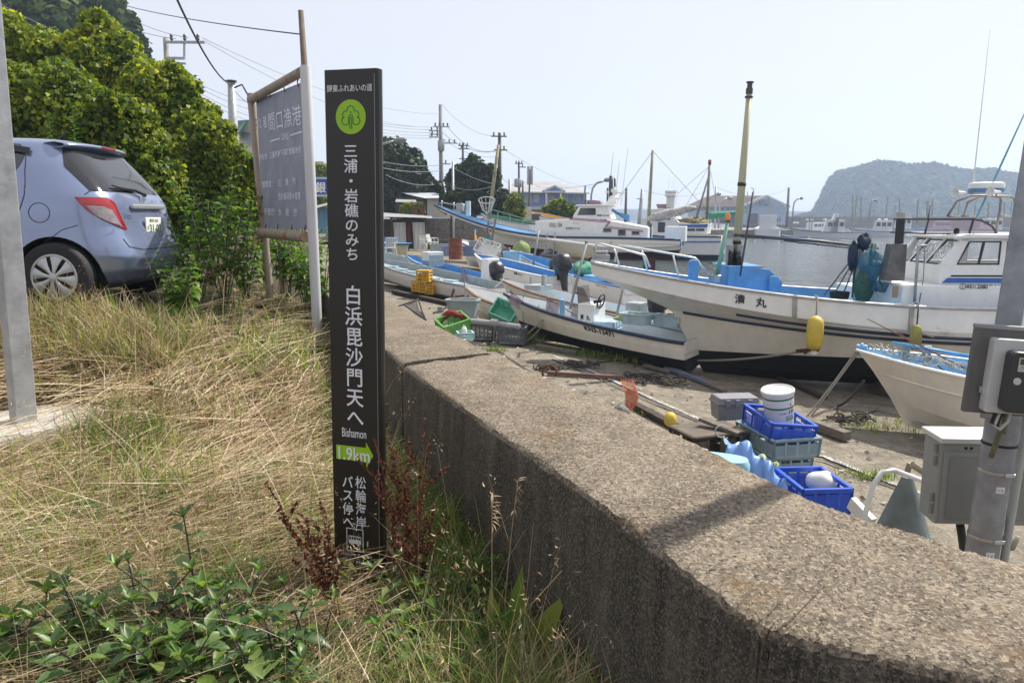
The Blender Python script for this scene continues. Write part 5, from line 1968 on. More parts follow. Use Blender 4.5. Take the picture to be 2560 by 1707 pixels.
# ---------------- KN3-13471 in front of it
b1, h1, L1 = small_boat('open_boat', 'cream open boat with black bottom lettered KN3-13471 below its navy rail', (1262,733),15.18,(1735,848),12.88,1.12, cream, blackpaint, navy, offwhite, mat('pale_blue_deck', (.42,.55,.64),.5, dirt=.3, dcol=(.5,.48,.42), dscale=5), boot=.44, rail_r=.03, dd=.2)
def on_hull(h, u, k, f, side):
 A, B_ = h.p(k, u, side), h.p(k + 1, u, side)
 ux = (h.p(k, u + .02, side) - h.p(k, u - .02, side)).normalized()
 uz = (A - B_).normalized()
 nn = ux.cross(uz).normalized()
 if nn.y * side < 0:
  nn = -nn
 o_ = A.lerp(B_, f)
 return o_, ux, uz, nn
def reg(t_, h, s_, u, hgt, wd, side=-1, f=.5, m_=ink, b=.03, k=0):
 o_, ux, uz, nn = on_hull(h, u, k, f, side)
 if side > 0:
  ux = -ux
 lettering([(s_, -wd / 2,-hgt / 2, wd / 2, hgt / 2, b)], 'registration_lettering', m_, t_, (o_ + nn * .012, ux, uz, nn), world=False)
reg(b1, h1, 'KN3-13471', .60,.10,.60, f=.55)
def loc(t_, x, y, D):
 return chain(t_).inverted() @ W(x, y, D)
c_ = loc(b1,1475,790,13.98)
zdk = h1.deck_z(.4,.28)
cxx = c_.x
mb = MB()
mb.box((cxx, 0, zdk + .25),(.34,.48,.50))
cons = mb.build('console', white, b1, bevel=.015)
flt_ = (Vector((cxx - .17,-.2415, zdk)), Vector((1,0,0)), Vector((0,0,1)), Vector((0,-1,0)))
lettering([('清', .05,.20,.13,.30,.03),('丸', .18,.19,.26,.29,.03)], 'name_lettering', ink, cons, flt_, world=False)
mb = MB()
mb.add([(cxx - .17,-.24, zdk + .5),(cxx - .17,.24, zdk + .5),(cxx - .20,.24, zdk + .82),(cxx - .20,-.24, zdk + .82)], [(0,1,2,3)])
mb.add([(cxx - .17,-.24, zdk + .5),(cxx + .12,-.24, zdk + .5),(cxx - .05,-.24, zdk + .80),(cxx - .20,-.24, zdk + .82)], [(0,1,2,3)])
mb.build('windshield', glass('brown_screen', (.10,.075,.07),.72,.05), b1)
mb = MB()
wc = Vector((cxx + .22,-.05, zdk + .55))
mb.tube([wc + Vector((.03 * math.sin(t),.13 * math.cos(t),.13 * math.sin(t))) for t in np.linspace(0,6.28,20)], .014,6)
for t in (.5,2.6,4.7):
 mb.tube([wc, wc + Vector((.03 * math.sin(t),.13 * math.cos(t),.13 * math.sin(t)))], .01,5)
mb.tube([wc, wc + Vector((-.15,0,-.02))], .03,8)
mb.build('steering_wheel', rubber, b1, smooth=True)
mb = MB()
a, b_ = loc(b1,1434,735,14.08), loc(b1,1466,606,14.08)
mb.tube([a - (b_ - a) * .3, b_], .026,10)
mb.tube([b_, b_ + (b_ - a) * .03], .035,10)
mb.build('mast_pole', greymetal, b1, smooth=True)
mb = MB()
a, b_ = loc(b1,1541,788,13.71), loc(b1,1560,712,13.71)
mb.tube([a, b_], .022,10)
mb.build('stanchion', greymetal, b1, smooth=True)
mb = MB()
a = loc(b1,1405,775,13.98)
mb.lathe([(.05,-.1),(.05,.10),(.055,.12),(.05,.2),(.0,.22)], 14, a)
mb.build('blue_float', lightblue, b1, smooth=40)
netp = mat('faded_purple_flag', (.30,.21,.28),.9, alpha=.75, var=.15)
for (xa, ya, xb, yb) in ((1365,742,1442,790),(1428,758,1474,795),(1275,726,1310,757)):
 mb = MB()
 a, b_ = loc(b1, xa, ya, 14.17), loc(b1, xb, yb, 13.98)
 mb.tube([a, b_], .010,6)
 fp = mb.build('flag_pole', woodgrey, b1)
 mb = MB()
 dd_ = (b_ - a).normalized()
 rows = []
 for i in range(6):
  rows.append([a + dd_ * (.02 + .3 * i / 5) + Vector((-.02,.02 * math.sin(i * 1.7 + j),-.24 * j / 4 * (1 - .25 * i / 5))) for j in range(5)])
 mb.grid(rows)
 mb.build('flag', netp, fp, smooth=True)
us = h1.p(0,.82)
mb = MB()
for s_ in (1,):
 mb.tube([h1.p(0, u, s_) + Vector((0,0,.05)) for u in np.linspace(.6,.98,10)], .05,8)
mb.build('side_pad', offwhite, b1, smooth=True)
def tub(mbx, c_, lx, ly, h_, rz=0.0, taper=.82, th_=.02, mi=0):
 R = Matrix.Rotation(rz, 3, 'Z')
 def ring(sx_, sy_, z, n=28):
  return [Vector(c_) + R @ Vector((sx_ * math.copysign(abs(math.cos(t)) ** .35, math.cos(t)), sy_ * math.copysign(abs(math.sin(t)) ** .35, math.sin(t)), z)) for t in [2 * math.pi * i / n for i in range(n)]]
 a, b_ = lx / 2, ly / 2
 rows = [ring(a * taper, b_ * taper, 0), ring(a, b_, h_ * .93), ring(a + .025, b_ + .025, h_ * .93), ring(a + .025, b_ + .025, h_), ring(a - th_, b_ - th_, h_), ring(a * taper - th_, b_ * taper - th_, th_)]
 base_i = len(mbx.v)
 mbx.grid(rows, mi, close=True)
 n = 28
 mbx.f += [tuple(base_i + k for k in range(n))[::-1], tuple(base_i + 5 * n + k for k in range(n))]
 mbx.m += [mi, mi]
def crate_mesh(mbx, lx, ly, h_, th_=.012, nx=4, ny=3, lat=True, mi=0):
 mbx.box((0,0,.008),(lx * .94, ly * .94,.012), mi=mi)
 a, b_ = lx / 2, ly / 2
 for z, w_ in ((h_ - .012,.024),(h_ * .90,.012),(.02,.02)):
  k = 1.0 if z > h_ / 2 else .96
  for p_, q_ in (((-a, -b_),(a, -b_)),((a, -b_),(a, b_)),((a, b_),(-a, b_)),((-a, b_),(-a, -b_))):
   mbx.bar((p_[0] * k, p_[1] * k, z),(q_[0] * k, q_[1] * k, z), w_ if z > h_ * .95 else th_, w_, mi)
 for side, n, ln in (('x', nx, lx),('y', ny, ly)):
  for s_ in (-1,1):
   for i in range(n + 1):
    u = -ln / 2 + ln * i / n
    p = lambda uu, z: Vector((uu * (.96 + .04 * z / h_), s_ * b_ * (.96 + .04 * z / h_), z)) if side == 'x' else Vector((s_ * a * (.96 + .04 * z / h_), uu * (.96 + .04 * z / h_), z))
    mbx.bar(p(u, .01), p(u, h_ - .01),.022, th_, mi)
   if lat:
    for i in range(n):
     u0, u1 = -ln / 2 + ln * i / n, -ln / 2 + ln * (i + 1) / n
     nl = 6
     H0, H1 = .03, h_ - .05
     for j in range(-nl, nl):
      for sg in (1,-1):
       pts = []
       for tt in (0,1):
        pass
       x0_, x1_ = j / nl, j / nl + 1
       t0, t1 = max(0,-x0_), min(1,1 - x0_)
       if t1 - t0 < .05:
        continue
       ua_, ub_ = x0_ + t0, x0_ + t1
       if sg < 0:
        ua_, ub_ = 1 - ua_, 1 - ub_
       mbx.bar(p(u0 + (u1 - u0) * ua_, H0 + (H1 - H0) * t0), p(u0 + (u1 - u0) * ub_, H0 + (H1 - H0) * t1),.007,.006, mi)
   else:
    for i in range(n):
     if (i + (s_ > 0)) % 2 == 0 or n < 3:
      u = -ln / 2 + ln * (i + .5) / n
      mbx.bar(p(u, .02), p(u, h_ * .8), ln / n * .86,.006, mi)
def crate(name, label, loc_, rz, sx_, sy_, h_, m_, group=None, rot=None, **kw):
 t_ = thing(name, label, 'crate', loc_, rz, group, rot)
 mb = MB()
 crate_mesh(mb, sx_, sy_, h_, **kw)
 mb.build('basket', m_, t_, fix=False)
 mb = MB()
 for p_, q_ in (((-1,-1),(1,-1)),((1,-1),(1,1)),((1,1),(-1,1)),((-1,1),(-1,-1))):
  mb.bar((p_[0] * sx_ / 2, p_[1] * sy_ / 2, h_),(q_[0] * sx_ / 2, q_[1] * sy_ / 2, h_),.03,.014)
 mb.build('rim', m_, t_, fix=False)
 return t_
palem = mat('pale_blue_plastic', (.42,.55,.62),.5, dirt=.15, dcol=(.3,.33,.32), dscale=7)
crate('crate', 'pale blue upturned crate inside the cream boat right of its console', W(1518,800,13.8), b1.rotation_euler.z, .42,.6,.16, mat('sky_crate', (.38,.52,.66),.5), None, (math.pi, 0, b1.rotation_euler.z + .2))
for (x, y, lab, m_) in ((1592,810, 'grey green fish tub under a lime net in the cream boat', palem),(1670,815, 'grey green fish tub with a white basket at the stern of the cream boat', palem)):
 t_ = thing('fish_tub', lab, 'tub', W(x, y, 13.4), b1.rotation_euler.z, 'fish tubs in the cream boat')
 mb = MB()
 tub(mb, (0,0,0),.55,.4,.20)
 mb.build('shell', m_, t_, smooth=40)
tag(blob('lime_net', W(1580,795,13.5),(.28,.18,.06), mat('lime_netting', (.36,.42,.16),.9, var=.25, scale=40), None, 21), 'lime green net heaped over a tub in the cream boat', 'net')
t_ = crate('crate', 'small white basket standing in the stern tub of the cream boat', W(1685,806,13.3), b1.rotation_euler.z, .32,.24,.14, offwhite, lat=False)
# ---------------- its neighbours
b2, h2, L2 = small_boat('open_boat', 'cream boat with brown rail lettered 15834 just behind the lettered cream boat', (1251,698),18.68,(1640,787),16.01,1.1, cream, cream, mat('brown_rail', (.20,.10,.055),.6, var=.2), offwhite, lightblue, boot=.36)
reg(b2, h2, 'KN3-15834', .90,.07,.42)
outboard(b2,(L2 - .02,0, h2.lines[0][3] + .05), rad(-12),0)
mb = MB()
q = loc(b2,1592,775,16.38)
mb.box((q.x, .05, q.z),(.35,.4,.36))
mb.build('engine_box', greyplastic, b2, bevel=.02)
mb = MB()
q = loc(b2,1345,718,17.94)
mb.box((q.x, 0, q.z),(.5,.5,.12))
mb.box((q.x - .3,.1, q.z + .1),(.06,.06,.3))
mb.box((q.x + .2,-.05, q.z + .16),(.10,.10,.28))
mb.build('deck_gear', greyplastic, b2, bevel=.01)
b3, h3, L3 = small_boat('open_boat', 'cream boat with brown rail, bow just left of the lettered cream boat', (1163,716),17.30,(1432,795),15.27,1.1, cream, cream, mat('brown_rail', (.20,.10,.055),.6), offwhite, palem, boot=.36)
b4, h4, L4 = small_boat('open_boat', 'slim boat with bright blue inside lettered KN3-13576 near the rusty drum', (1015,637),26.68,(1240,700),22.54,1.15, white, greyplastic, navy, bluedeck, bluedeck, boot=.4, capm=mat('sky_cap', (.20,.45,.75),.5), dd=.22)
reg(b4, h4, 'KN3-13576', .36,.09,.75)
outboard(b4,(L4 + .02,0, h4.lines[0][3] + .1), rad(-25),0,1.15)
mb = MB()
q = loc(b4,1092,665,25.39)
mb.box((q.x, 0, q.z + .2),(.45,.6,.42))
mb.build('console', greyplastic, b4, bevel=.03)
mb = MB()
q = loc(b4,1093,640,25.39)
mb.box((q.x, -.02, q.z),(.40,.62,.30))
mb.build('white_crate', offwhite, b4, bevel=.02)
mb = MB()
q = loc(b4,1230,680,22.82)
mb.prism([(-.24,-.32),(.24,-.32),(.15,.42),(-.15,.42)], (q.x, -.2, q.z),(1,0,0),(0,0,1),(0,.45,0))
mb.build('helm_stand', white, b4, bevel=.02)
b5, h5, L5 = small_boat('open_boat', 'long grey white boat with dark red forefoot behind the yellow crates', (930,645),24.84,(1262,720),19.32,1.5, white, white, mat('grey_rail', (.26,.28,.30),.6), greyplastic, greyplastic, boot=.3, dd=.2)
mb = MB()
for side in (-1,):
 rows = []
 for u in np.linspace(.05,.26,12):
  rows.append([h5.p(3, u, side) + Vector((0, side * .012,.18 * (1 - u / .26))), h5.p(3, u, side) + Vector((0, side * .012,0)), h5.p(4, u, side) + Vector((0, side * .012,0))])
 mb.grid(rows)
mb.build('red_forefoot', redpaint, b5)
mb = MB()
for i in range(7):
 a = h5.p(0,.25 + i * .09,-1,.12 + .1 * (i % 3))
 mb.box((a.x, a.y + .15, a.z - .04),(.5,.18,.07), rz=random.uniform(-.4,.4))
mb.build('deck_gear', palem, b5, bevel=.01)
b6, h6, L6 = small_boat('open_boat', 'weathered tan boat half hidden by the black signpost', (905,622),30.36,(1060,662),27.14,1.3, mat('tan_hull', (.36,.33,.28),.6, var=.2), greyplastic, greymetal, greyplastic, greyplastic)
b7, h7, L7 = small_boat('open_boat', 'white boat with blue inside and black outboard, right of the tilted white crate', (1188,634),28.52,(1400,690),23.55,1.25, white, blackpaint, white, bluedeck, bluedeck, boot=.22, dd=.26)
reg(b7, h7, '■■ KN3', .72,.07,.5, b=.0)
outboard(b7,(L7 + .03,0, h7.lines[0][3] + .12), rad(-8),0,1.5)
b8, h8, L8 = small_boat('open_boat', 'white boat with blue inside whose stern passes under the great raked bow', (1292,630),30.36,(1590,716),23.55,1.3, white, blackpaint, mat('mid_blue_rail', (.05,.20,.5),.5), bluedeck, bluedeck, boot=.24, dd=.26)
reg(b8, h8, 'KN3-12270', .86,.07,.55, m_=mat('worn_lettering', (.3,.3,.3),.7), b=.0)
outboard(b8,(L8 * .58,-1.0,.75), rad(-50), rad(-30),1.3)
mb = MB()
q = h8.p(0,.72)
mb.box((q.x, 0, q.z - .02),(.6,.7,.2))
mb.build('cool_box', lightblue, b8, bevel=.03)
mb = MB()
a = loc(b8,1331,672,27.97)
b_ = loc(b8,1347,577,27.97)
mb.tube([a, b_], .035,8)
mb.build('mast_pole', greymetal, b8, smooth=True)
b9, h9, L9 = small_boat('open_boat', 'small white boat with navy rail below the ladder of the big moored-up cruiser', (1145,597),34.96,(1310,637),31.74,1.5, white, white, navy, offwhite, offwhite, dd=.15)
mb = MB()
q = h9.p(0,.28)
mb.tube([(q.x, 0, q.z - .1),(q.x, 0, q.z + .65)], .02,6)
fpole = mb.build('flag_pole', offwhite, b9)
mb = MB()
mb.grid([[(q.x + .02 * j, -.06 + .05 * i, q.z + .38 - .1 * j + .03 * math.sin(i + j)) for j in range(4)] for i in range(4)])
mb.build('flag', mat('orange_flag', (.7,.24,.02),.8), fpole, smooth=True)
# outboards lying behind: the near one of the centre row
b12, h12, L12 = small_boat('open_boat', 'cream dinghy with moored bow rope right in front of the meter boxes', (2142,872),10.3,(3050,1010),8.4,1.55, cream, cream, white, lightblue, bluedeck, boot=.3, rail_r=.02, dd=.25, foot=.62, flat_bow=.05, rubs=[(1,.0,.03,1,.012, cream)])
mb = MB()
q = h12.p(0,.0) + Vector((.06,0,.03))
mb.box(q, (.14,.10,.05))
mb.tube([q + Vector((0,-.05,.03)), q + Vector((0,.05,.03))], .022,8)
mb.build('bow_fairlead', lightblue, b12, bevel=.008)
mb = MB()
for x in (2262,2315):
 a = loc(b12, x, 920,9.9)
 mb.box(a + Vector((0,0,.1)),(.09,.09,.42))
mb.build('samson_post', greyplastic, b12, bevel=.01)
mb = MB()
mb.tube([loc(b12,2232,857,9.9), loc(b12,2440,893,9.6)], .024,10)
mb.build('blue_pole', mat('blue_pipe', (.10,.38,.70),.45), b12, smooth=True)
mb = MB()
mb.tube([loc(b12,2168,797,9.9), loc(b12,2425,927,9.5)], [.006,.013], 6)
mb.tube([loc(b12,2240,825,9.9), loc(b12,2370,935,9.5)], [.004,.012], 6)
mb.build('fishing_rod', mat('red_brown_rod', (.22,.07,.05),.5), b12)
mb = MB()
r = random.Random(3)
for i in range(14):
 c0 = h12.p(0,.06 + .02 * i, -1,.16 + r.uniform(0,.2)) + Vector((0,0,.02))
 pts = [c0 + Vector((.09 * math.cos(a * (1 + .1 * i)),.09 * math.sin(a),.05 + .05 * math.sin(a * 2 + i))) for a in np.linspace(0,5,12)]
 mb.tube(pts, .009,5)
mb.build('rope_coil', mat('pale_rope', (.42,.42,.38),.9, var=.3, scale=50), b12, smooth=True)
mb = MB()
for i in range(3):
 q = h12.p(0,.38 + i * .06,-1,.1)
 mb.box(q + Vector((0,.12,.02)),(.2,.16,.12))
mb.build('deck_box', bluedeck, b12, bevel=.01)
# ---------------- the long cruiser KN2-1184 on its cradle
P0, hd, L, hb, hs = at_boat((1088,512),39.5,(1706,597),36,-.52)
b10 = thing('fishing_boat', 'long white fishing boat lettered KN2-1184 on a cradle with maroon bottom', 'fishing boat', P0, hd)
h10 = Hull(L, [(0, hb, 1.12, hs, 1.55,1.35,2.2,.1),(.35, hb - .32,.95, hs - .22,1.54,1.34,2.1,.08),(3.3,1.15,.62,.75,1.42,1.25,1.9),(3.7,.72,.40,.55,1.25,1.15,1.8),(4.1,.32,.15,.25,.7,.7,1.6),(4.5,0,0,.1,.06,.06,1.5)], rake=.2, zl=.6)
h10.build(b10, [white, white, white, redpaint, redpaint], rail=navy, rail_r=.05, deck=bluedeck, inner=bluedeck, dd=.35, gw_=.12, cap=mat('sky_cap', (.20,.45,.75),.5), rubs=[(1,.95,.1,1,.035, offwhite)], ns=40)
def l10(x, y, D=37.2):
 return chain(b10).inverted() @ W(x, y, D)
yv = -1.15
mb = MB()
A, B_, C_, D_ = l10(1343,581), l10(1343,553), l10(1440,549), l10(1630,568)
zb_ = 1.0
mb.prism([(A.x, zb_),(D_.x, zb_),(D_.x, D_.z),(l10(1535,560).x, l10(1535,552).z),(C_.x, C_.z + .02),(B_.x, B_.z)], (0, yv, 0),(1,0,0),(0,0,1),(0,2.3,0))
mb.build('deckhouse', white, b10, bevel=.03)
mb = MB()
x_a, x_b = l10(1437,540).x, l10(1532,550).x
zc = l10(1450,516).z
z_s = l10(1450,546).z - .05
mb.prism([(x_a, z_s),(x_b + .1, z_s),(l10(1527,525).x, zc - .1),(l10(1530,517).x, zc),(l10(1455,517).x, zc),(l10(1440,537).x, l10(1440,537).z)], (0,-.85,0),(1,0,0),(0,0,1),(0,1.7,0))
mb.build('wheelhouse', white, b10, bevel=.03)
mb = MB()
mb.box(((l10(1447,515).x + l10(1545,515).x) / 2,0, zc + .03),(l10(1545,515).x - l10(1447,515).x, 1.9,.07))
mb.build('wheelhouse_roof', white, b10, bevel=.02)
dpane = mat('dark_cabin_glass', (.05,.06,.06),.08, spec=.8, var=.3, scale=1.5)
for q in (((1450,538),(1497,538),(1497,521),(1458,521)),):
 mb = MB()
 mb.prism([(l10(*p_).x, l10(*p_).z) for p_ in q], (0,-.853,0),(1,0,0),(0,0,1),(0,-.012,0))
 mb.build('side_window', dpane, b10)
for (xa, ya, xb, yb) in ((1520,578,1538,570),(1557,586,1574,573),(1591,584,1608,577)):
 mb = MB()
 a, b_ = l10(xa, ya), l10(xb, yb)
 mb.box(((a.x + b_.x) / 2, yv - .006,(a.z + b_.z) / 2),(b_.x - a.x + .08,.02, b_.z - a.z + .08))
 wf = mb.build('porthole_frame', greymetal, b10)
 mb = MB()
 mb.box(((a.x + b_.x) / 2, yv - .018,(a.z + b_.z) / 2),(b_.x - a.x, .02, b_.z - a.z))
 mb.build('pane', dpane, wf)
pinkm = mat('faded_magenta_stripe', (.36,.10,.22),.5, var=.1)
mb = MB()
for dy_ in (0,3.2):
 pts = [(1436,545 + dy_),(1536,553 + dy_),(1524,565 + dy_),(1618,575 + dy_)]
 for a, b_ in zip(pts, pts[1:]):
  A, B_ = l10(*a), l10(*b_)
  mb.bar((A.x, yv - .004, A.z),(B_.x, yv - .004, B_.z),.012,.035, up=(0,0,1))
mb.build('magenta_stripes', pinkm, b10)
f10 = (Vector((0, yv - .006,0)), Vector((1,0,0)), Vector((0,0,1)), Vector((0,-1,0)))
def t10(s_, xa, ya, xb, yb, b=.01):
 a, b_ = l10(xa, yb), l10(xb, ya)
 return (s_, a.x, a.z, b_.x, b_.z, b)
lettering([t10('KN2-1184', 1381,557,1413,568,.01), t10('釣神奈川2163', 1423,567,1460,574,.01), t10('ヤマハ', 1440,556,1458,560,0)], 'registration_lettering', ink, b10, f10, world=False)
f10b = (Vector((0,-.857,0)), Vector((1,0,0)), Vector((0,0,1)), Vector((0,-1,0)))
lettering([t10('神奈川2163', 1500,536,1531,542,.02)], 'roof_lettering', ink, b10, f10b, world=False)
# monkey bridge, radar, mast, antennas
mb = MB()
mb.prism([(l10(1478,515).x, l10(1478,515).z),(l10(1512,515).x, l10(1512,515).z),(l10(1506,505).x, l10(1506,503).z),(l10(1478,500).x, l10(1478,500).z)], (0,-.6,0),(1,0,0),(0,0,1),(0,1.2,0))
mb.build('flybridge_screen', mat('pink_smoked_glass', (.30,.19,.24),.2, coat=.5), b10, bevel=.02)
mb = MB()
mb.prism([(l10(1515,516).x, l10(1515,516).z),(l10(1545,518).x, l10(1545,518).z),(l10(1546,500).x, l10(1546,500).z),(l10(1526,497).x, l10(1526,497).z)], (0,-.35,0),(1,0,0),(0,0,1),(0,.7,0))
mb.build('radar_mast', white, b10, bevel=.03)
mb = MB()
mb.lathe([(.28,0),(.30,.08),(.22,.18),(.12,.2),(.12,.34),(.2,.36),(.2,.5),(.1,.52),(.08,.62)], 18, l10(1535,499,37.2))
mb.build('radome', white, b10, smooth=40)
mb = MB()
a, b_ = l10(1514,480), l10(1562,483)
mb.bar(a, b_, .12,.10)
mb.build('radar_scanner', white, b10, bevel=.02)
mb = MB()
mb.tube([l10(1526,500), l10(1528,440)], .10,8)
mb.tube([l10(1537,480), l10(1537,446)], .05,8)
mb.tube([l10(1518,505), l10(1519,470)], .04,8)
mb.build('stub_mast', darkgrey, b10, smooth=True)
for (a, b_) in (((1552,515),(1570,370)),((1540,480),(1548,405)),((1527,440),(1533,380))):
 mb = MB()
 mb.tube([l10(*a), l10(*b_)], [.022,.010], 5)
 mb.build('whip_antenna', offwhite, b10)
mb = MB()
mb.prism([(0,0),(.9,-.2),(.9,-.55),(.3,-.1),(.1,.12)], l10(1527,527,36.3),(1,0,0),(0,0,1),(0,.05,0))
mb.build('blue_awning_flap', bluedeck, b10)
mb = MB()
mb.tube([l10(1620,563), l10(1632,376)], [.09,.065], 10)
mb.build('mizzen_mast', mat('grey_green_mast', (.26,.25,.17),.6, var=.2), b10, smooth=True)
sail = mat('furled_grey_sail', (.40,.39,.37),.9, var=.3, scale=8)
mb = MB()
a, b_ = l10(1618,548), l10(1740,518)
pts = [a.lerp(b_, i / 9) + Vector((0,0,.03 * math.sin(i * 2))) for i in range(10)]
mb.tube(pts, [.12,.2,.24,.25,.24,.23,.22,.2,.16,.08], 10)
mb.build('furled_sail', sail, b10, smooth=True)
for (p_, q_) in (((1632,378),(1780,540)),((1632,378),(1540,505))):
 mb = MB()
 mb.tube([l10(*p_), l10(*q_)], .010,4)
 mb.build('stay', darkgrey, b10)
mb = MB()
mb.box(l10(1690,585) + Vector((0,0,0)),(1.0,1.5,.75))
mb.build('stern_box', white, b10, bevel=.03)
mb = MB()
mb.box(l10(1654,568),(.35,.3,.5))
mb.box(l10(1625,578,36.4),(.16,.16,.75))
mb.build('stern_gear', darkgrey, b10, bevel=.01)
mb = MB()
for x in (1105,1135,1160):
 a = l10(x, 520 + (x - 1088) * .17,39.2)
 mb.tube([a, a + Vector((0,0,.45))], .022,6)
mb.tube([l10(1098,510,39.2), l10(1105,506,39.2), l10(1150,515,39.0), l10(1158,528,39.0)], .022,6)
mb.build('bow_rail', pulp, b10, smooth=True)
mb = MB()
mb.box(l10(1150,523,39) + Vector((0,0,.1)),(.35,.3,.4))
mb.build('capstan', greymetal, b10, bevel=.04)
mb = MB()
mb.prism([(-.12,0),(.12,0),(.12,.75),(-.12,.75)], l10(1169,535,38.8) + Vector((0,0,-.1)),(1,0,0),(0,0,1),(0,.2,0))
mb.build('mooring_bitt', palem, b10, bevel=.03)
# its props, ladder, leaning pole
for i, (x, lab) in enumerate(((5.0, 'under the middle'),(8.2, 'under the wheelhouse'),(L - 1.4, 'at the stern'))):
 p_ = chain(b10) @ Vector((x, -.5,.1))
 g = gq(p_.x, p_.y)
 mb = MB()
 mb.box((p_.x, p_.y, (p_.z + g) / 2),(.35,.3, p_.z - g + .3))
 mb.box((p_.x, p_.y + 1.0,(p_.z + g) / 2),(.35,.3, p_.z - g + .3))
 mb.bar((p_.x, p_.y - .2, g + .1),(p_.x, p_.y + 1.2, g + .1),.25,.2)
 tag(mb.build('cradle_prop', redpaint, bevel=.01), 'maroon cradle prop holding up the long white boat ' + lab, 'cradle', 'props under the long white boat')
lad = thing('ladder', 'grey wooden ladder leaning on the side of the long white boat', 'ladder', W(1215,615,36.6))
for (a, b_) in (((1211,615),(1222,552)),((1229,610),(1239,548))):
 mb = MB()
 mb.bar(W(*a, 36.6), W(*b_, 37.3),.09,.05)
 mb.build('rail', woodgrey, lad, world=True)
for k in (.1,.35,.6,.85):
 mb = MB()
 mb.bar(W(1211,615,36.6).lerp(W(1222,552,37.3), k), W(1229,610,36.6).lerp(W(1239,548,37.3), k),.06,.04)
 mb.build('rung', woodgrey, lad, world=True)
mb = MB()
a = W(1213,592,36.4)
mb.grid([[(a.x + .1 * i, a.y + .03 * math.sin(i * 2), a.z - .1 * j) for j in range(6)] for i in range(4)])
tag(mb.build('teal_net', mat('teal_cloth', (.06,.28,.27),.9, var=.3), smooth=True), 'teal cloth hung on the lower rung of the grey ladder', 'cloth')
mb = MB()
mb.tube([W(1222,548,38.2), W(1246,362,38.2)], [.11,.075], 10)
tag(mb.build('leaning_pole', mat('yellow_green_pole', (.28,.27,.16),.7, var=.25, scale=3), smooth=True), 'tall pole leaning up from the foredeck of the long white boat', 'pole')
mb = MB()
c_ = W(1217,513,38)
ring = [c_ + Vector((.42 * math.cos(t),0,.16 * math.sin(t))) + Vector((0,0,.25)) for t in np.linspace(0,6.28,20)]
mb.tube(ring, .025,6)
for t in np.linspace(0,6.28,12):
 mb.tube([c_ + Vector((.42 * math.cos(t),0,.25 + .16 * math.sin(t))), c_ + Vector((.22 * math.cos(t),0,-.25)), c_ + Vector((0,0,-.42))], .012,4)
tag(mb.build('landing_net', offwhite), 'hoop of a pale landing net standing beside the leaning pole', 'landing net')
# ---------------- the boat behind it with the blue waterline, afloat
P0, hd, L, hb, hs = at_boat((1480,560),66,(1808,590),62, WZ - .5)
b11 = thing('fishing_boat', 'white fishing boat with twin masts and green boom afloat behind the cruiser stern', 'fishing boat', P0, hd)
h11 = Hull(L, [(0, hb + 1.2, hs, hs, 1.9,1.7,2.2,.1),(.3, hb + .7, hs - .45, hs - .42,1.88,1.68,2.1),(1.4,1.1,.95,.95,1.75,1.6,1.9),(2,0,0,0,.3,.3,1.5)], zl=.6)
h11.build(b11, [white, white, navy], rail=navy, rail_r=.07, deck=offwhite, inner=white, dd=.4, cap=white, rubs=[(1,0,.05,1,.06, mat('mid_blue_rail', (.05,.20,.5),.5))])
def l11(x, y, D=62.5):
 return chain(b11).inverted() @ W(x, y, D)
def pr(px_):
 return [(l11(*p_).x, l11(*p_).z) for p_ in px_]
mb = MB()
mb.prism(pr([(1600,588),(1772,585),(1776,558),(1740,560),(1700,556),(1685,540),(1600,545)]),(0,-1.4,0),(1,0,0),(0,0,1),(0,2.8,0))
mb.build('deckhouse', white, b11, bevel=.04)
mb = MB()
mb.prism(pr([(1618,548),(1698,548),(1684,535),(1684,522),(1624,522)]),(0,-1.2,0),(1,0,0),(0,0,1),(0,2.4,0))
mb.build('wheelhouse', white, b11, bevel=.04)
for q in ([(1622,548),(1655,548),(1652,534),(1628,534)], [(1660,548),(1678,550),(1672,536),(1662,536)]):
 mb = MB()
 mb.prism(pr(q),(0,-1.41,0),(1,0,0),(0,0,1),(0,-.02,0))
 mb.build('side_window', dpane, b11)
mb = MB()
mb.prism(pr([(1640,522),(1676,522),(1676,510),(1636,510)]),(0,-.8,0),(1,0,0),(0,0,1),(0,1.6,0))
mb.build('flybridge_screen', mat('pink_smoked_glass', (.30,.19,.24),.2, coat=.5), b11, bevel=.03)
mb = MB()
a = l11(1676,520)
mb.lathe([(.35,0),(.35,.9),(.5,.95),(.5,1.1),(.45,1.2),(.5,1.25),(.5,1.4),(0,1.45)], 14, a)
mb.build('radome', white, b11, smooth=40)
mb = MB()
mb.prism(pr([(1700,568),(1772,568),(1776,560),(1700,562)]),(0,-1.42,0),(1,0,0),(0,0,1),(0,-.015,0))
mb.build('blue_stripe', mat('blue_stripe', (.03,.13,.45),.4), b11)
for (xa, xb) in ((1702,1718),(1722,1742),(1745,1766)):
 mb = MB()
 mb.prism(pr([(xa, 577),(xb, 577),(xb, 571),(xa, 571)]),(0,-1.42,0),(1,0,0),(0,0,1),(0,-.03,0))
 mb.build('porthole', dpane, b11)
blob('net_heap', l11(1733,556),(1.3,.8,.35), mat('brown_nets', (.20,.17,.07),.9, var=.5, scale=4), b11,31, amp=.3)
mastg = mat('grey_green_mast', (.26,.25,.17),.6, var=.2)
for (a, b_, r_) in (((1766,558),(1774,412),.13),((1738,555),(1773,436),.09)):
 mb = MB()
 mb.tube([l11(*a), l11(*b_)], [r_, r_ * .75], 8)
 mb.build('mast', mastg, b11, smooth=True)
mb = MB()
mb.lathe([(.12,0),(.14,.1),(.14,.35),(0,.45)], 10, l11(1774,412))
mb.build('mast_light', taillens, b11, smooth=40)
mb = MB()
a, b_ = l11(1773,541), l11(1868,527)
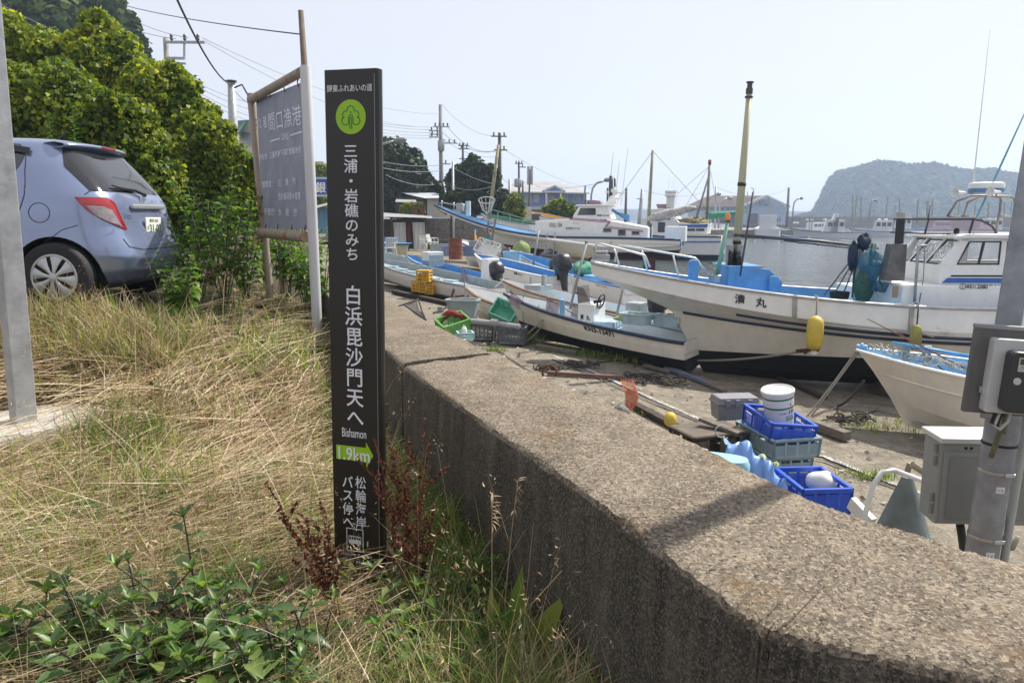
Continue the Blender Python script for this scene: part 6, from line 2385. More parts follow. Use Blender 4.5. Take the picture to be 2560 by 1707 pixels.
mb.tube([a, a.lerp(b_, .1), a.lerp(b_, .5), b_], [.26,.3,.18,.05], 10)
mb.build('green_boom_sail', mat('green_furled_sail', (.05,.34,.18),.8, var=.25), b11, smooth=True)
for (p_, q_) in (((1774,415),(1660,515)),((1774,415),(1805,585)),((1774,415),(1700,540))):
 mb = MB()
 mb.tube([l11(*p_), l11(*q_)], .014,4)
 mb.build('stay', darkgrey, b11)
for x in (1682,1690,1668,1676):
 mb = MB()
 mb.tube([l11(x, 512), l11(x + 5,420 + (x % 7) * 12)], [.02,.01], 4)
 mb.build('whip_antenna', offwhite, b11)
mb = MB()
mb.lathe([(.0,-.3),(.22,-.2),(.28,0),(.22,.2),(0,.3)], 12, l11(1802,597,61.8))
mb.build('fender', fy, b11, smooth=True)
# ================================================================== YARD CLUTTER BEHIND THE WALL
DS = 6.6
bluecr = mat('bright_blue_plastic', (.025,.10,.54),.42, var=.1, dirt=.1, dcol=(.1,.2,.5), dscale=8)
greycr = mat('blue_grey_plastic', (.27,.36,.40),.5, var=.08, dirt=.2, dcol=(.16,.19,.19), dscale=8)
browncr = mat('muddy_brown_plastic', (.11,.085,.062),.7, var=.25, dirt=.4, dcol=(.2,.16,.11), dscale=10)
c0 = W(1918,1182, DS + .25)
g0 = gq(c0.x, c0.y)
rzs = rad(11)
zt1 = W(1950,1139, DS).z
gs = 'stacked blue grey crates'
crate('crate', 'blue grey lattice crate at the bottom of the stack', (c0.x, c0.y, g0 + .0), rzs, .43,.62, max(.3, zt1 - g0 - .16), greycr, gs, ny=5)
crate('crate', 'blue grey lattice crate resting under the bright blue one', (c0.x + .03, c0.y - .02, zt1 - .16), rzs, .44,.64,.165, greycr, gs, ny=5)
zt2 = W(1940,1092, DS).z
crate('crate', 'blue grey lattice crate second from the top of the stack, rope looped on its rim', (c0.x + .06, c0.y - .03, zt1 + .01), rzs + .02,.47,.68, max(.15, zt2 - zt1), greycr, gs, ny=5)
cb = W(1940,1092, DS + .2)
tb_ = rzs - rad(2)
crate('crate', 'bright blue crate on top of the stack with a white pail in it', (cb.x, cb.y, zt2 - .02), tb_, .44,.56, max(.16, W(1940,1045, DS).z - zt2), bluecr, 'bright blue crates', rot=(rad(4), rad(6), tb_))
pc_ = W(1948,1046, DS + .22)
pail = thing('pail', 'white lidded pail with green bands tipped in the blue crate', 'pail', pc_, 0, None, (rad(4), rad(-9), rad(8)))
pw = mat('white_pail', (.66,.66,.64),.4, var=.04, dirt=.2, dcol=(.4,.38,.33), dscale=9)
mb = MB()
mb.lathe([(.128,-.05),(.146,.27)], 32)
mb.build('bucket', pw, pail, smooth=40)
mb = MB()
mb.lathe([(.150,.262),(.154,.268),(.154,.292),(.146,.30),(.135,.296),(.128,.288),(.03,.288),(.028,.292),(.0,.292)], 32, capb=True, capt=False)
mb.build('lid', pw, pail, smooth=40)
for z in (.225,.135):
 mb = MB()
 rr_ = .128 + .018 * (z + .05) / .32
 mb.lathe([(rr_ + .0012, z),(rr_ + .0024, z + .016)], 32, capb=False, capt=False)
 mb.build('green_band', mat('pail_green', (.02,.15,.06),.4), pail, smooth=40)
def wrap(s_, a0, a1, z0, z1, m_, parent, b=.01):
 V, Fs = text_mesh(s_, b)
 mn, mx = V.min(0), V.max(0)
 mb = MB()
 vs_ = []
 for v in V:
  a = a0 + (v[0] - mn[0]) / (mx[0] - mn[0]) * (a1 - a0)
  z = z0 + (v[1] - mn[1]) / (mx[1] - mn[1]) * (z1 - z0)
  r_ = .128 + .018 * (z + .05) / .32 + .0016
  vs_.append((r_ * math.sin(a),-r_ * math.cos(a), z))
 mb.add(vs_, Fs)
 return mb.build('lettering', m_, parent, fix=False)
wrap('HI-I', .25,.85,.085,.125, ink, pail)
wrap('CFW-NEW G', -.45,.15,.088,.104, ink, pail, 0)
wrap('SGSG', .0,.8,.02,.07, mat('pail_green', (.02,.15,.06),.4), pail)
wrap('●', .32,.42,.165,.19, taillens, pail, 0)
tbx = thing('tool_box', 'grey plastic tool box with latches lying behind the crates', 'tool box', W(1834,1044,7.4), rad(6))
mb = MB()
tp = mat('grey_tool_box', (.21,.205,.225),.5, var=.06)
mb.box((0,0,.085),(.40,.22,.17), taper=1.08)
mb.build('body', tp, tbx, bevel=.012)
mb = MB()
mb.box((0,0,.205),(.45,.26,.065), taper=.9)
mb.box((.0,0,.178),(.46,.27,.018))
mb.build('lid', tp, tbx, bevel=.012)
for x in (-.12,-.02,.11):
 mb = MB()
 mb.box((x, -.132,.185),(.05,.02,.07))
 mb.build('latch', tp, tbx, bevel=.004)
bc = W(1770,1120,6.9)
crate('crate', 'muddy brown crate with a plank on it, left of the crate stack', (bc.x, bc.y, W(1770,1110,6.9).z - .05), rad(20),.60,.42,.20, browncr, lat=False, nx=4, ny=3)
mb = MB()
mb.box((bc.x, bc.y, W(1770,1110,6.9).z + .155),(.60,.42,.012), rad(20))
mb.box((bc.x, bc.y, W(1770,1110,6.9).z - .05 - .2),(.55,.4,.38), rad(20))
q = W(1790,1150,5.6)
mb.box((q.x, q.y, (q.z - .18 + gq(q.x, q.y)) / 2),(.5,.34, q.z - .18 - gq(q.x, q.y)), rad(-24))  # added unseen box that holds up the foam float, not crate boards
tag(mb.build('crate_lining_and_float_prop', browncr), 'muddy boards closing the brown crate, with an unseen box propping the foam float', 'board')
mb = MB()
a, b_ = W(1752,1046,7.0), W(1850,1085,6.7)
mb.bar(a, b_, .09,.035)
tag(mb.build('plank', woodgrey, bevel=.005), 'short grey plank lying across the muddy brown crate', 'plank')
mb = MB()
rp = W(1805,1078,6.35)
mb.tube([rp + Vector((.06 * math.cos(t) - .0,.0,.055 * math.sin(t))) for t in np.linspace(.5,5.2,18)], .007,6)
tag(mb.build('rope_loop', mat('pale_rope', (.42,.42,.38),.9), smooth=True), 'pale rope loop on the rim of the middle crate', 'rope')
# float and tarpaulins at the foot of the wall
fl = thing('foam_float', 'pale blue foam float with a rope knot just over the wall edge', 'float', W(1790,1150,5.6), rad(-24))
mb = MB()
def stad(a, b_, z, n=28):
 return [(a * math.copysign(abs(math.cos(t)) ** .7, math.cos(t)), b_ * math.copysign(abs(math.sin(t)) ** .7, math.sin(t)), z) for t in [2 * math.pi * i / n for i in range(n)]]
mb.grid([stad(.20,.08,-.18), stad(.25,.12,-.14), stad(.26,.13,-.02), stad(.24,.115,.03), stad(.16,.06,.045)], close=True)
mb.f += [tuple(range(28))[::-1], tuple(range(4 * 28,5 * 28))]
mb.m += [0,0]
mb.build('block', mat('pale_blue_foam', (.26,.50,.60),.7, var=.1, bump=.2), fl, smooth=50)
mb = MB()
for i in range(5):
 mb.tube([Vector((-.10 + .03 * math.sin(3 * t + i),.03 * math.cos(t * 2 + i),.05 + .025 * math.sin(t + i))) for t in np.linspace(0,5,10)], .008,5)
mb.build('rope_knot', mat('pale_rope', (.42,.42,.38),.9), fl, smooth=True)
def tarp(name, pts, m_, label, seed):
 top = [W(x, y, d_) for (x, y, d_) in pts]
 rows = []
 for k in range(15):
  f = (k - 4) / 10
  row = []
  for i in range(44):
   t = i / 43 * (len(top) - 1)
   j = min(int(t), len(top) - 2)
   p = top[j].lerp(top[j + 1], t - j)
   wob = .022 * math.sin(i * .42 + k * .5 + seed) + .014 * math.sin(i * .9 - k * .8)
   row.append(p + (Vector((-.08 * f, -.26 * f, -.72 * f)) if f > 0 else Vector((.02,-.42 * f, .12 * f))) + Vector((wob * .6, wob, wob)))
  rows.append(row)
 mb = MB()
 mb.grid(rows)
 return tag(mb.build(name, m_, smooth=True), label, 'tarpaulin')
tarp('tarpaulin', [(1815,1105,6.1),(1865,1112,6.1),(1905,1150,6.0),(1945,1190,5.9),(1965,1215,5.8)], mat('blue_tarp', (.17,.33,.70),.32, var=.12, coat=.3), 'crumpled shiny blue tarpaulin below the crate stack', 2)
tarp('tarpaulin', [(1896,1142,6.2),(1930,1160,6.2),(1960,1185,6.1),(1985,1230,6.0)], mat('olive_tarp', (.38,.44,.22),.6, var=.15), 'pale olive tarpaulin edge beside the crumpled blue one', 5)
lc = W(2040,1262,5.75)
zc_ = W(2050,1222,5.6).z
crate('crate', 'bright blue crate on the ground holding a white foam block', (lc.x, lc.y + .1, zc_ - .27), rad(4),.40,.52,.27, bluecr, 'bright blue crates', ny=5)
mb = MB()
mb.box((lc.x, lc.y + .1, zc_ - .3),(.38,.5,.02), rad(4))
tag(mb.build('board', woodgrey), 'board under the lower bright blue crate', 'board')
blob('foam_block', W(2058,1205,5.95),(.13,.12,.09), mat('white_foam', (.68,.68,.66),.8, var=.08, bump=.3, bscale=120), None, 17, amp=.12)
tag(bpy.data.objects['foam_block'], 'lump of white foam sitting in the lower blue crate', 'foam')
# handrail, traffic cone, white board
mb = MB()
hq = [W(2148,1340,4.6), W(2182,1215,4.6), W(2205,1180,4.62), W(2235,1175,4.65), W(2330,1210,4.8), W(2420,1248,4.9)]
hp = [hq[0] - (hq[1] - hq[0]) * 2.5] + hq
mb.tube(hp, .017,12)
tag(mb.build('handrail', mat('white_pipe', (.62,.63,.62),.4, dirt=.15, dcol=(.4,.38,.34)), smooth=True), 'white painted tubular handrail rising beyond the wall', 'handrail')
mb = MB()
mb.bar(W(2275,1158,5.4), W(2262,1200,5.4),.03)
mb.tube([W(2280,1160,5.3), W(2340,1200,5.3)], .025,8)
tag(mb.build('stand_pipe', mat('brass_tap', (.30,.25,.18),.5,.5), smooth=30), 'weathered tap and pipe end above the cone', 'tap')
cone = thing('traffic_cone', 'faded grey green traffic cone beside the white handrail', 'cone', W(2256,1330,5.0))
cz = W(2258,1195,5.0).z - W(2256,1330,5.0).z
mb = MB()
mb.lathe([(.19,-.05),(.02 + .16,0),(.04, cz),(.035, cz + .01),(.0, cz + .01)], 24, capt=False)
mb.build('cone_body', mat('dull_green_cone', (.13,.155,.15),.6, var=.2, dirt=.3, dcol=(.25,.27,.25), dscale=6), cone, smooth=40)
mb = MB()
rows = []
for j in range(3):
 rows.append([((.10 + .075 * (1 - k_)) * math.cos(a) * 1.03,(.10 + .075 * (1 - k_)) * math.sin(a) * 1.03, cz * .5 * k_ + (.02 * math.sin(a * 9) if j == 2 else 0)) for k_ in (j / 2,) for a in np.linspace(0,2 * math.pi, 49)])
mb.grid(rows)
mb.build('torn_sleeve', mat('teal_sleeve', (.10,.22,.19),.6, var=.3), cone)
mb = MB()
mb.bar(W(2128,1255,5.2), W(2180,1310,5.0),.05,.10)
tag(mb.build('white_batten', offwhite, bevel=.005), 'white painted batten leaning by the handrail foot', 'batten')
# orange net bag with concrete lump, yellow float, timber, irons
nb = thing('net_bag', 'orange net bag hung on a stick at the wall edge', 'net bag', W(1572,1025,9.4))
mb = MB()
rows = []
for i in range(15):
 f = i / 14
 row = []
 for j in range(13):
  a = 2 * math.pi * j / 12
  r_ = .045 + .035 * math.sin(f * 3.0) + .03 * f ** 4 + .012 * math.sin(3 * a + f * 5)
  row.append(Vector((r_ * math.cos(a) + .03 * math.sin(f * 4), r_ * math.sin(a),.40 * f)))
 rows.append(row)
for i in range(14):
 for j in range(12):
  mb.bar(rows[i][j], rows[i + 1][j + 1], .004)
  mb.bar(rows[i][j + 1], rows[i + 1][j], .004)
mb.build('netting', mat('orange_net', (.62,.20,.10),.8, var=.15), nb, fix=False)
mb = MB()
mb.grid([[p * .93 + Vector((0,0,.01)) for p in r_] for r_ in rows[:11]])
mb.build('bag_lining', mat('orange_film', (.55,.20,.11),.8, alpha=.45), nb, smooth=True)
mb = MB()
mb.tube([(-.06,-.02,-.02),(-.05,-.02,.28)], .008,6)
mb.build('stick', offwhite, nb)
blob('concrete_lump', W(1552,1028,9.2),(.11,.09,.09), concrete('lump_concrete', (.26,.24,.21),.5,120), None, 3, amp=.12, smooth=False)
tag(bpy.data.objects['concrete_lump'], 'grey concrete lump at the foot of the orange net bag', 'concrete lump')
blob('buoy', W(1676,1048,8.4),(.075,.075,.09), fy, None, 9, amp=.06)
tag(bpy.data.objects['buoy'], 'small round yellow buoy lying by the timber at the wall edge', 'buoy')
def gbar(name, pa, pb, a, b_, m_, label, cat, lift=None):
 A, B_ = GQ(*pa), GQ(*pb)
 up = Vector((0,0,(b_ / 2 if lift is None else lift) + .015))
 mb = MB()
 mb.bar(A + up, B_ + up, a, b_)
 return tag(mb.build(name, m_, bevel=.006), label, cat)
gbar('timber', (1585,1020),(1705,1085),.12,.07, mat('dark_timber', (.05,.04,.03),.9, var=.3, scale=9), 'dark timber lying along the foot of the wall past the net bag', 'timber')
gbar('timber', (2010,1065),(2118,1105),.14,.12, woodgrey, 'square grey timber right of the crate stack', 'timber')
gbar('timber', (1665,925),(1765,962),.12,.06, mat('blue_grey_board', (.13,.15,.20),.8, var=.2), 'blue grey board on the ground below the cream boat stern rope', 'timber')
gbar('timber', (1760,962),(1812,984),.09,.05, woodgrey, 'short dark timber at the end of the blue grey board', 'timber')
gbar('timber', (1610,918),(1670,935),.09,.05, woodgrey, 'short stick at the near end of the blue grey board', 'timber')
gbar('timber', (1945,950),(2060,1000),.12,.06, mat('dark_timber', (.05,.04,.03),.9), 'black timber in the shadow of the large white hull', 'timber')
gbar('iron_rail', (1368,939),(1562,951),.07,.06, mat('brown_iron', (.16,.085,.065),.8, var=.2), 'long brown iron rail lying on the yard behind the wall', 'iron rail')
gbar('timber', (1340,872),(1440,890),.10,.08, woodgrey, 'pale driftwood pole in the grass under the cream boat', 'timber')
gbar('timber', (985,735),(1260,795),.16,.10, mat('dark_timber', (.05,.04,.03),.9), 'long dark timber in front of the yellow crates', 'timber')
gbar('timber', (1100,742),(1190,762),.18,.06, mat('pale_board', (.42,.36,.28),.9, var=.2), 'pale worn plank right of the yellow crates', 'timber')
gbar('timber', (1484,722),(1512,708),.25,.10, woodgrey, 'pale roller board between the sterns, nearer one', 'timber')
gbar('timber', (1545,742),(1562,728),.2,.10, woodgrey, 'pale roller board near the cream boat windshield', 'timber')
mb = MB()
c_ = GQ(1374,944)
mb.tube([c_ + Vector((.11 * math.cos(t),.02,.08 + .11 * math.sin(t))) for t in np.linspace(-.6,3.7,16)], .02,8)
tag(mb.build('iron_ring', rust, smooth=True), 'rusty ring bolt standing on the brown iron rail', 'iron ring')
def sag(a, b_, s_, n=14):
 return [a.lerp(b_, i / n) + Vector((0,0,-4 * s_ * (i / n) * (1 - i / n))) for i in range(n + 1)]
def rope(label, pts, r_, m_, name='rope'):
 mb = MB()
 mb.tube(pts, r_, 6)
 return tag(mb.build(name, m_, smooth=True), label, 'rope')
anchor = GQ(1602,898,.06)
mb = MB()
mb.tube([anchor + Vector((.09 * math.cos(t),0,.04 + .09 * math.sin(t))) for t in np.linspace(0,6.28,20)], .02,8)
tag(mb.build('mooring_ring', rust, smooth=True), 'dark mooring ring in the ground under the cream boat stern', 'mooring ring')
sternp = W(1733,857,12.9)
rope('pale rope from the cream boat stern corner down to the mooring ring', sag(anchor, sternp, .05),.017, ropemat)
rope('second strand of the stern rope just beside the first', sag(anchor + Vector((.03,-.03,0)), sternp + Vector((0,0,-.06)),.09),.015, ropemat)
rope('thick twisted rope from the mooring ring to the rusty chock on the black keel', sag(anchor, W(2010,877, BIGY - 1.32),.12),.022, ropemat)
mb = MB()
mb.bar(W(1990,878, BIGY - 1.33), W(2048,873, BIGY - 1.33),.05,.06)
mb.bar(W(2010,884, BIGY - 1.33), W(2030,868, BIGY - 1.33),.03,.05)
tag(mb.build('keel_chock', rust, bevel=.01), 'rusty iron fitting on the hull above the black bottom', 'iron fitting')
eye = GQ(2012,1052,.03)
rope('left strand of the bow rope from the cream dinghy to the ground', sag(eye, W(2140,878,10.3),.03),.013, ropemat)
rope('right strand of the bow rope from the cream dinghy to the ground', sag(eye + Vector((.06,0,0)), W(2146,880,10.28),.0),.012, ropemat)
rope('chain and line from the dinghy stem to the ground hook', sag(GQ(2095,1022,.05), W(2160,952,10.0),.06),.022, darkrope)
rope('thin line running along the ground from the hook to the left', [GQ(x, y, .02) for x, y in ((2095,1022),(2060,1030),(2012,1052),(1985,1070))], .010, darkrope)
rope('dark line along the ground under the dinghy bow', [GQ(x, y, .02) for x, y in ((2190,1030),(2140,1040),(2080,1050),(2020,1060))], .012, darkrope)
rope('dark wire dragged over the yard to the heap of chain', [GQ(x, y, .02) for x, y in ((1375,930),(1440,920),(1500,908),(1560,900),(1600,897))], .014, darkrope)
rope('bow rope of the cream boat slanting down to the ground', sag(GQ(1285,862,.03), W(1385,772,14.2),.04),.014, ropemat)
rope('slack bow rope of the cream boat hanging in a curve', sag(GQ(1295,863,.03), W(1378,778,14.3),.14),.011, ropemat)
rope('thin stay from the grey bin up to the second cream boat bow', sag(W(1235,720,17.2), W(1262,693,18.5),.02),.010, ropemat)
rope('line from the tiny white boat bow down to the yard', sag(GQ(1110,628,.02), W(1146,602,34.8),.05),.012, darkrope)
r = random.Random(12)
for lab, (x, y), n_, rad_ in (('tangle of black chain on the yard beyond the net bag', (1640,955),26,.42),('small heap of dark chain on the pavement seam', (1455,918),14,.22),('snarl of dark rope near the iron ring', (1372,930),10,.2),('frayed dark rope scrap under the cream dinghy', (2130,1055),9,.3)):
 mb = MB()
 c_ = GQ(x, y, .03)
 for i in range(n_):
  q = c_ + Vector((r.uniform(-1,1) * rad_, r.uniform(-1,1) * rad_ * .8,0))
  ph = r.uniform(0,6)
  mb.tube([q + Vector((.10 * math.cos(t * 1.2 + ph),.09 * math.sin(t + ph),.03 + .03 * math.sin(2 * t + i))) for t in np.linspace(0,4.5,10)], .013,5)
 tag(mb.build('chain_heap', darkrope, smooth=True), lab, 'chain')
mb = MB()
mb.lathe([(0.0,0),(.12,.01),(.15,.06),(.12,.11),(.05,.14),(.0,.145)], 18, GQ(1712,918))
tag(mb.build('stone_float', mat('grey_float', (.24,.23,.21),.8, var=.2), smooth=True), 'round grey float on the ground by the cream stern', 'float', 'grey floats under the stern')
mb = MB()
mb.lathe([(0.0,0),(.09,.01),(.12,.05),(.09,.10),(.0,.12)], 18, GQ(1652,908))
tag(mb.build('stone_float', mat('grey_float', (.24,.23,.21),.8), smooth=True), 'smaller grey float left of the round one by the mooring rope', 'float', 'grey floats under the stern')
# ---------------- bins and crates at the bow of the lettered boat
gb = W(1162,796,14.6)
bin_ = thing('fish_bin', 'big grey tapered fish bin standing on the pipe', 'bin', W(1158,800,14.6), rad(-12))
mb = MB()
tub(mb, (0,0,0),.62,.42,.42, taper=.8)
mb.build('shell', greyplastic, bin_, smooth=40)
mb = MB()
mb.tube([(.30,-.1,.36),(.36,-.12,.22),(.26,-.12,.02)], .012,6)
mb.build('bail', greymetal, bin_)
g3 = 'dark grey lattice crates under the pipe'
dgc = mat('dark_grey_crate', (.105,.12,.13),.6, var=.15, dirt=.3, dcol=(.2,.2,.19), dscale=8)
pA = W(1210,850,14.2)
crate('crate', 'dark grey lattice crate under the grey fish bin', W(1205,848,14.3), rad(-8),.50,.40,.33, dgc, g3, nx=3, ny=3)
crate('crate', 'dark grey lattice crate under the bow of the lettered cream boat', W(1282,858,14.0), rad(-8),.52,.40,.33, dgc, g3, nx=4, ny=3)
mb = MB()
mb.tube([W(1164,802,14.1), W(1232,808,13.95), W(1300,818,13.8)], .055,14)
mb.tube([W(1228,806,13.93), W(1244,808,13.9)], .075,12)
tag(mb.build('grey_pipe', mat('grey_pvc', (.33,.33,.34),.45, dirt=.3, dcol=(.12,.11,.1), dscale=6), smooth=40), 'grey plastic pipe with a dark joint resting on two crates', 'pipe')
gg = W(1145,805,13.6)
crate('crate', 'lime green crate lying tilted with a torn red cloth over it', W(1134,828,13.4), rad(20),.52,.38,.26, mat('lime_crate', (.13,.40,.09),.5, var=.15, dirt=.2), 'green crates', rot=(rad(18), rad(-14), rad(28)), nx=4, ny=3)
mb = MB()
a = W(1097,796,13.5)
rows = []
for i in range(9):
 k = i / 8
 p = W(1097 + 75 * k, 797 - 22 * math.sin(min(1, k * 2.2) * 1.57) + 26 * max(0, k - .35),13.45)
 rows.append([p + Vector((.0,.0,.02)), p + Vector((.02,-.03,-.05 + .02 * math.sin(i * 2))), p + Vector((.03,-.02,-.10 + .03 * math.sin(i * 3)))])
mb.grid(rows)
tag(mb.build('red_cloth', mat('brick_red_cloth', (.22,.035,.02),.9, var=.3), smooth=True, solid=.01), 'torn brick red cloth draped on the lime green crate', 'cloth')
crate('crate', 'mint green basket on its side behind the fish bin', W(1262,790,15.4),0,.50,.40,.28, mat('mint_crate', (.12,.42,.31),.5, var=.15, dirt=.2), 'green crates', rot=(rad(50), rad(20), rad(-20)), nx=4, ny=3)
mb = MB()
r = random.Random(5)
c_ = W(1130,828,13.3)
for i in range(12):
 ph = r.uniform(0,6)
 mb.tube([c_ + Vector((.17 * math.cos(t + ph) * r.uniform(.7,1),.10 * math.sin(t + ph),.06 * math.sin(t * .5 + ph) + .03)) for t in np.linspace(0,5.5,14)], .008,5)
tag(mb.build('rope_coil', mat('pale_rope', (.42,.42,.38),.9), smooth=True), 'coil of pale rope spilling from the lime green crate', 'rope')
crate('crate', 'pale aqua crate end poking over the wall top', W(1163,850,12.8), rad(12),.26,.3,.14, mat('aqua_crate', (.40,.58,.58),.5), lat=False)
blob('plastic_scrap', W(1160,830,12.9),(.06,.05,.10), offwhite, None, 6, amp=.2)
tag(bpy.data.objects['plastic_scrap'], 'white plastic scrap standing in the pale aqua crate', 'plastic')
mb = MB()
mb.lathe([(.06,0),(.09,.05),(.10,.25),(.07,.32),(.03,.34)], 14, W(1168,800,14.9))
tag(mb.build('jerry_can', mat('buff_can', (.42,.34,.22),.6), smooth=40), 'buff plastic can left of the grey fish bin', 'can')
mb = MB()
mb.box(W(1150,790,15.0),(.28,.2,.16))
tag(mb.build('battery_box', darkgrey, bevel=.02), 'small dark box behind the buff plastic can', 'box')
fp = thing('flag_stake', 'stake with a faded purple pennant by the grey fish bin', 'flag stake', W(1166,770,15.0))
mb = MB()
mb.tube([W(1167,800,15.0), W(1158,665,15.0)], .014,8)
mb.build('stake', greymetal, fp, world=True)
mb = MB()
a = W(1158,665,15.0)
mb.grid([[a + Vector((-.10 * j / 3 * (.2 + i / 4) + .06 * (i / 4),.02 * math.sin(j * 2 + i),-.30 * i / 4)) for j in (-1.5,0,1.5,3)] for i in range(5)])
mb.build('pennant', netp, fp, smooth=True, world=True)
# folding anchor
anc = thing('grapnel_anchor', 'rusty iron grapnel anchor lying left of the flag stake', 'anchor', W(1150,770,16))
mb = MB()
A = W(1150,770,16)
mb.tube([W(1172,738,16), W(1090,782,15.6)], .022,8)
mb.build('shank', woodgrey, anc, world=True)
for pts in ([(1136,722),(1128,745),(1115,770)], [(1125,755),(1128,770),(1142,778)], [(1140,740),(1125,752),(1128,765),(1145,790)], [(1145,752),(1150,780),(1157,778)], [(1160,738),(1138,742),(1124,755)]):
 mb = MB()
 mb.tube([W(x, y, 15.9) for x, y in pts], [.03,.026,.018] if len(pts) == 3 else [.03,.028,.024,.012], 8)
 mb.build('fluke', rust, anc, smooth=True, world=True)
mb = MB()
mb.bar(W(1082,782,15.5), W(1108,778,15.6),.05)
mb.box(W(1100,772,15.6),(.10,.1,.1))
mb.build('crown_block', greymetal, anc, world=True)
# wire trap frame
tr = thing('wire_trap', 'collapsed black wire trap with netting at the top of the wall', 'trap', W(1045,780,15.2))
mb = MB()
T = [W(1010,762,15.2), W(1046,748,15.6), W(1055,778,15.0), W(1065,800,14.6), W(995,765,14.8)]
for a, b_ in ((0,1),(1,2),(2,3),(0,3),(4,1),(4,0)):
 mb.tube([T[a], T[b_]], .016,6)
mb.build('frame', rubber, tr, world=True)
mb = MB()
rows = []
for i in range(6):
 a, b_ = T[0].lerp(T[1], .15 + .15 * i), T[3].lerp(T[2], .1 + .16 * i)
 rows.append([a.lerp(b_, j / 6) + Vector((0,0,-.10 * math.sin(j / 6 * 3.1) + .02 * math.sin(i * 2 + j))) for j in range(7)])
mb.grid(rows)
mb.build('netting', mat('black_netting', (.05,.05,.055),.9, alpha=.75, var=.3, scale=20), tr, smooth=True, world=True)
# yellow bottle crates
g4 = 'yellow bottle crates stacked in front of the grey white boat'
for (x, y, lab) in ((1044,728, 'yellow bottle crate at the left of the bottom row'),(1060,731, 'yellow bottle crate in the middle of the bottom row, shaded'),(1077,735, 'yellow bottle crate at the right of the bottom row'),(1061,704, 'yellow bottle crate with lid on top of the pile')):
 p = W(x, y, 20.6)
 t_ = thing('bottle_crate', lab, 'crate', p, rad(-12), g4)
 w_ = .23 if y > 710 else .36
 mb = MB()
 for sx_ in (-1,0,1):
  for sy_ in (-1,1):
   mb.bar((sx_ * w_ / 2 * .96, sy_ * .15,0),(sx_ * w_ / 2 * .96, sy_ * .15,.30),.03,.02)
 for z in (.02,.12,.21,.29):
  for sy_ in (-1,1):
   mb.bar((-w_ / 2, sy_ * .15, z),(w_ / 2, sy_ * .15, z),.012,.035)
  for sx_ in (-1,1):
   mb.bar((sx_ * w_ / 2,-.15, z),(sx_ * w_ / 2,.15, z),.012,.035)
 mb.box((0,.02,.10),(w_ * .9,.24,.18))
 if y < 710:
  mb.box((0,0,.31),(w_ * 1.05,.33,.02))
 mb.build('case', yellow, t_, fix=False)
# ---------------- things further up the yard
g5 = 'white plastic garden chairs by the hut'
def chair(label, px, D, rz_, k=1.0):
 t_ = thing('garden_chair', label, 'chair', W(*px, D), rz_, g5)
 t_.scale = (k, k, k)
 mb = MB()
 mb.box((0,0,.42),(.44,.44,.03))
 mb.build('seat', offwhite, t_, bevel=.01)
 mb = MB()
 for x in np.linspace(-.2,.2,6):
  mb.bar((x, .2,.44),(x * 1.05,.30,.82),.045,.015)
 mb.bar((-.22,.30,.83),(.22,.30,.83),.03,.05)
 mb.build('backrest', offwhite, t_)
 for sx_ in (-1,1):
  mb = MB()
  mb.tube([(sx_ * .24,-.22,.42),(sx_ * .25,-.2,.64),(sx_ * .25,.1,.66),(sx_ * .24,.24,.62)], .02,6)
  mb.build('armrest', offwhite, t_)
  for sy_ in (-1,1):
   mb = MB()
   mb.bar((sx_ * .2, sy_ * .2,.42),(sx_ * .25, sy_ * .25,0),.05,.04)
   mb.build('leg', offwhite, t_)
chair('white plastic chair nearest the hung white sheet', (1064,628),41, rad(150))
chair('white plastic chair standing right beside the dark table', (1082,625),41, rad(70))
chair('white plastic chair at the very edge of the black signpost', (976,645),34, rad(200),1.1)
mb = MB()
p = W(1100,600,42)
mb.box(p, (.7,.6,.05))
for sx_ in (-1,1):
 for sy_ in (-1,1):
  mb.bar(p + Vector((sx_ * .3, sy_ * .25,0)), p + Vector((sx_ * .3, sy_ * .25,-.75)),.05)
tag(mb.build('dark_table', darkgrey), 'dark metal table by the white plastic chairs', 'table')
dr = thing('oil_drum', 'rusty open oil drum on the yard', 'drum', W(1139,648,31))
mb = MB()
mb.lathe([(.28,0),(.29,.02),(.285,.04),(.285,.27),(.295,.28),(.295,.30),(.285,.31),(.285,.56),(.295,.57),(.295,.59),(.285,.60),(.285,.84),(.29,.86),(.27,.86),(.27,.05)], 24, capt=False)
mb.build('drum_shell', mat('rust_red_drum', (.20,.065,.035),.8, var=.25, dirt=.35, dcol=(.30,.16,.06), dscale=3), dr, smooth=30)
for (lab, px, D, sx_, sy_, h_, m_) in (('pale grey blue storage box left of the rusty drum', (1101,638),33,.9,.6,.5, mat('pale_box', (.36,.42,.45),.6, var=.15)),('lilac blue tub just left of the rusty drum', (1120,640),32,.5,.45,.42, mat('lilac_tub', (.25,.27,.45),.6)),
      ('round blue tub right of the rusty drum', (1173,640),32,.55,.5,.42, mat('dusty_blue_tub', (.16,.22,.40),.6)),('bright blue cool box between two blue boats', (1281,657),28,.65,.5,.42, lightblue),
      ('grey tub full of gear behind the tilted white crate', (1195,630),33,.8,.6,.5, greyplastic),('dark grey tub right of the tilted white crate', (1250,650),31,.8,.6,.5, mat('dark_grey_tub', (.2,.21,.2),.6)),
      ('cream yellow tub under a blue bowl by the hut', (1000,637),35,.8,.6,.45, mat('cream_tub', (.45,.43,.28),.6)),('bright blue container at the signpost edge', (972,630),36,.9,.7,.7, bluedeck)):
 t_ = thing('storage_tub', lab, 'tub', W(*px, D), rad(random.uniform(-20,20)))
 mb = MB()
 tub(mb, (0,0,0), sx_, sy_, h_, taper=.88)
 mb.build('shell', m_, t_, smooth=40)
mb = MB()
mb.lathe([(.2,0),(.5,.18),(.53,.18),(.48,.15),(.2,.03)], 20, W(1003,617,35), capt=False)
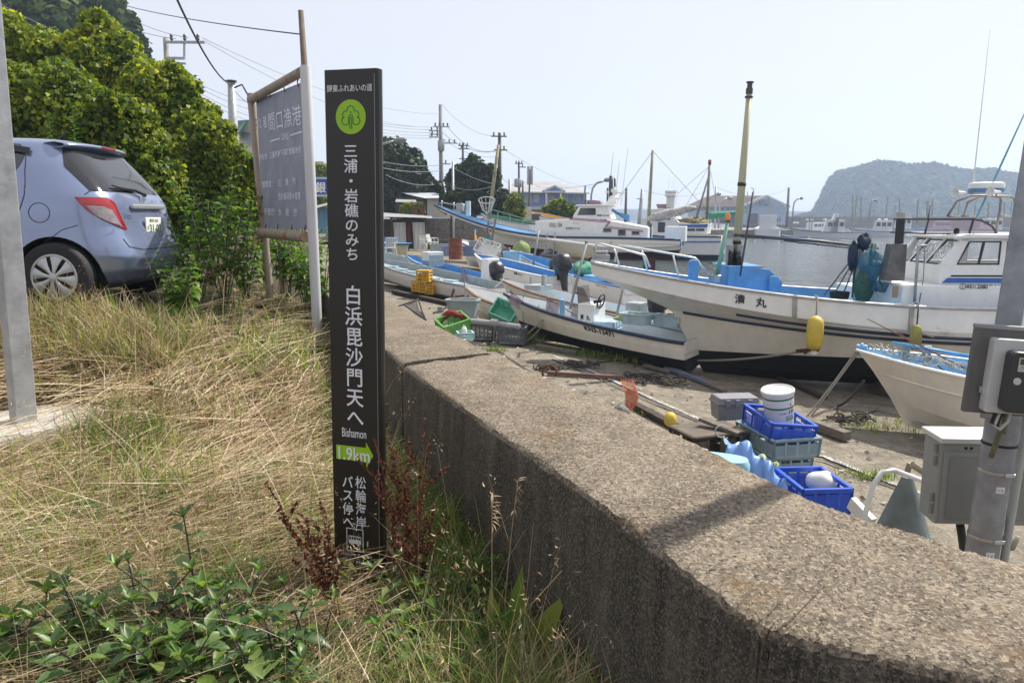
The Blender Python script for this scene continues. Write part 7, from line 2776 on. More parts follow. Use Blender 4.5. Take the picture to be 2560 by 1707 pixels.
tag(mb.build('blue_bowl', bluedeck, smooth=40), 'wide blue bowl on the cream yellow tub', 'bowl')
crate('crate', 'white basket tilted on its side above the blue boat bow', W(1222,630,30),0,.95,.6,.4, offwhite, None, rot=(rad(55), rad(16), rad(-20)), lat=False, nx=8)
blob('covered_engine', W(1303,630,35),(.42,.4,.5), mat('olive_cover', (.22,.28,.10),.8, var=.2), None, 40, amp=.10)
tag(bpy.data.objects['covered_engine'], 'olive green covered lump on the deck by the cruiser bottom', 'cover')
blob('green_net_heap', W(1458,672,26),(.42,.35,.22), mat('sea_green_net', (.10,.33,.22),.9, var=.4, scale=12), None, 41, amp=.25)
tag(bpy.data.objects['green_net_heap'], 'heap of sea green netting near the raked bow tip', 'net')
blob('gear_heap', W(1385,640,32),(.6,.5,.3), mat('mixed_gear', (.10,.12,.16),.9, var=.6, scale=3), None, 42, amp=.3)
tag(bpy.data.objects['gear_heap'], 'dark jumble of gear under the white awning', 'gear')
aw = thing('boat_awning', 'white pipe awning with sagging sheet behind the blue boats', 'awning', W(1440,660,31))
mb = MB()
a, b_ = W(1368,598,31), W(1512,617,29)
mb.tube([a, b_], .05,8)
mb.build('ridge_pipe', offwhite, aw, world=True)
mb = MB()
rows = []
for i in range(12):
 k = i / 11
 p = a.lerp(b_, k)
 q = p + Vector((0,1.2,-.15))
 rows.append([p.lerp(q, j / 4) + Vector((0,0,-.55 * math.sin(k * 3.14) * math.sin(j / 4 * 1.6) - .1 * j / 4)) for j in range(5)])
mb.grid(rows)
mb.build('sheet', mat('cream_sheet', (.60,.57,.48),.8, var=.05), aw, smooth=True, world=True)
for (p_, q_) in (((1360,640),(1368,585)),((1383,645),(1388,580)),((1505,650),(1512,610)),((1510,655),(1528,603))):
 mb = MB()
 mb.tube([W(*p_, 31), W(*q_, 31)], .035,6)
 mb.build('pole', greymetal, aw, world=True)
for i, (pts, lab) in enumerate((([(1355,637),(1470,650)], 'upper dark pole on the trestle under the awning'),([(1350,645),(1475,660)], 'lower dark pole on the trestle under the awning'))):
 mb = MB()
 mb.tube([W(*p_, 30.5) for p_ in pts], .06,8)
 tag(mb.build('spar', woodgrey), lab, 'pole')
# ================================================================== HUT, SHEDS, HOUSES
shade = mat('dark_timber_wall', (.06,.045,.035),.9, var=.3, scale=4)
tin = mat('grey_tin_roof', (.33,.34,.36),.55,.2, var=.15, scale=4, stretch=(6,1,1))
rustroof = mat('rust_roof', (.16,.075,.05),.8, var=.25, scale=3)
hut = thing('fishing_hut', 'low dark hut hung with white sheets under a grey lean-to roof', 'hut', W(1000,620,46))
D = 46
def panel(parent, name, pts, m_, D_, th_=.1, world=True, **kw):
 P = [W(x, y, D_ + (p_[2] if len(p_) > 2 else 0)) for p_ in pts for x, y in (p_[:2],)]
 mb = MB()
 n = len(P)
 mb.add(P + [p + Vector((0, th_, 0)) for p in P], [tuple(range(n)), tuple(range(n, 2 * n))[::-1]] + [(i, n + i, n + (i + 1) % n, (i + 1) % n) for i in range(n)])
 return mb.build(name, m_, parent, world=world, **kw)
panel(hut, 'wall', [(940,548),(1060,548),(1060,622),(940,626)], shade, 48)
panel(hut, 'roof', [(930,530,4),(1078,540,4),(1078,545,-1),(930,541,-1)], tin, 46,.5)
sheetm = mat('white_hung_sheet', (.66,.67,.68),.8, var=.06, scale=3, stretch=(6,1,.5))
for (x0_, x1_) in ((983,1014),(1031,1062)):
 mb = MB()
 rows = []
 for i in range(8):
  k = i / 7
  rows.append([W(x0_ + (x1_ - x0_) * j / 10 + 3 * k, 556 + 68 * k, D) + Vector((0,.12 * math.sin(j * 1.6 + k * 2),0)) for j in range(11)])
 mb.grid(rows)
 mb.build('curtain', sheetm, hut, smooth=True, world=True)
mb = MB()
rows = [[W(1016 + j * 2.2,562 + 40 * i / 4, D - .2) + Vector((0,.1 * math.sin(j * 2),0)) for j in range(5)] for i in range(5)]
mb.grid(rows)
mb.build('maroon_cloth', mat('maroon_cloth', (.16,.02,.03),.9), hut, smooth=True, world=True)
for x in (978,1064):
 mb = MB()
 mb.bar(W(x, 545, D - .1), W(x + 2,625, D - .1),.1)
 mb.build('post', shade, hut, world=True)
qw = concrete('quay_wall_concrete', (.20,.18,.15),.3,20, bump=.3, stain=.9)
mb = MB()
P = [W(1058,550,50), W(1172,552,50)]
mb.box(((P[0].x + P[1].x) / 2 + 1,50.4, P[0].z - 1.1),(P[1].x - P[0].x + 2,.6,2.4))
tag(mb.build('quay_retaining_wall', qw), 'stained concrete retaining wall between hut and cruiser bow', 'wall')
shed = thing('shed', 'pale wooden shed with a striped light roof above the hut', 'shed', W(1100,545,53))
palew = mat('pale_board_wall', (.56,.55,.50),.8, var=.08, scale=3, dirt=.2, dcol=(.35,.30,.24), dscale=2)
panel(shed, 'wall', [(1068,494),(1147,494),(1147,545),(1068,545)], palew, 53,4)
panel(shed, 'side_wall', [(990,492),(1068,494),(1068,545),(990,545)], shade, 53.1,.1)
panel(shed, 'roof', [(984,478,5),(1060,478,6),(1150,494,-.5),(1062,496,-.6)], mat('pale_striped_roof', (.48,.50,.53),.5, var=.3, scale=.8, stretch=(1,8,1)),53,.12)
panel(shed, 'awning', [(990,498),(1040,500),(1040,506,-1.5),(988,505,-1.5)], tin, 52,.06)
shed2 = thing('shed', 'small shed with rust red roof and a sea mural behind the cruiser bow', 'shed', W(1165,540,58))
panel(shed2, 'wall', [(1146,512),(1184,512),(1184,545),(1146,545)], mat('brown_wall', (.22,.17,.13),.8),58,3)
panel(shed2, 'roof', [(1144,503,3),(1168,503,3),(1189,512,-.4),(1146,513,-.4)], rustroof, 58,.1)
panel(shed2, 'mural', [(1184,517),(1222,517),(1222,540),(1184,540)], mat('sea_mural', (.18,.45,.68),.7, var=.5, scale=1.2, stretch=(.4,1,3)),57.5,.08)
mb = MB()
for (xa, xb) in ((1030,1042),(1050,1062)):
 P = W((xa + xb) / 2,525,45)
 mb.box(P, ((xb - xa) / 1850 * 45,.05,.55))
tag(mb.build('rusty_fence', rust), 'rusty brown sheet fence below the creeper mound', 'fence')
block = thing('pale_building', 'long low pale building with a cream end wall before the blue house', 'building', W(1340,540,62))
panel(block, 'wall', [(1275,523),(1362,523),(1362,556),(1275,556)], mat('grey_render', (.36,.35,.33),.8),62,5)
panel(block, 'end_wall', [(1299,524),(1329,524),(1329,552),(1299,552)], mat('cream_wall', (.62,.56,.40),.8),60,1.8)
panel(block, 'roof', [(1270,518),(1362,516),(1364,524),(1270,525)], mat('pale_roof', (.46,.46,.45),.7),60.5,5)
for (lab, pts, m_) in (('pale grey blue gear box behind the cruiser foredeck', [(1330,535),(1352,535),(1352,550),(1330,550)], darkgrey),):
 tag(panel(None, 'equipment_box', pts, m_, 48,.8), lab, 'box')
# blue house
bh = thing('blue_house', 'long light blue house with pale hipped roof and porch gable', 'house', W(1370,540,105))
bluew = mat('periwinkle_wall', (.19,.25,.52),.8, var=.05, scale=1)
roofg = mat('pale_grey_roof', (.34,.34,.35),.75, var=.12, scale=.8)
trimw = mat('house_trim_white', (.62,.63,.66),.6)
panel(bh, 'wall', [(1268,480),(1466,484),(1466,530),(1268,530)], bluew, 105,8)
mb = MB()
E0 = [W(1253,478,104), W(1474,482,104), W(1474,482,104) + Vector((0,10,0)), W(1253,478,104) + Vector((0,10,0))]
R0, R1 = W(1290,453,109), W(1398,455,109)
mb.add(E0 + [R0, R1], [(0,1,5,4),(1,2,5),(2,3,4,5),(3,0,4),(3,2,1,0)])
mb.build('roof', roofg, bh, world=True)
panel(bh, 'fascia', [(1253,478),(1474,482),(1474,485),(1253,481)], trimw, 103.9,.08)
pg = panel(bh, 'porch_gable', [(1358,479),(1411,479),(1387,465)], bluew, 102.6,1.5)
mb = MB()
for a, b_ in (((1356,479),(1387,464.5)),((1387,464.5),(1413,479)),((1356,479.5),(1413,479.5))):
 mb.bar(W(*a, 102.4), W(*b_, 102.4),.2,.2)
mb.build('gable_trim', trimw, pg, world=True)
for x in (1366,1402):
 mb = MB()
 mb.tube([W(x, 480,102.5), W(x, 512,102.5)], .14,10)
 mb.build('porch_column', trimw, bh, world=True)
win = mat('house_window', (.22,.25,.28),.12, spec=.8, var=.5, scale=.6)
for (xa, xb) in ((1313,1328),(1335,1347),(1371,1385),(1404,1418),(1435,1448)):
 wf = panel(bh, 'window_frame', [(xa - 1.2,486),(xb + 1.2,486),(xb + 1.2,506),(xa - 1.2,506)], trimw, 104.9,.08)
 panel(wf, 'pane', [(xa, 487),(xb, 487),(xb, 505),(xa, 505)], win, 104.85,.04)
# fish market across the water
mk = thing('market_hall', 'big pale blue hall with brown roof on the far pier', 'hall', W(1850,560,215))
paleb = mat('pale_blue_hall', (.44,.52,.66),.8, var=.04, scale=.3)
panel(mk, 'gable_wall', [(1858,515),(1913,492),(1965,518),(1963,562),(1858,562)], paleb, 215,.5)
panel(mk, 'long_wall', [(1718,516,30),(1858,515),(1858,562),(1722,556,30)], paleb, 215,.5)
panel(mk, 'roof', [(1712,517,28),(1770,490,40),(1916,489,0),(1856,517,-2)], mat('brown_market_roof', (.07,.045,.033),.8, var=.1),215,.5)
mb = MB()
for a, b_ in (((1853,517.5),(1915,490)),((1915,490),(1974,518))):
 mb.bar(W(*a, 213.5), W(*b_, 213.5),.9,.6)
mb.build('verge', trimw, mk, world=True)
panel(mk, 'far_roof_slope', [(1916,489,0),(1976,518,-1),(1976,518,30),(1916,489,30)], mat('brown_market_roof', (.07,.045,.033),.8),215.2,.3)
for q in ([(1899,499),(1908,499),(1908,514),(1899,514)], [(1913,499),(1921,499),(1921,514),(1913,514)], [(1934,542),(1952,542),(1952,552),(1934,552)]):
 panel(mk, 'window', q, win, 214.7,.1)
panel(mk, 'doorway', [(1874,534),(1895,534),(1895,560),(1874,560)], mat('brown_door', (.15,.12,.10),.8),214.7,.1)
for x in (1735,1748,1760,1776,1790,1802,1815,1826,1838):
 panel(mk, 'window', [(x, 520,(1858 - x) * .21),(x + 7,520,(1851 - x) * .21),(x + 7,526,(1851 - x) * .21),(x, 526,(1858 - x) * .21)], win, 214.0,.1)
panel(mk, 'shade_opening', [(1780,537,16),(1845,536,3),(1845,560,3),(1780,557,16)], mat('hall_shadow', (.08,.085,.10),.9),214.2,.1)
# bank sign behind the notice board
sg = thing('bank_sign', 'blue and white sign board lettered with one white character', 'sign', W(803,470,40))
panel(sg, 'panel', [(770,443),(832,443),(832,492),(770,492)], mat('sign_pale', (.45,.52,.66),.5),40,.12)
pbl = panel(sg, 'blue_face', [(772,448),(830,448),(830,485),(770,487)], mat('sign_blue', (.02,.07,.30),.4),39.96,.03)
mb = MB()
for x in (780,822):
 a = W(x, 450,40.1)
 mb.bar((a.x, a.y, -.4), a, .12)
mb.build('post', galv, sg, world=True)
o_ = W(789,483,39.94)
q_ = W(814,455,39.94)
lettering([('銀', 0,0, q_.x - o_.x, q_.z - o_.z, .02)], 'lettering', letterwhite, sg, (o_, Vector((1,0,0)), Vector((0,0,1)), Vector((0,-1,0))))
st = thing('blue_shed', 'blue corrugated lean-to seen between notice board and signpost', 'shed', W(800,560,37))
panel(st, 'wall', [(782,525),(822,520),(822,585),(782,585)], mat('corrugated_blue', (.10,.22,.34),.6, var=.25, scale=2, stretch=(14,1,.2)),37,2)
panel(st, 'roof', [(775,518,1.5),(828,505,1.5),(828,510,-.6),(775,525,-.6)], tin, 37,.08)
# cream house up the slope
ch = thing('cream_house', 'cream house with teal tiled roof half hidden by shrubs', 'house', W(610,350,38))
crw = mat('cream_render', (.58,.55,.45),.8, var=.05)
panel(ch, 'wall', [(598,322),(616,300),(700,300),(700,640),(598,640)], crw, 38,4)
panel(ch, 'roof', [(560,345,3),(592,302,3),(620,300,-.6),(598,332,-.8),(596,345,-.8)], mat('teal_roof_tiles', (.05,.17,.15),.6, var=.2, scale=3),38,.15)
wf = panel(ch, 'window_frame', [(603,328),(628,330),(628,365),(603,362)], trimw, 37.9,.06)
panel(wf, 'pane', [(605,330),(626,332),(626,362),(605,360)], win, 37.85,.04)
ft = thing('flat_building', 'beige flat roofed building top above the bank sign', 'building', W(795,410,75))
panel(ft, 'wall', [(770,408),(806,408),(806,580),(770,580)], crw, 75,4)
panel(ft, 'roof', [(765,404),(808,404),(808,409),(765,409)], mat('beige_roof', (.42,.38,.32),.8),74.5,5)
# ================================================================== POLES, LAMPS, WIRES
conc = mat('concrete_pole', (.27,.265,.26),.8, var=.12, scale=1.5)
darkpole = mat('dark_pole', (.10,.095,.09),.8, var=.2)
insm = mat('insulator', (.10,.09,.09),.4)
def upole(label, base, top, D_, r_, arms, m_=conc, extra=None):
 t_ = thing('utility_pole', label, 'utility pole', W(*base, D_),0, 'utility poles')
 mb = MB()
 a, b_ = W(*base, D_), W(*top, D_)
 mb.tube([a - Vector((0,0,1.5)), a, b_], [r_, r_, r_ * .7], 12)
 mb.build('shaft', m_, t_, smooth=True, world=True)
 for (xa, xb, y, ni) in arms:
  mb = MB()
  A, B_ = W(xa, y, D_ - r_), W(xb, y + .5, D_ - r_)
  mb.bar(A, B_, .09,.09)
  arm = mb.build('crossarm', m_ if m_ is darkpole else galv, t_, world=True)
  for i in range(ni):
   p = A.lerp(B_, (i + .5) / ni if ni > 1 else .5)
   mb = MB()
   mb.lathe([(.03,0),(.07,.08),(.05,.14),(.07,.2),(.03,.26)], 8, p + Vector((0,0,.04)))
   mb.build('insulator', insm, arm, world=True)
 if extra:
  extra(t_, D_)
 return t_
def transformer(pts):
 def f(t_, D_):
  for (x, y, r_, h_) in pts:
   mb = MB()
   p = W(x, y, D_ - .3)
   mb.lathe([(r_ * .9,0),(r_, .05),(r_, h_),(r_ * .9, h_ + .05)], 14, p)
   mb.build('transformer', greymetal, t_, smooth=40, world=True)
 return f
upole('tallest pale concrete utility pole with five crossarms behind the pale shed', (1104,490),(1101,262),60,.19, [(1083,1124,317,4),(1072,1100,327,2),(1074,1100,336,2),(1073,1100,343,2),(1103,1143,358,3),(1103,1126,410,1)], conc, transformer([(1103,378,.26,.75)]))
upole('thin utility pole rising from the domed dark tree', (1158,440),(1157,358),78,.14, [(1145,1173,364,3),(1146,1174,372,2),(1148,1178,397,2)], darkpole)
upole('dark utility pole crossed by the leaning boat pole', (1249,480),(1249,333),56,.17, [(1228,1267,341,3),(1236,1268,375,2)], darkpole)
upole('slim utility pole with transformer before the blue house roof', (1298,500),(1297,405),80,.14, [(1287,1308,409,3),(1298,1315,418,1)], darkpole, transformer([(1295,468,.4,.8)]))
upole('grey utility pole with a square arm frame above the sunlit shrubs', (424,300),(414,96),30,.13, [(413,512,106,3),(413,462,146,0)], conc)
mb = MB()
mb.bar(W(461,106,29.9), W(461,148,29.9),.07)
mb.bar(W(420,156,29.9), W(465,160,29.9),.07)
tag(mb.build('arm_frame', galv), 'hanging square frame on the arm of the pole over the shrubs', 'bracket')
upole('steel pole with dark cap standing left of the notice board', (585,355),(578,203),26,.17, [], galv)
mb = MB()
mb.tube([W(578,206,26), W(577.7,202,26)], .185,12)
mb.tube([W(585,220,25.8), W(605,212,25.8), W(618,235,25.8)], .03,6)
tag(mb.build('pole_cap', darkgrey), 'dark cap and hook on the steel pole by the notice board', 'pole cap')
upole('brown wooden pole rising behind the white post of the notice board', (770,300),(752,27),13,.065, [], mat('brown_pole', (.16,.12,.09),.8, var=.25, scale=4))
upole('thin steel pole between the evergreens and the shed', (1134,590),(1132,404),50,.10, [], galv)
upole('short steel pole left of the blue house', (1275,538),(1274,448),58,.13, [], galv)
upole('triple stub pole in front of the blue house window', (1322,520),(1325,424),70,.10, [(1319,1332,440,0)], darkpole, transformer([(1329,462,.12,1.6),(1321,462,.12,1.6)]))
upole('thin pole right of the triple stub pole', (1307,490),(1307,452),75,.10, [], darkpole)
upole('dark pole at the right corner of the far hall', (1967,560),(1972,469),205,.40, [], darkpole)
upole('grey pole on the pier before the far hall', (1787,568),(1790,466),150,.22, [], galv)
upole('dark post behind the cruiser stern', (1563,560),(1566,470),80,.16, [], darkpole)
upole('grey post with bracket near the cruiser stern', (1598,560),(1606,473),75,.22, [(1592,1606,497,0)], galv)
def lamp(label, foot, pts, D_, r_, head, m_=greymetal):
 t_ = thing('street_lamp', label, 'street lamp', W(*foot, D_),0, 'street lamps')
 mb = MB()
 mb.tube([W(*foot, D_)] + [W(*p_, D_) for p_ in pts], r_, 8)
 mb.build('shaft', m_, t_, smooth=True, world=True)
 mb = MB()
 a = W(*head[0], D_)
 b_ = W(*head[1], D_)
 mb.tube([a, a.lerp(b_, .3), a.lerp(b_, .8), b_], [r_ * 1.2, head[2], head[2] * .9, head[2] * .2], 10)
 mb.build('lamp_head', mat('lamp_head_grey', (.22,.23,.24),.5), t_, smooth=True, world=True)
lamp('street lamp arm reaching out from behind the black signpost', (930,370), [(940,365),(965,358),(985,353)], 30,.045,((985,353),(1017,349),.12))
lamp('curved street lamp left of the cruiser wheelhouse', (1477,520), [(1478,488),(1482,470),(1492,458),(1510,451)], 48,.06,((1510,451),(1528,449),.14))
lamp('curved pale street lamp in front of the far hall', (1796,572), [(1798,530),(1800,512),(1806,502),(1818,496)], 150,.20,((1818,496),(1832,496),.4), galv)
lamp('short lamp on the pier left of the far hall', (1765,570), [(1770,500),(1778,492),(1790,487)], 150,.18,((1790,487),(1803,485),.38), galv)
lamp('curved street lamp right of the far hall', (1981,560), [(1983,520),(1986,505),(1993,498),(2000,496)], 170,.18,((2000,496),(2008,496),.36), galv)
lamp('double-bent lamp under the wooded headland', (2172,560), [(2175,505),(2180,502),(2186,500)], 190,.2,((2184,500),(2194,502),.4), galv)
pk = thing('parking_sign', 'small square parking sign left of the cruiser roof', 'sign', W(1467,506,46))
panel(pk, 'plate', [(1462,501),(1473,501),(1473,511),(1462,511)], mat('parking_blue', (.06,.06,.28),.5),46,.05)
o_ = W(1465.3,509.5,45.97)
q_ = W(1470,502.5,45.97)
lettering([('P', 0,0, q_.x - o_.x, q_.z - o_.z, .02)], 'lettering', letterwhite, pk, (o_, Vector((1,0,0)), Vector((0,0,1)), Vector((0,-1,0))))
mb = MB()
mb.bar(W(1458,545,46), W(1463,465,46),.09)
mb.build('post', mastg, pk, world=True)
wirem = mat('dark_wire', (.03,.03,.032),.6)
wirel = mat('pale_wire', (.20,.20,.21),.6)
def wire(label, a, Da, b_, Db, s_, r_, m_=wirem, n=18):
 A, B_ = W(*a, Da), W(*b_, Db)
 mb = MB()
 mb.tube(sag(A, B_, s_, n), r_, 5)
 o = mb.build('overhead_wire', m_, smooth=True)
 return tag(o, label, 'wire', 'overhead wires')
wire('thick twisted service cable sweeping down to the steel pole', (425,-40),14,(578,212),26,.35,.022)
wire('upper wire from the wooded hill to the brown wooden pole', (245,-5),30,(748,86),13,.12,.011)
wire('wire falling from the top left corner across the wooded hill', (-40,-12),30,(330,140),40,.3,.012, wirel)
wire('wire leaving the square arm frame on its far end, upper', (505,95),30,(1110,285),60,.8,.010, wirel)
wire('wire leaving the square arm frame on its far end, lower', (510,103),30,(1085,318),60,.9,.010, wirel)
wire('wire reaching the square arm frame from the hill, upper', (300,30),45,(470,95),30,.2,.010)
wire('wire reaching the square arm frame from the hill, lower', (230,25),45,(440,98),30,.25,.010)
wire('wire from the steel pole hook towards the notice board', (585,225),26,(660,262),24,.2,.010)
for i, (ya, yb) in enumerate(((200,250),(208,268),(220,285),(232,298))):
 wire('wire over the shrubs to the steel pole, number %s from the top' % ('one', 'two', 'three', 'four')[i], (478, ya),40,(640, yb + 10),45,.15,.010)
for i, y in enumerate((306,312,326,336,345)):
 wire('pale wire behind the signpost into the tallest pole, %s from the top' % ('first', 'second', 'third', 'fourth', 'fifth')[i], (880, y - 10 - i * 2),50,(1080,318 + i * 7),60,.15,.014, wirel)
wire('wire from the tallest pole arm to the dark pole, uppermost', (1105,262),60,(1230,340),56,.5,.012, wirel)
wire('wire from the tallest pole arm to the dark pole, second', (1120,318),60,(1240,376),56,.7,.016)
wire('wire from the tallest pole arm to the dark pole, third', (1105,330),60,(1245,378),56,.6,.014)
wire('wire from the tallest pole arm to the dark pole, fourth', (1105,345),60,(1248,392),56,.5,.012, wirel)
wire('wire from the dark pole down to the blue house roof', (1262,375),56,(1480,470),90,.5,.014, wirel)
wire('wire from the dark pole to the slim transformer pole', (1250,440),56,(1296,462),80,.3,.012)
wire('long pale cable sagging in front of the evergreens', (964,437),48,(1085,462),50,.25,.025, wirel)
wire('pale cable from thin steel pole to leaning boat pole', (1134,468),50,(1235,465),39,.2,.02, wirel)
wire('double cable crossing the domed evergreen', (1134,420),50,(1249,462),56,.2,.018, wirel)
wire('cable crossing the stepped evergreen, upper', (945,402),44,(1104,412),60,.2,.02, wirel)
wire('cable crossing the stepped evergreen, lower', (945,418),44,(1104,426),60,.2,.022, wirel)
wire('wire from the blue house to the curved street lamp', (1340,466),90,(1510,456),48,.3,.014)
wire('wire above the far hall roof', (1606,475),90,(1788,468),150,1.2,.025, wirel)
wire('wire from the pier pole to the hall corner pole', (1790,468),150,(1972,470),205,2.0,.035, wirel)
# ================================================================== FAR BOATS
hazw = mat('far_white_hull', (.66,.67,.68),.5, var=.06, scale=.6)
def far_boat(label, bow, stern, Db, Ds, beam, hh, house, masts, stripe=navy, mm=hazw, cabin_h=1.5):
 B, S = W(*bow, Db), W(*stern, Ds)
 d = Vector((S.x - B.x, S.y - B.y, 0))
 L = d.length
 t_ = thing('moored_boat', label, 'fishing boat', (B.x, B.y, WZ - .3), math.atan2(d.y, d.x), 'boats moored at the far piers')
 h = Hull(L, [(0, hh * 1.7 + .3, hh + .3, hh + .4, beam / 2, beam * .42,2.1,.06),(.4, hh * 1.25 + .3, hh * .7 + .3, hh * .7 + .3, beam * .49, beam * .41,2),(1.3,.35,.3,.3, beam * .46, beam * .4,1.9),(1.8,0,0,0,.3,.3,1.5)])
 h.build(t_, [mm, mm, stripe], rail=stripe, rail_r=.06, deck=greyplastic, inner=mm, dd=.35, ns=18)
 for (u0_, u1_, z_) in house:
  mb = MB()
  x0_, x1_ = L * u0_, L * u1_
  zb_ = hh + .1
  mb.prism([(x0_, zb_),(x1_, zb_),(x1_, zb_ + z_),(x0_ + z_ * .25, zb_ + z_)], (0,-beam * .3,0),(1,0,0),(0,0,1),(0, beam * .6,0))
  c_ = mb.build('cabin', mm, t_, bevel=.06)
  for k in range(3):
   xa = x0_ + z_ * .3 + (x1_ - x0_ - z_ * .3) * (k + .12) / 3
   xb = x0_ + z_ * .3 + (x1_ - x0_ - z_ * .3) * (k + .85) / 3
   for s_ in (-1,1):
    mb = MB()
    mb.box(((xa + xb) / 2, s_ * (beam * .3 + .01), zb_ + z_ * .68),(xb - xa, .03, z_ * .3))
    mb.build('window', dpane, c_)
 for (u, h_, r_) in masts:
  mb = MB()
  mb.tube([(L * u, 0, hh),(L * u + .15,0, hh + h_)], [r_, r_ * .6], 6)
  mb.build('mast', mastg, t_)
 for k in range(2):
  mb = MB()
  mb.lathe([(.28,0),(.3,.2),(.2,.3),(0,.32)], 10,(L * (.45 + .1 * k),0, hh + 2.3))
  mb.build('radome', hazw, t_, smooth=True)
 return t_
far_boat('far moored boat with the longest hull right of the pier, blue line along it', (1975,570),(2166,588),131,128,3.2,1.0, [(.42,.70,2.3),(.5,.62,3.3)], [(.83,6.5,.12),(.28,3.5,.08)])
far_boat('far moored boat behind the sooty exhaust pipe', (2120,575),(2290,590),140,135,3.2,1.0, [(.35,.65,2.2)], [(.3,6.0,.12),(.66,5.0,.1)], mat('mid_blue_rail', (.05,.20,.5),.5))
far_boat('far white boat right of the long moored one with two tall masts', (2190,578),(2330,590),155,150,3.4,1.2, [(.3,.62,2.6),(.4,.5,3.6)], [(.15,7,.13),(.7,6.5,.12)], mat('mid_blue_rail', (.05,.20,.5),.5))
far_boat('far moored boat showing between radar arch and meter mast', (2400,570),(2560,588),150,145,3.4,1.1, [(.3,.65,2.4)], [(.2,6.5,.12),(.75,6,.1)])
far_boat('far boat with a blue tarpaulin on deck below the headland', (2270,572),(2420,585),165,160,3.2,1.0, [(.4,.7,2.0)], [(.3,7,.12),(.8,7,.12)], bluedeck)
far_boat('far boat at the right edge beyond the large white wheelhouse', (2480,572),(2640,588),160,150,3.2,1.0, [(.4,.7,2.4)], [(.5,7,.12)])
far_boat('tiny blue open dinghy in front of the moored boats', (1952,585),(2022,601),122,119,1.6,.45, [], [], bluedeck, mat('dinghy_blue', (.25,.36,.52),.5))
far_boat('far pale boat close to the pier lamps with green bulwark', (1960,562),(2080,572),150,165,2.8,.9, [(.5,.75,1.8)], [(.5,4,.08)], mat('green_rail', (.04,.22,.14),.5))
sb_ = far_boat('broad stern of a white boat moored stern-on by the pier', (1918,560),(1918,592),140,127,4.6,1.5, [(.45,.92,2.6)], [(.7,6,.12)], mat('grey_bottom', (.22,.23,.24),.6))
Lx = 13.0
lettering([('神奈川 か し 丸', -.9,.0,.9,.42,.02)], 'name_lettering', ink, sb_, (Vector((Lx + .03,0,1.25)), Vector((0,1,0)), Vector((0,0,1)), Vector((1,0,0))), world=False)
for i, (x, y0_, y1_, D_) in enumerate(((2131,555,489,145),(2152,556,495,150),(2248,560,496,150),(2293,560,502,150),(2317,560,503,150),(2330,540,495,160),(2470,555,503,170),(2510,555,505,170),(1868,560,480,200))):
 mb = MB()
 mb.tube([W(x, y0_, D_), W(x + 1, y1_, D_)], [.16,.1], 6)
 tag(mb.build('mast', mastg), 'bare mast among the far boats, %s counting from the pier' % ('first', 'second', 'third', 'fourth', 'fifth', 'sixth', 'seventh', 'eighth', 'one before the hall')[i], 'mast', 'bare masts of the far boats')
# boats hauled out behind the cruiser foredeck
far_kw = dict(group='boats hauled out behind the cruiser')
small_boat('open_boat', 'pale boat with green bulwark showing over the cruiser foredeck', (1203,533),47,(1345,562),43,1.6, hazw, hazw, greymetal, mat('green_deck', (.08,.22,.15),.6), mat('green_deck', (.08,.22,.15),.6), z0=-.3, **far_kw)
small_boat('open_boat', 'small white boat with blue edge and yellow gear behind the cruiser letters', (1332,530),50,(1405,546),47,1.4, hazw, hazw, bluedeck, yellow, yellow, z0=.2, **far_kw)
mb = MB()
mb.tube([W(1205,528,47), W(1215,520,47), W(1340,555,43)], .03,6)
for k in (.25,.5,.75):
 a = W(1215,520,47).lerp(W(1340,555,43), k)
 mb.tube([a, a - Vector((0,0,.5))], .025,6)
tag(mb.build('green_rail_pipe', mat('green_pole', (.16,.36,.27),.5)), 'green tubular rail behind the cruiser foredeck', 'rail')
# ================================================================== PLANTS AND GRASS
def wall_left(y):
 P = np.array(WL)
 return np.interp(y, P[::-1,1], P[::-1,0])
def GW_np(px, py):
 a = (px - CXP) / FPX
 b = (CYP - py) / FPX
 ry = math.cos(PT) + b * math.sin(PT)
 rz_ = -math.sin(PT) + b * math.cos(PT)
 z = np.full(px.shape, .15)
 for _ in range(22):
  t = (z - HC) / rz_
  z = .5 * z + .5 * gw_np(a * t, ry * t)
 return np.stack([a * t, ry * t, z], 1)
def ribbons(P, phi, L, e0, droop, wd, ns=4, floor_=True, lift=0.0):
 n = len(P)
 pos = P.copy()
 pos[:, 2] += lift
 Vs = []
 tw = rng.uniform(-1,1, n)
 for k in range(ns + 1):
  e = e0 - droop * (k / ns) ** 1.3
  side = np.stack([-np.sin(phi), np.cos(phi), tw * .8], 1)
  side /= np.linalg.norm(side, axis=1, keepdims=True)
  w_ = (wd * (1 - (k / ns) ** 2 * .9))[:, None] * .5
  Vs += [pos - side * w_, pos + side * w_]
  st = (L / ns)[:, None] * np.stack([np.cos(e) * np.cos(phi), np.cos(e) * np.sin(phi), np.sin(e)], 1)
  pos = pos + st
  if floor_:
   g = gw_np(pos[:, 0], pos[:, 1]) + .008
   pos[:, 2] = np.maximum(pos[:, 2], g + lift * .6 if np.isscalar(lift) else g + lift * .5)
 V = np.stack(Vs, 1)
 m_ = V.shape[1]
 i = np.arange(n)[:, None] * m_
 Q = np.concatenate([np.concatenate([i + 2 * k, i + 2 * k + 1, i + 2 * k + 3, i + 2 * k + 2], 1) for k in range(ns)], 0)
 return V.reshape(-1,3), Q
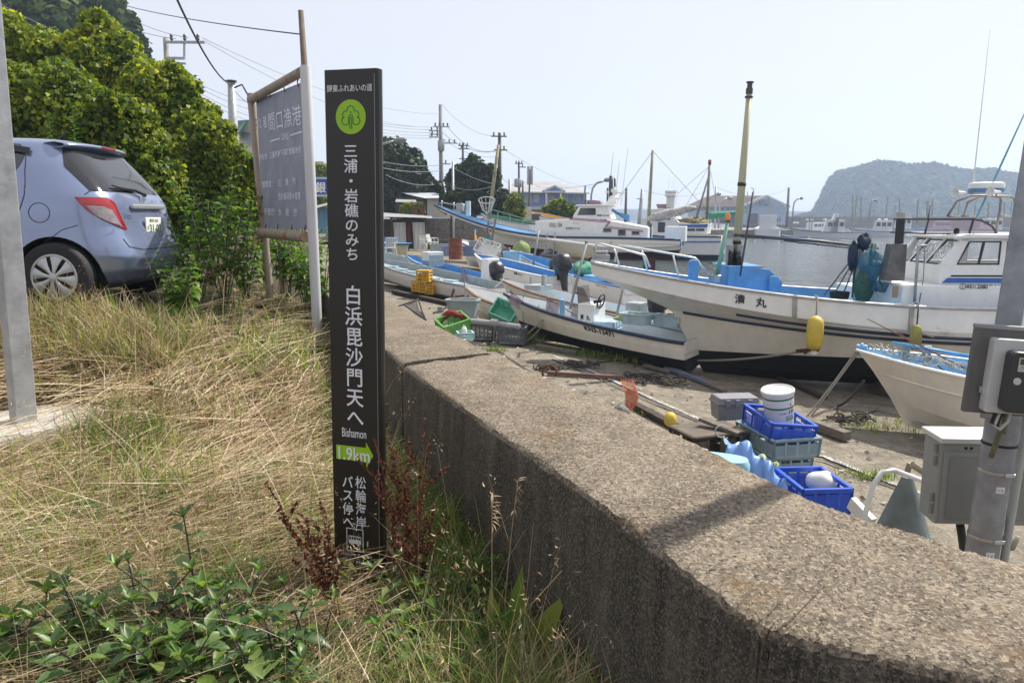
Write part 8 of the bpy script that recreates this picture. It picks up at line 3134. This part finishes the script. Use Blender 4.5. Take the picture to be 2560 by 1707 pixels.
def ok_ground(P):
 k = (P[:, 0] < wall_left(P[:, 1]) - .015) & (P[:, 1] < 10.2) & (P[:, 1] > 1.1)
 car_ = (P[:, 1] > 6.35) & (P[:, 1] < 8.0) & (P[:, 0] < -3.3)
 pad_ = (np.abs(P[:, 0] - pb.x + .1) < .52) & (np.abs(P[:, 1] - pb.y) < .42)
 sg_ = (P[:, 1] < 3.12) & (P[:, 1] > 2.35) & (P[:, 0] > -.92) & (P[:, 0] < -.34) & (rng.uniform(0,1, len(P)) < .93)
 return k & ~car_ & ~pad_ & ~sg_
straw = leaf_mat('straw', (.27,.19,.105),(.50,.385,.24),(.70,.60,.43),.22,.6,(1.2,1.1,.8),.3)
straw2 = leaf_mat('grey_straw', (.16,.115,.06),(.27,.20,.11),(.36,.30,.18),.2,.7,(1.2,1.1,.8),.3)
grassm = leaf_mat('green_grass', (.07,.13,.02),(.15,.22,.035),(.32,.36,.09),.4,.5)
n = 60000
px, py = rng.uniform(-800,1900, n), rng.uniform(640,1980, n)
keep = rng.uniform(0,1, n) < np.clip((py - 600) / 420,.25,1)
P = GW_np(px[keep], py[keep])
P = P[ok_ground(P)]
flow = .62 + .75 * np.sin(P[:, 0] * 1.15 + 1.2) * np.sin(P[:, 1] * .8 + .4)
pile = .012 + .034 * (np.sin(P[:, 0] * 4.1 + P[:, 1] * 2.2) * np.sin(P[:, 1] * 3.3 - P[:, 0]) + 1) * rng.uniform(0,1, len(P))
phi = flow + rng.normal(0,.48, len(P)) + np.where(rng.uniform(0,1, len(P)) < .3, math.pi, 0)
near = np.clip(P[:, 1] / 3.2,.8,2.4)
V, Q = ribbons(P, phi, rng.uniform(.25,.75, len(P)), rng.uniform(rad(-6), rad(22), len(P)), rng.uniform(rad(0), rad(40), len(P)), rng.uniform(.003,.0065, len(P)) * near, lift=pile)
tag(np_mesh('dry_grass', V, Q, straw), 'matted dry straw lying over the bank', 'dry grass', kind='stuff')
n = 20000
px, py = rng.uniform(-500,1700, n), rng.uniform(660,1980, n)
P = GW_np(px, py)
P = P[ok_ground(P)]
V, Q = ribbons(P, rng.uniform(0,6.28, len(P)), rng.uniform(.12,.42, len(P)), rng.uniform(rad(10), rad(75), len(P)), rng.uniform(rad(10), rad(100), len(P)), rng.uniform(.0022,.004, len(P)) * np.clip(P[:, 1] / 3,.8,2.4), lift=.01)
tag(np_mesh('dry_grass_understorey', V, Q, straw2), 'greyer broken straw standing among the mat', 'dry grass', kind='stuff')
# living grass: patches
n = 52000
px, py = rng.uniform(-80,1500, n), rng.uniform(640,1950, n)
pat = np.zeros(n)
for (cx_, cy_, rx_, ry_, s_) in ((330,800,260,70,.7),(300,860,140,60,.6),(720,880,120,70,.9),(280,1130,150,70,.9),(640,740,150,50,.5),(160,720,150,60,.8),(820,1000,60,200,.4),(1080,1300,150,260,.9),(1000,1480,260,190,.9),(420,1250,140,60,.4),(250,1600,400,150,.5),(620,1560,300,150,.5),(100,1400,200,200,.3),(830,760,70,120,.9),(480,700,120,60,.5)):
 pat = np.maximum(pat, s_ * np.exp(-((px - cx_) / rx_) ** 2 - ((py - cy_) / ry_) ** 2))
keep = rng.uniform(0,1, n) < pat + .06
P = GW_np(px[keep], py[keep])
P = P[ok_ground(P)]
V, Q = ribbons(P, rng.uniform(0,6.28, len(P)), rng.uniform(.12,.36, len(P)), rng.uniform(rad(50), rad(88), len(P)), rng.uniform(rad(20), rad(120), len(P)), rng.uniform(.003,.006, len(P)) * np.clip(P[:, 1] / 3,.8,2.2), lift=.005)
tag(np_mesh('green_grass', V, Q, grassm), 'patches of green grass growing through the straw', 'grass', kind='stuff')
n = 9000
P = np.stack([rng.uniform(-.62,.3, n), rng.uniform(1.9,3.6, n), np.zeros(n)], 1)
P[:, 2] = gw_np(P[:, 0], P[:, 1])
P = P[(P[:, 0] < wall_left(P[:, 1]) - .02) & ((P[:, 0] > -.36) | (P[:, 1] < 2.3)) & (rng.uniform(0,1, n) < .55 + .45 * np.sin(P[:, 0] * 9 + P[:, 1] * 7))]
V, Q = ribbons(P, rng.uniform(0,6.28, len(P)), rng.uniform(.14,.42, len(P)), rng.uniform(rad(45), rad(88), len(P)), rng.uniform(rad(20), rad(130), len(P)), rng.uniform(.003,.008, len(P)), lift=.005)
tag(np_mesh('wall_foot_grass', V, Q, grassm), 'dense green grass in the wall shadow beside the signpost', 'grass', kind='stuff')
# broad dead leaves lying in the straw
n = 2600
P = GW_np(rng.uniform(-80,1400, n), rng.uniform(720,1900, n))
P = P[ok_ground(P)]
P[:, 2] += rng.uniform(.02,.08, len(P))
V, Q = leaf_cards(P, np.tile(np.array([0,0,1.0]),(len(P),1)),.06,.55,.8)
tag(np_mesh('dead_leaves', V, Q, leaf_mat('dead_leaf', (.10,.06,.03),(.24,.16,.09),(.46,.38,.26),.2,.8,(1.2,1,.8),.2)), 'dead brown leaves caught in the straw', 'dead leaves', kind='stuff')
# tall stalks with seed heads
n = 900
px, py = rng.uniform(-60,1500, n), rng.uniform(690,1900, n)
P = GW_np(px, py)
P = P[ok_ground(P)]
n = len(P)
ph, L_, e0_, dr_ = rng.uniform(0,6.28, n), rng.uniform(.35,.85, n), rng.uniform(rad(48), rad(86), n), rng.uniform(rad(5), rad(60), n)
V, Q = ribbons(P, ph, L_, e0_, dr_, rng.uniform(.0022,.0035, n) * np.clip(P[:, 1] / 3,.8,2), ns=6)
tips = V.reshape(n, -1,3)[:, -4:].mean(1)
C = np.repeat(tips, 7,0) + rng.normal(0,1,(n * 7,3)) * np.array([.012,.012,.028])
Vl, Ql = leaf_cards(C, rng.normal(0,1,(n * 7,3)),.016,.28)
tag(np_mesh('grass_stalks', np.concatenate([V, Vl]), np.concatenate([Q, Ql + len(V)]), straw), 'tall dry grass stalks with seed heads', 'grass stalks', kind='stuff')
n = 5200
P = np.stack([rng.uniform(-5.2,-2.6, n), rng.uniform(5.5,6.32, n), np.zeros(n)], 1)
P[:, 2] = gw_np(P[:, 0], P[:, 1])
for m_, nm, lab, sl_ in ((straw, 'tall_dry_grass', 'tall dry grass in front of the car wheel', slice(0,3400)),(grassm, 'tall_green_grass', 'tall green grass in front of the car wheel', slice(3400, n))):
 q = P[sl_]
 V, Q = ribbons(q, rng.uniform(0,6.28, len(q)), rng.uniform(.2,.44, len(q)), rng.uniform(rad(50), rad(88), len(q)), rng.uniform(rad(10), rad(90), len(q)), rng.uniform(.005,.009, len(q)))
 tag(np_mesh(nm, V, Q, m_), lab, 'grass', kind='stuff')
class Leaves:
 """leaves with a midrib fold, gathered into one mesh per plant"""
 def __init__(s):
  s.V, s.Q = [], []
 def leaf(s, base, d, up, L, wd, droop=.5, fold=.25, prof=(.05,.72,1.0,.78,.42,.02)):
  d = Vector(d).normalized()
  side = d.cross(Vector(up))
  if side.length < .05:
   side = d.orthogonal()
  side.normalize()
  u = side.cross(d)
  n_ = len(prof) - 1
  b = sum(len(v) for v in s.V)
  vs_ = []
  p = Vector(base)
  for k, w_ in enumerate(prof):
   a = droop * (k / n_)
   dd = d * math.cos(a) - u * math.sin(a)
   if k:
    p = p + dd * (L / n_)
   uu = u * math.cos(a) + d * math.sin(a)
   vs_ += [p - side * wd * w_ / 2 + uu * wd * w_ * fold, p, p + side * wd * w_ / 2 + uu * wd * w_ * fold]
  s.V.append(np.array([tuple(v) for v in vs_]))
  for k in range(n_):
   i = b + 3 * k
   s.Q += [(i, i + 1, i + 4, i + 3),(i + 1, i + 2, i + 5, i + 4)]
 def build(s, name, m_, parent):
  V = np.concatenate(s.V)
  mi = np.array(chain(parent).inverted())
  return np_mesh(name, V @ mi[:3, :3].T + mi[:3,3], np.array(s.Q), m_, parent, smooth=True)
darkleaf = leaf_mat('dark_weed_leaf', (.05,.10,.032),(.10,.17,.045),(.20,.26,.06),.28,.42,(1.4,1.7,.5),.5)
freshleaf = leaf_mat('fresh_weed_leaf', (.05,.12,.018),(.10,.19,.025),(.20,.29,.05),.42,.45,(1.5,1.6,.6),.45)
stemm = mat('weed_stem', (.075,.085,.04),.7, var=.3)
purplestem = mat('purple_stem', (.05,.04,.04),.7, var=.3)
def weed(label, base, hgt, n_st, leafL, m_, spread=.35, pairs=6, wd=.42, seed=0, cat='weed', group=None, droop=.6, name='leafy_weed', stm=None, lean=(0,0)):
 r = random.Random(seed)
 t_ = thing(name, label, cat, base, 0, group)
 lv = Leaves()
 mb = MB()
 for i in range(n_st):
  a = 6.28 * i / n_st + r.uniform(-.5,.5)
  k = r.uniform(.3,1) * spread
  h_ = hgt * r.uniform(.6,1)
  p0_ = Vector(base) + Vector((r.uniform(-.03,.03), r.uniform(-.03,.03),-.02))
  p2_ = p0_ + Vector((math.cos(a) * k * h_ + lean[0] * h_, math.sin(a) * k * h_ + lean[1] * h_, h_))
  p1_ = p0_.lerp(p2_, .5) + Vector((-math.cos(a) * k * .1,-math.sin(a) * k * .1,.08 * h_))
  pts = [p0_.lerp(p1_, t).lerp(p1_.lerp(p2_, t), t) for t in [q / 8 for q in range(9)]]
  mb.tube(pts, [.0045 * (1 - .06 * q) * (hgt / .5) ** .5 for q in range(9)], 5)
  for j in range(pairs):
   t = .22 + .78 * (j + 1) / pairs
   p = p0_.lerp(p1_, t).lerp(p1_.lerp(p2_, t), t)
   sz_ = leafL * r.uniform(.55,1.25) * (1 - .55 * max(0, t - .55) / .45)
   az = a + j * 1.57 + r.uniform(-.4,.4)
   for s_ in (0, math.pi):
    el = r.uniform(.0,.5) + (.5 if j == pairs - 1 else 0)
    d_ = Vector((math.cos(az + s_) * math.cos(el), math.sin(az + s_) * math.cos(el), math.sin(el)))
    q = p + d_ * sz_ * .25
    mb.tube([p, q], .0016 * (leafL / .08),4, cap=False)
    lv.leaf(q, d_, (r.uniform(-.3,.3), r.uniform(-.3,.3),1), sz_, sz_ * wd, droop * r.uniform(.4,1.5))
  for s_ in range(4):
   d_ = Vector((math.cos(s_ * 1.6 + a) * .6, math.sin(s_ * 1.6 + a) * .6,.8))
   lv.leaf(p2_, d_, (0,0,1), leafL * .45, leafL * .17,.3)
 mb.build('stem', stm or stemm, t_, smooth=True, world=True, fix=False)
 lv.build('foliage', m_, t_)
 return t_
gA = 'dark leafy weeds along the bottom left'
for i, (x, y, D_, ns_, ll, lab) in enumerate(((300,1235,2.46,4,.105, 'tallest dark leafy weed, its purple stem rising before the straw'),(440,1268,2.46,4,.10, 'dark leafy weed with drooping top leaves right of the tallest one'),(190,1395,2.32,5,.115, 'low dark weed left of the tallest leafy one'),(95,1430,2.26,5,.11, 'small dark weed second from the bottom left corner'),(20,1470,2.2,5,.11, 'dark weed nearest the bottom left corner'),
      (250,1440,2.2,5,.125, 'broad leaved dark weed at the bottom edge with big sunlit leaves'),(350,1380,2.3,5,.12, 'dark weed with pale broad leaves below the drooping one'),(400,1460,2.18,5,.11, 'dark weed at the bottom edge under the pale broad leaves'),(530,1350,2.4,5,.095, 'dark weed spreading towards the signpost foot'),(500,1450,2.2,5,.105, 'low dark weed at the bottom edge midway to the signpost'),
      (640,1400,2.32,5,.09, 'green weed under the leaning red dock'),(610,1480,2.2,4,.09, 'green weed at the bottom edge left of the signpost foot'),(720,1440,2.36,4,.085, 'leafy weed growing beside the red dock in front of the signpost'))):
 p = W(x * K, y * K, D_)
 g = gw(p.x, p.y)
 weed(lab, (p.x, p.y, g), max(.18, p.z - g + .13), max(3, ns_ - 1 - (i % 2)), ll * (1.1 + .12 * (i % 4)), freshleaf if i in (3,6,9,12) else darkleaf, .6,6,.42 + .04 * (i % 4),40 + i, group=gA, stm=purplestem)
gB = 'tall green weeds behind the notice board and car'
for i, (pxx, pyy, D_, h_, ns_, ll, lab) in enumerate(((560,690,8.3,1.15,9,.15, 'big leaved green weed left of the rusty board post'),(490,660,7.7,.95,8,.14, 'green weed in front of the licence plate side of the car'),(610,700,8.9,1.0,8,.15, 'big leaved weed right against the rusty board post'),
      (720,720,9.9,.9,9,.16, 'large leaved weed under the notice board'),(800,730,8.8,.95,8,.15, 'large leaved weed between white post and black signpost'),(760,740,9.4,.8,8,.15, 'large leaved weed behind the white board post'),(452,690,6.7,.62,8,.12, 'low weed below the rear bumper of the car'),(520,560,9.6,1.3,9,.13, 'taller weed behind the rusty slanting bar'),(660,640,10.5,1.1,9,.15, 'weed filling the gap between the board posts'))):
 p = W(pxx, pyy, D_)
 weed(lab, (p.x, p.y, gw(p.x, p.y)), h_ * 1.3, ns_, ll, freshleaf, .5,9,.62,60 + i, group=gB, droop=.9)
for i, (pxx, lab) in enumerate(((120, 'feathery spiked weed above the car roof, shorter one'),(178, 'feathery spiked weed above the car roof beside its antenna'))):
 p = W(pxx, 345,8.9)
 t_ = thing('spiky_weed', lab, 'weed', (p.x, p.y, gw(p.x, p.y)),0, 'spiked weeds behind the car roof')
 lv = Leaves()
 top = W(pxx + 3,298 if i == 0 else 268,8.9)
 b_ = Vector((p.x, p.y, gw(p.x, p.y)))
 mb = MB()
 mb.tube([b_, top], [.012,.004], 6)
 mb.build('stem', stemm, t_, world=True)
 for k in range(70):
  f = 1 - (k / 70) * .42
  q = b_.lerp(top, f)
  a = k * 2.4
  lv.leaf(q, (math.cos(a), math.sin(a),.55),(0,0,1),.05 + .11 * (1 - f) / .42,.020,.5)
 lv.build('foliage', freshleaf, t_)
# clover-like clumps
for i, (x, y, lab) in enumerate(((600,1095, 'clover clump in the straw left of the green arrow'),(390,1140, 'long clover clump in the middle of the matted straw'),(350,1180, 'small clover clump just below the long one'),(205,1205, 'clover clump left of the tallest dark weed'),(80,1260, 'clover clump at the left edge of the straw'),(350,1020, 'clover clump under the green grass tuft'),(560,1145, 'tiny clover clump below the one by the arrow'))):
 c_ = GW(x * K, y * K)
 t_ = thing('clover_clump', lab, 'clover', c_, 0, 'clover clumps in the straw')
 lv = Leaves()
 r = random.Random(i)
 for k in range(90):
  q = c_ + Vector((r.gauss(0,.055), r.gauss(0,.045), r.uniform(.04,.11)))
  a0 = r.uniform(0,6.28)
  for s_ in range(3):
   a = a0 + s_ * 2.09
   lv.leaf(q, (math.cos(a), math.sin(a),.15),(0,0,1),.017,.017,.3,.1,(.1,.7,1,.7))
 lv.build('foliage', leaf_mat('clover_leaf', (.04,.11,.015),(.075,.17,.02),(.13,.24,.03),.35), t_)
# red dock in seed
seedm = leaf_mat('dock_seed', (.055,.016,.011),(.11,.034,.020),(.18,.07,.038),.25,.7,(1.3,.9,.6),.3)
dockst = mat('dock_stem', (.16,.07,.03),.8, var=.3)
for i, (bx_, by_, stems, lab) in enumerate((((-.40),2.72, [(868,1080,2.75),(905,1040,2.72),(890,1000,2.66),(975,960,2.78),(990,1010,2.66),(940,1000,2.7),(925,1080,2.62),(1000,1150,2.7),(860,1010,2.7)], 'red brown dock gone to seed at the right foot of the signpost'),
      ((-.66),2.66, [(612,1110,2.72),(640,1170,2.7),(680,1190,2.62),(735,1145,2.62),(720,1230,2.55),(745,1240,2.66)], 'red brown dock gone to seed leaning left of the signpost foot'))):
 base_ = Vector((bx_, by_, gw(bx_, by_)))
 t_ = thing('seeding_dock', lab, 'dock plant', base_, 0, 'red docks at the signpost')
 mb = MB()
 C = []
 for k, (x, y, D_) in enumerate(stems):
  tip = W(x * K, y * K, D_)
  mid = base_.lerp(tip, .5) + Vector((.02 * math.sin(k),0,.06))
  pts = [base_.lerp(mid, t).lerp(mid.lerp(tip, t), t) for t in np.linspace(0,1,12)]
  mb.tube(pts, [.003 * (1 - .07 * q) for q in range(12)], 5)
  for _b in range(3):
   t0 = .45 + .17 * _b
   q0 = pts[int(t0 * 11)]
   q1 = q0 + Vector((random.uniform(-.10,.10), random.uniform(-.05,.05), random.uniform(.06,.16)))
   mb.tube([q0, q0.lerp(q1,.5) + Vector((0,0,-.01)), q1], [.0018,.0014,.0008], 4)
   tb = rng.uniform(.2,1,45)
   tb = (np.round(tb * 9) + rng.normal(0,.15,45)) / 9
   C.append(np.array(q0) + tb[:, None] * np.array(q1 - q0) + rng.normal(0,.0042,(45,3)))
  nn_ = 150
  t = rng.uniform(.32,1, nn_)
  t = (np.round(t * 26) + rng.normal(0,.16, nn_)) / 26
  A = np.array([tuple(p) for p in pts])
  q = np.stack([np.interp(t * 11, np.arange(12), A[:, j]) for j in range(3)], 1)
  C.append(q + rng.normal(0,1,(nn_, 3)) * (.0058 * (1.25 - .75 * t))[:, None])
 mb.build('stem', dockst, t_, smooth=True, world=True, fix=False)
 C = np.concatenate(C)
 V, Q = leaf_cards(C, rng.normal(0,1, C.shape),.0088,1.5)
 np_mesh('seed_heads', V - np.array(base_), Q, seedm, t_)
 lv = Leaves()
 r = random.Random(i)
 for k in range(9):
  a = k * .7 + r.uniform(0,.4)
  lv.leaf(base_ + Vector((0,0,.04 + .035 * k)),(math.cos(a), math.sin(a),.5),(0,0,1),.10,.032,1.0)
 lv.build('leaves', leaf_mat('dock_stem_leaf', (.10,.12,.02),(.22,.20,.04),(.26,.11,.04),.4), t_)
# broad dock leaves by the wall, grasses arching over it
t_ = None
for (bx_, by_, lv_, lab) in ((.02,2.34, [((-.02,.02,1),.34,.085,.25),((.35,-.05,.9),.30,.085,.3),((-.3,.1,.8),.26,.075,.5)], 'broad dock leaves standing upright at the foot of the sea wall'),(.22,2.06, [((.95,-.1,.30),.21,.095,.45),((.4,.4,.8),.2,.08,.6)], 'big oval dock leaf lying out below the sea wall'),(-.18,2.10, [((-.6,-.2,.5),.16,.07,.6),((.2,-.3,.5),.15,.07,.7),((.6,.3,.5),.16,.07,.6)], 'yellowing dock leaf at the bottom edge right of the signpost')):
 b_ = Vector((bx_, by_, gw(bx_, by_)))
 t_ = thing('broad_dock', lab, 'dock plant', b_)
 lv = Leaves()
 mb = MB()
 for (d_, L__, w__, dr__) in lv_:
  q = b_ + Vector(d_).normalized() * .09
  mb.tube([b_, q], .004,5)
  lv.leaf(q, d_, (-.5,-.8,.7), L__, w__, dr__, .12,(.3,.7,.95,1,.9,.65,.3,.02))
 mb.build('stem', stemm, t_, world=True)
 lv.build('leaves', leaf_mat('dock_leaf', (.09,.16,.02),(.13,.21,.03),(.25,.27,.04),.45), t_)
weed('fresh green weed with pointed leaves against the shaded wall face', (.04,2.95, gw(.04,2.95)),.62,3,.10, freshleaf, .28,7,.34,90, droop=.5, lean=(.05,0))
for i, (x, y, D_, ll, lab) in enumerate(((955,1275,2.62,.09, 'leafy green weed behind the red dock at the wall foot'),(1030,1340,2.5,.10, 'green weed between the red dock and the broad dock leaves'),(1090,1320,2.7,.09, 'shaded green weed close to the wall below the pointed one'),(915,1400,2.4,.09, 'green weed just right of the signpost foot'),(1000,1450,2.25,.10, 'green weed at the bottom edge before the broad dock'),(1120,1430,2.3,.085, 'small green weed at the base of the broad dock leaves'))):
 p = W(x * K, y * K, D_)
 g = gw(p.x, p.y)
 weed(lab, (p.x, p.y, g), max(.14, p.z - g + .03),5, ll, freshleaf if i % 2 else darkleaf, .55,5,.46,120 + i, group='green weeds at the foot of the wall')
weed('dark low weed in the shade between wall and red dock', (-.12,2.78, gw(-.12,2.78)),.34,5,.08, freshleaf, .5,5,.4,92)
for i, (base_, tip, L3, m_, lab) in enumerate((((1060,1480),(1412,1178),2.35, straw, 'single long dry stalk crossing before the sea wall'),((1270,1440),(1500,1240),2.25, grassm, 'green grass stalk with nodding seed head over the wall edge'),((1250,1430),(1480,1170),2.3, grassm, 'green grass blade beside the nodding seed head'),((1240,1470),(1465,1560),2.1, grassm, 'grey green grass blade arching down the wall face'),((1130,1450),(1130,1130),2.4, straw, 'upright oat stalk left of the wall shadow'),((1150,1450),(1190,1100),2.55, straw, 'bent dry stalk arching over the oat stalk'),((130,1500),(345,1240),2.3, straw, 'dry oat stalk at the lower left over the dark weeds'))):
 A, B_ = W(base_[0] * K, base_[1] * K, L3), W(tip[0] * K, tip[1] * K, L3)
 A.z = min(A.z, gw(A.x, A.y) + .02)
 t_ = thing('grass_stalk', lab, 'grass stalk', A)
 up_ = .12 if i != 3 else .22
 M_ = A.lerp(B_, .5) + Vector((0,0, up_ * (B_ - A).length * (1 if i != 0 else .1)))
 pts = [A.lerp(M_, t).lerp(M_.lerp(B_, t), t) for t in np.linspace(0,1,14)]
 mb = MB()
 mb.tube(pts, [.0032 - .00018 * q for q in range(14)], 5)
 mb.build('stem', m_, t_, smooth=True, world=True, fix=False)
 if i in (1,4,5,6):
  lv = Leaves()
  r = random.Random(i)
  for k in range(16):
   q = pts[-1].lerp(pts[-4], k / 16)
   lv.leaf(q, (r.uniform(-.2,1), r.uniform(-.5,.2), r.uniform(-.8,.5)),(0,0,1),.035,.007,.4)
  lv.build('seed_head', straw if i != 1 else leaf_mat('green_seed', (.25,.24,.06),(.34,.32,.10),(.4,.36,.14),.3), t_)
# tufts on the yard
for i, (x, y, n_, h_, lab) in enumerate(((1322,858,60,.34, 'bright grass tuft at the bow of the lettered cream boat'),(1400,878,130,.16, 'low grass strip under the lettered cream boat'),(1462,890,120,.18, 'weedy strip below the boat lettering'),(1520,900,90,.2, 'weed tufts left of the mooring ring'),(1235,877,50,.12, 'yellow green weed at the end of the wall joint'),(2170,1195,70,.14, 'bright grass tuft growing on the pavement seam'),(2175,1065,160,.12, 'low grass under the cream dinghy bow'),(2330,1072,120,.12, 'low grass patch under the cream dinghy keel'),(1665,922,60,.14, 'weed tuft by the blue grey board'),(1612,1035,30,.1, 'little weed beside the orange net bag'))):
 c_ = GQ(x, y)
 t_ = thing('grass_tuft', lab, 'grass tuft', c_, 0, 'grass tufts on the slipway yard')
 sp = .06 + .0022 * n_ * (1.4 if n_ > 80 else .5)
 P = np.stack([rng.normal(0, sp, n_), rng.normal(0, sp * .45, n_), np.zeros(n_)], 1)
 n2 = n_ * 3
 P = np.repeat(P, 3,0) + rng.normal(0,.02,(n2,3)) * np.array([1,1,0])
 V, Q = ribbons(P, rng.uniform(0,6.28, n2), rng.uniform(.4,1.1, n2) * h_, rng.uniform(rad(45), rad(88), n2), rng.uniform(0, rad(80), n2), rng.uniform(.006,.012, n2), floor_=False)
 np_mesh('blades', V, Q, grassm, t_)
# dead stems by the bow of the lettered boat
r = random.Random(8)
t_ = thing('dead_weed', 'dark dead weed stems against the cream hull at its bow rope', 'weed', GQ(1350,850))
mb = MB()
for i in range(7):
 a = GQ(1320 + i * 14,850)
 b_ = a + Vector((r.uniform(-.2,.2),0, r.uniform(.5,.85)))
 mb.tube([a, a.lerp(b_, .5) + Vector((r.uniform(-.06,.06),0,0)), b_], [.008,.006,.004], 5)
 for k in range(8):
  q = a.lerp(b_, r.uniform(.4,1))
  mb.tube([q, q + Vector((r.uniform(-.1,.1), r.uniform(-.05,.05), r.uniform(.02,.1)))], .004,4)
  mb.box(q + Vector((r.uniform(-.04,.04),0,.03)),(.02,.02,.025))
mb.build('stem', darkrope, t_, world=True, fix=False)
# yard litter: shell, grit and straw scraps
n = 1500
P = []
for _ in range(n):
 q = GQ(random.choice((random.gauss(1480,160), random.uniform(1000,2300), random.uniform(1000,1300))), random.uniform(640,1290))
 P.append(tuple(q + Vector((0,0,.018))))
V, Q = leaf_cards(np.array(P), np.tile(np.array([0,0,1.0]),(n, 1)),.045,1.2,.25)
tag(np_mesh('yard_litter', V, Q, leaf_mat('litter', (.05,.04,.03),(.30,.26,.20),(.55,.53,.48),.05,.9,(1,1,1))), 'scattered grit and scraps on the slipway concrete', 'litter', kind='stuff')
n = 1200
P = []
for _ in range(n):
 f = random.random()
 q = W(1235 + 1240 * f, 884 + 440 * f, 5)
 x = np.interp(q.y, [0,1], [0,1])
 t = random.uniform(2.5,9)
 P.append((np.interp(t, [c[1] for c in WR[::-1]], [c[0] for c in WR[::-1]]) + abs(random.gauss(.12,.1)), t, 0))
P = np.array([(a, b, gq(a, b) + .02) for a, b, _ in P])
V, Q = leaf_cards(P, np.tile(np.array([0,0,1.0]),(n, 1)),.06,.5,.3)
tag(np_mesh('wall_foot_litter', V, Q, straw2), 'dry scraps gathered along the foot of the wall', 'litter', kind='stuff')
# ================================================================== SUMMER HAZE
m = bpy.data.materials.new('summer_haze')
m.use_nodes = True
t = m.node_tree
for nd in list(t.nodes):
 if nd.type != 'OUTPUT_MATERIAL':
  t.nodes.remove(nd)
pv = t.nodes.new('ShaderNodeVolumePrincipled')
pv.inputs['Color'].default_value = (.62,.76,1.0,1)
pv.inputs['Density'].default_value = .0007
pv.inputs['Anisotropy'].default_value = .35
t.links.new(pv.outputs[0], t.nodes['Material Output'].inputs['Volume'])
mb = MB()
mb.box((200,640,34),(2500,1450,86))
tag(mb.build('haze', m), 'thin summer haze over the harbour', 'haze', kind='stuff')
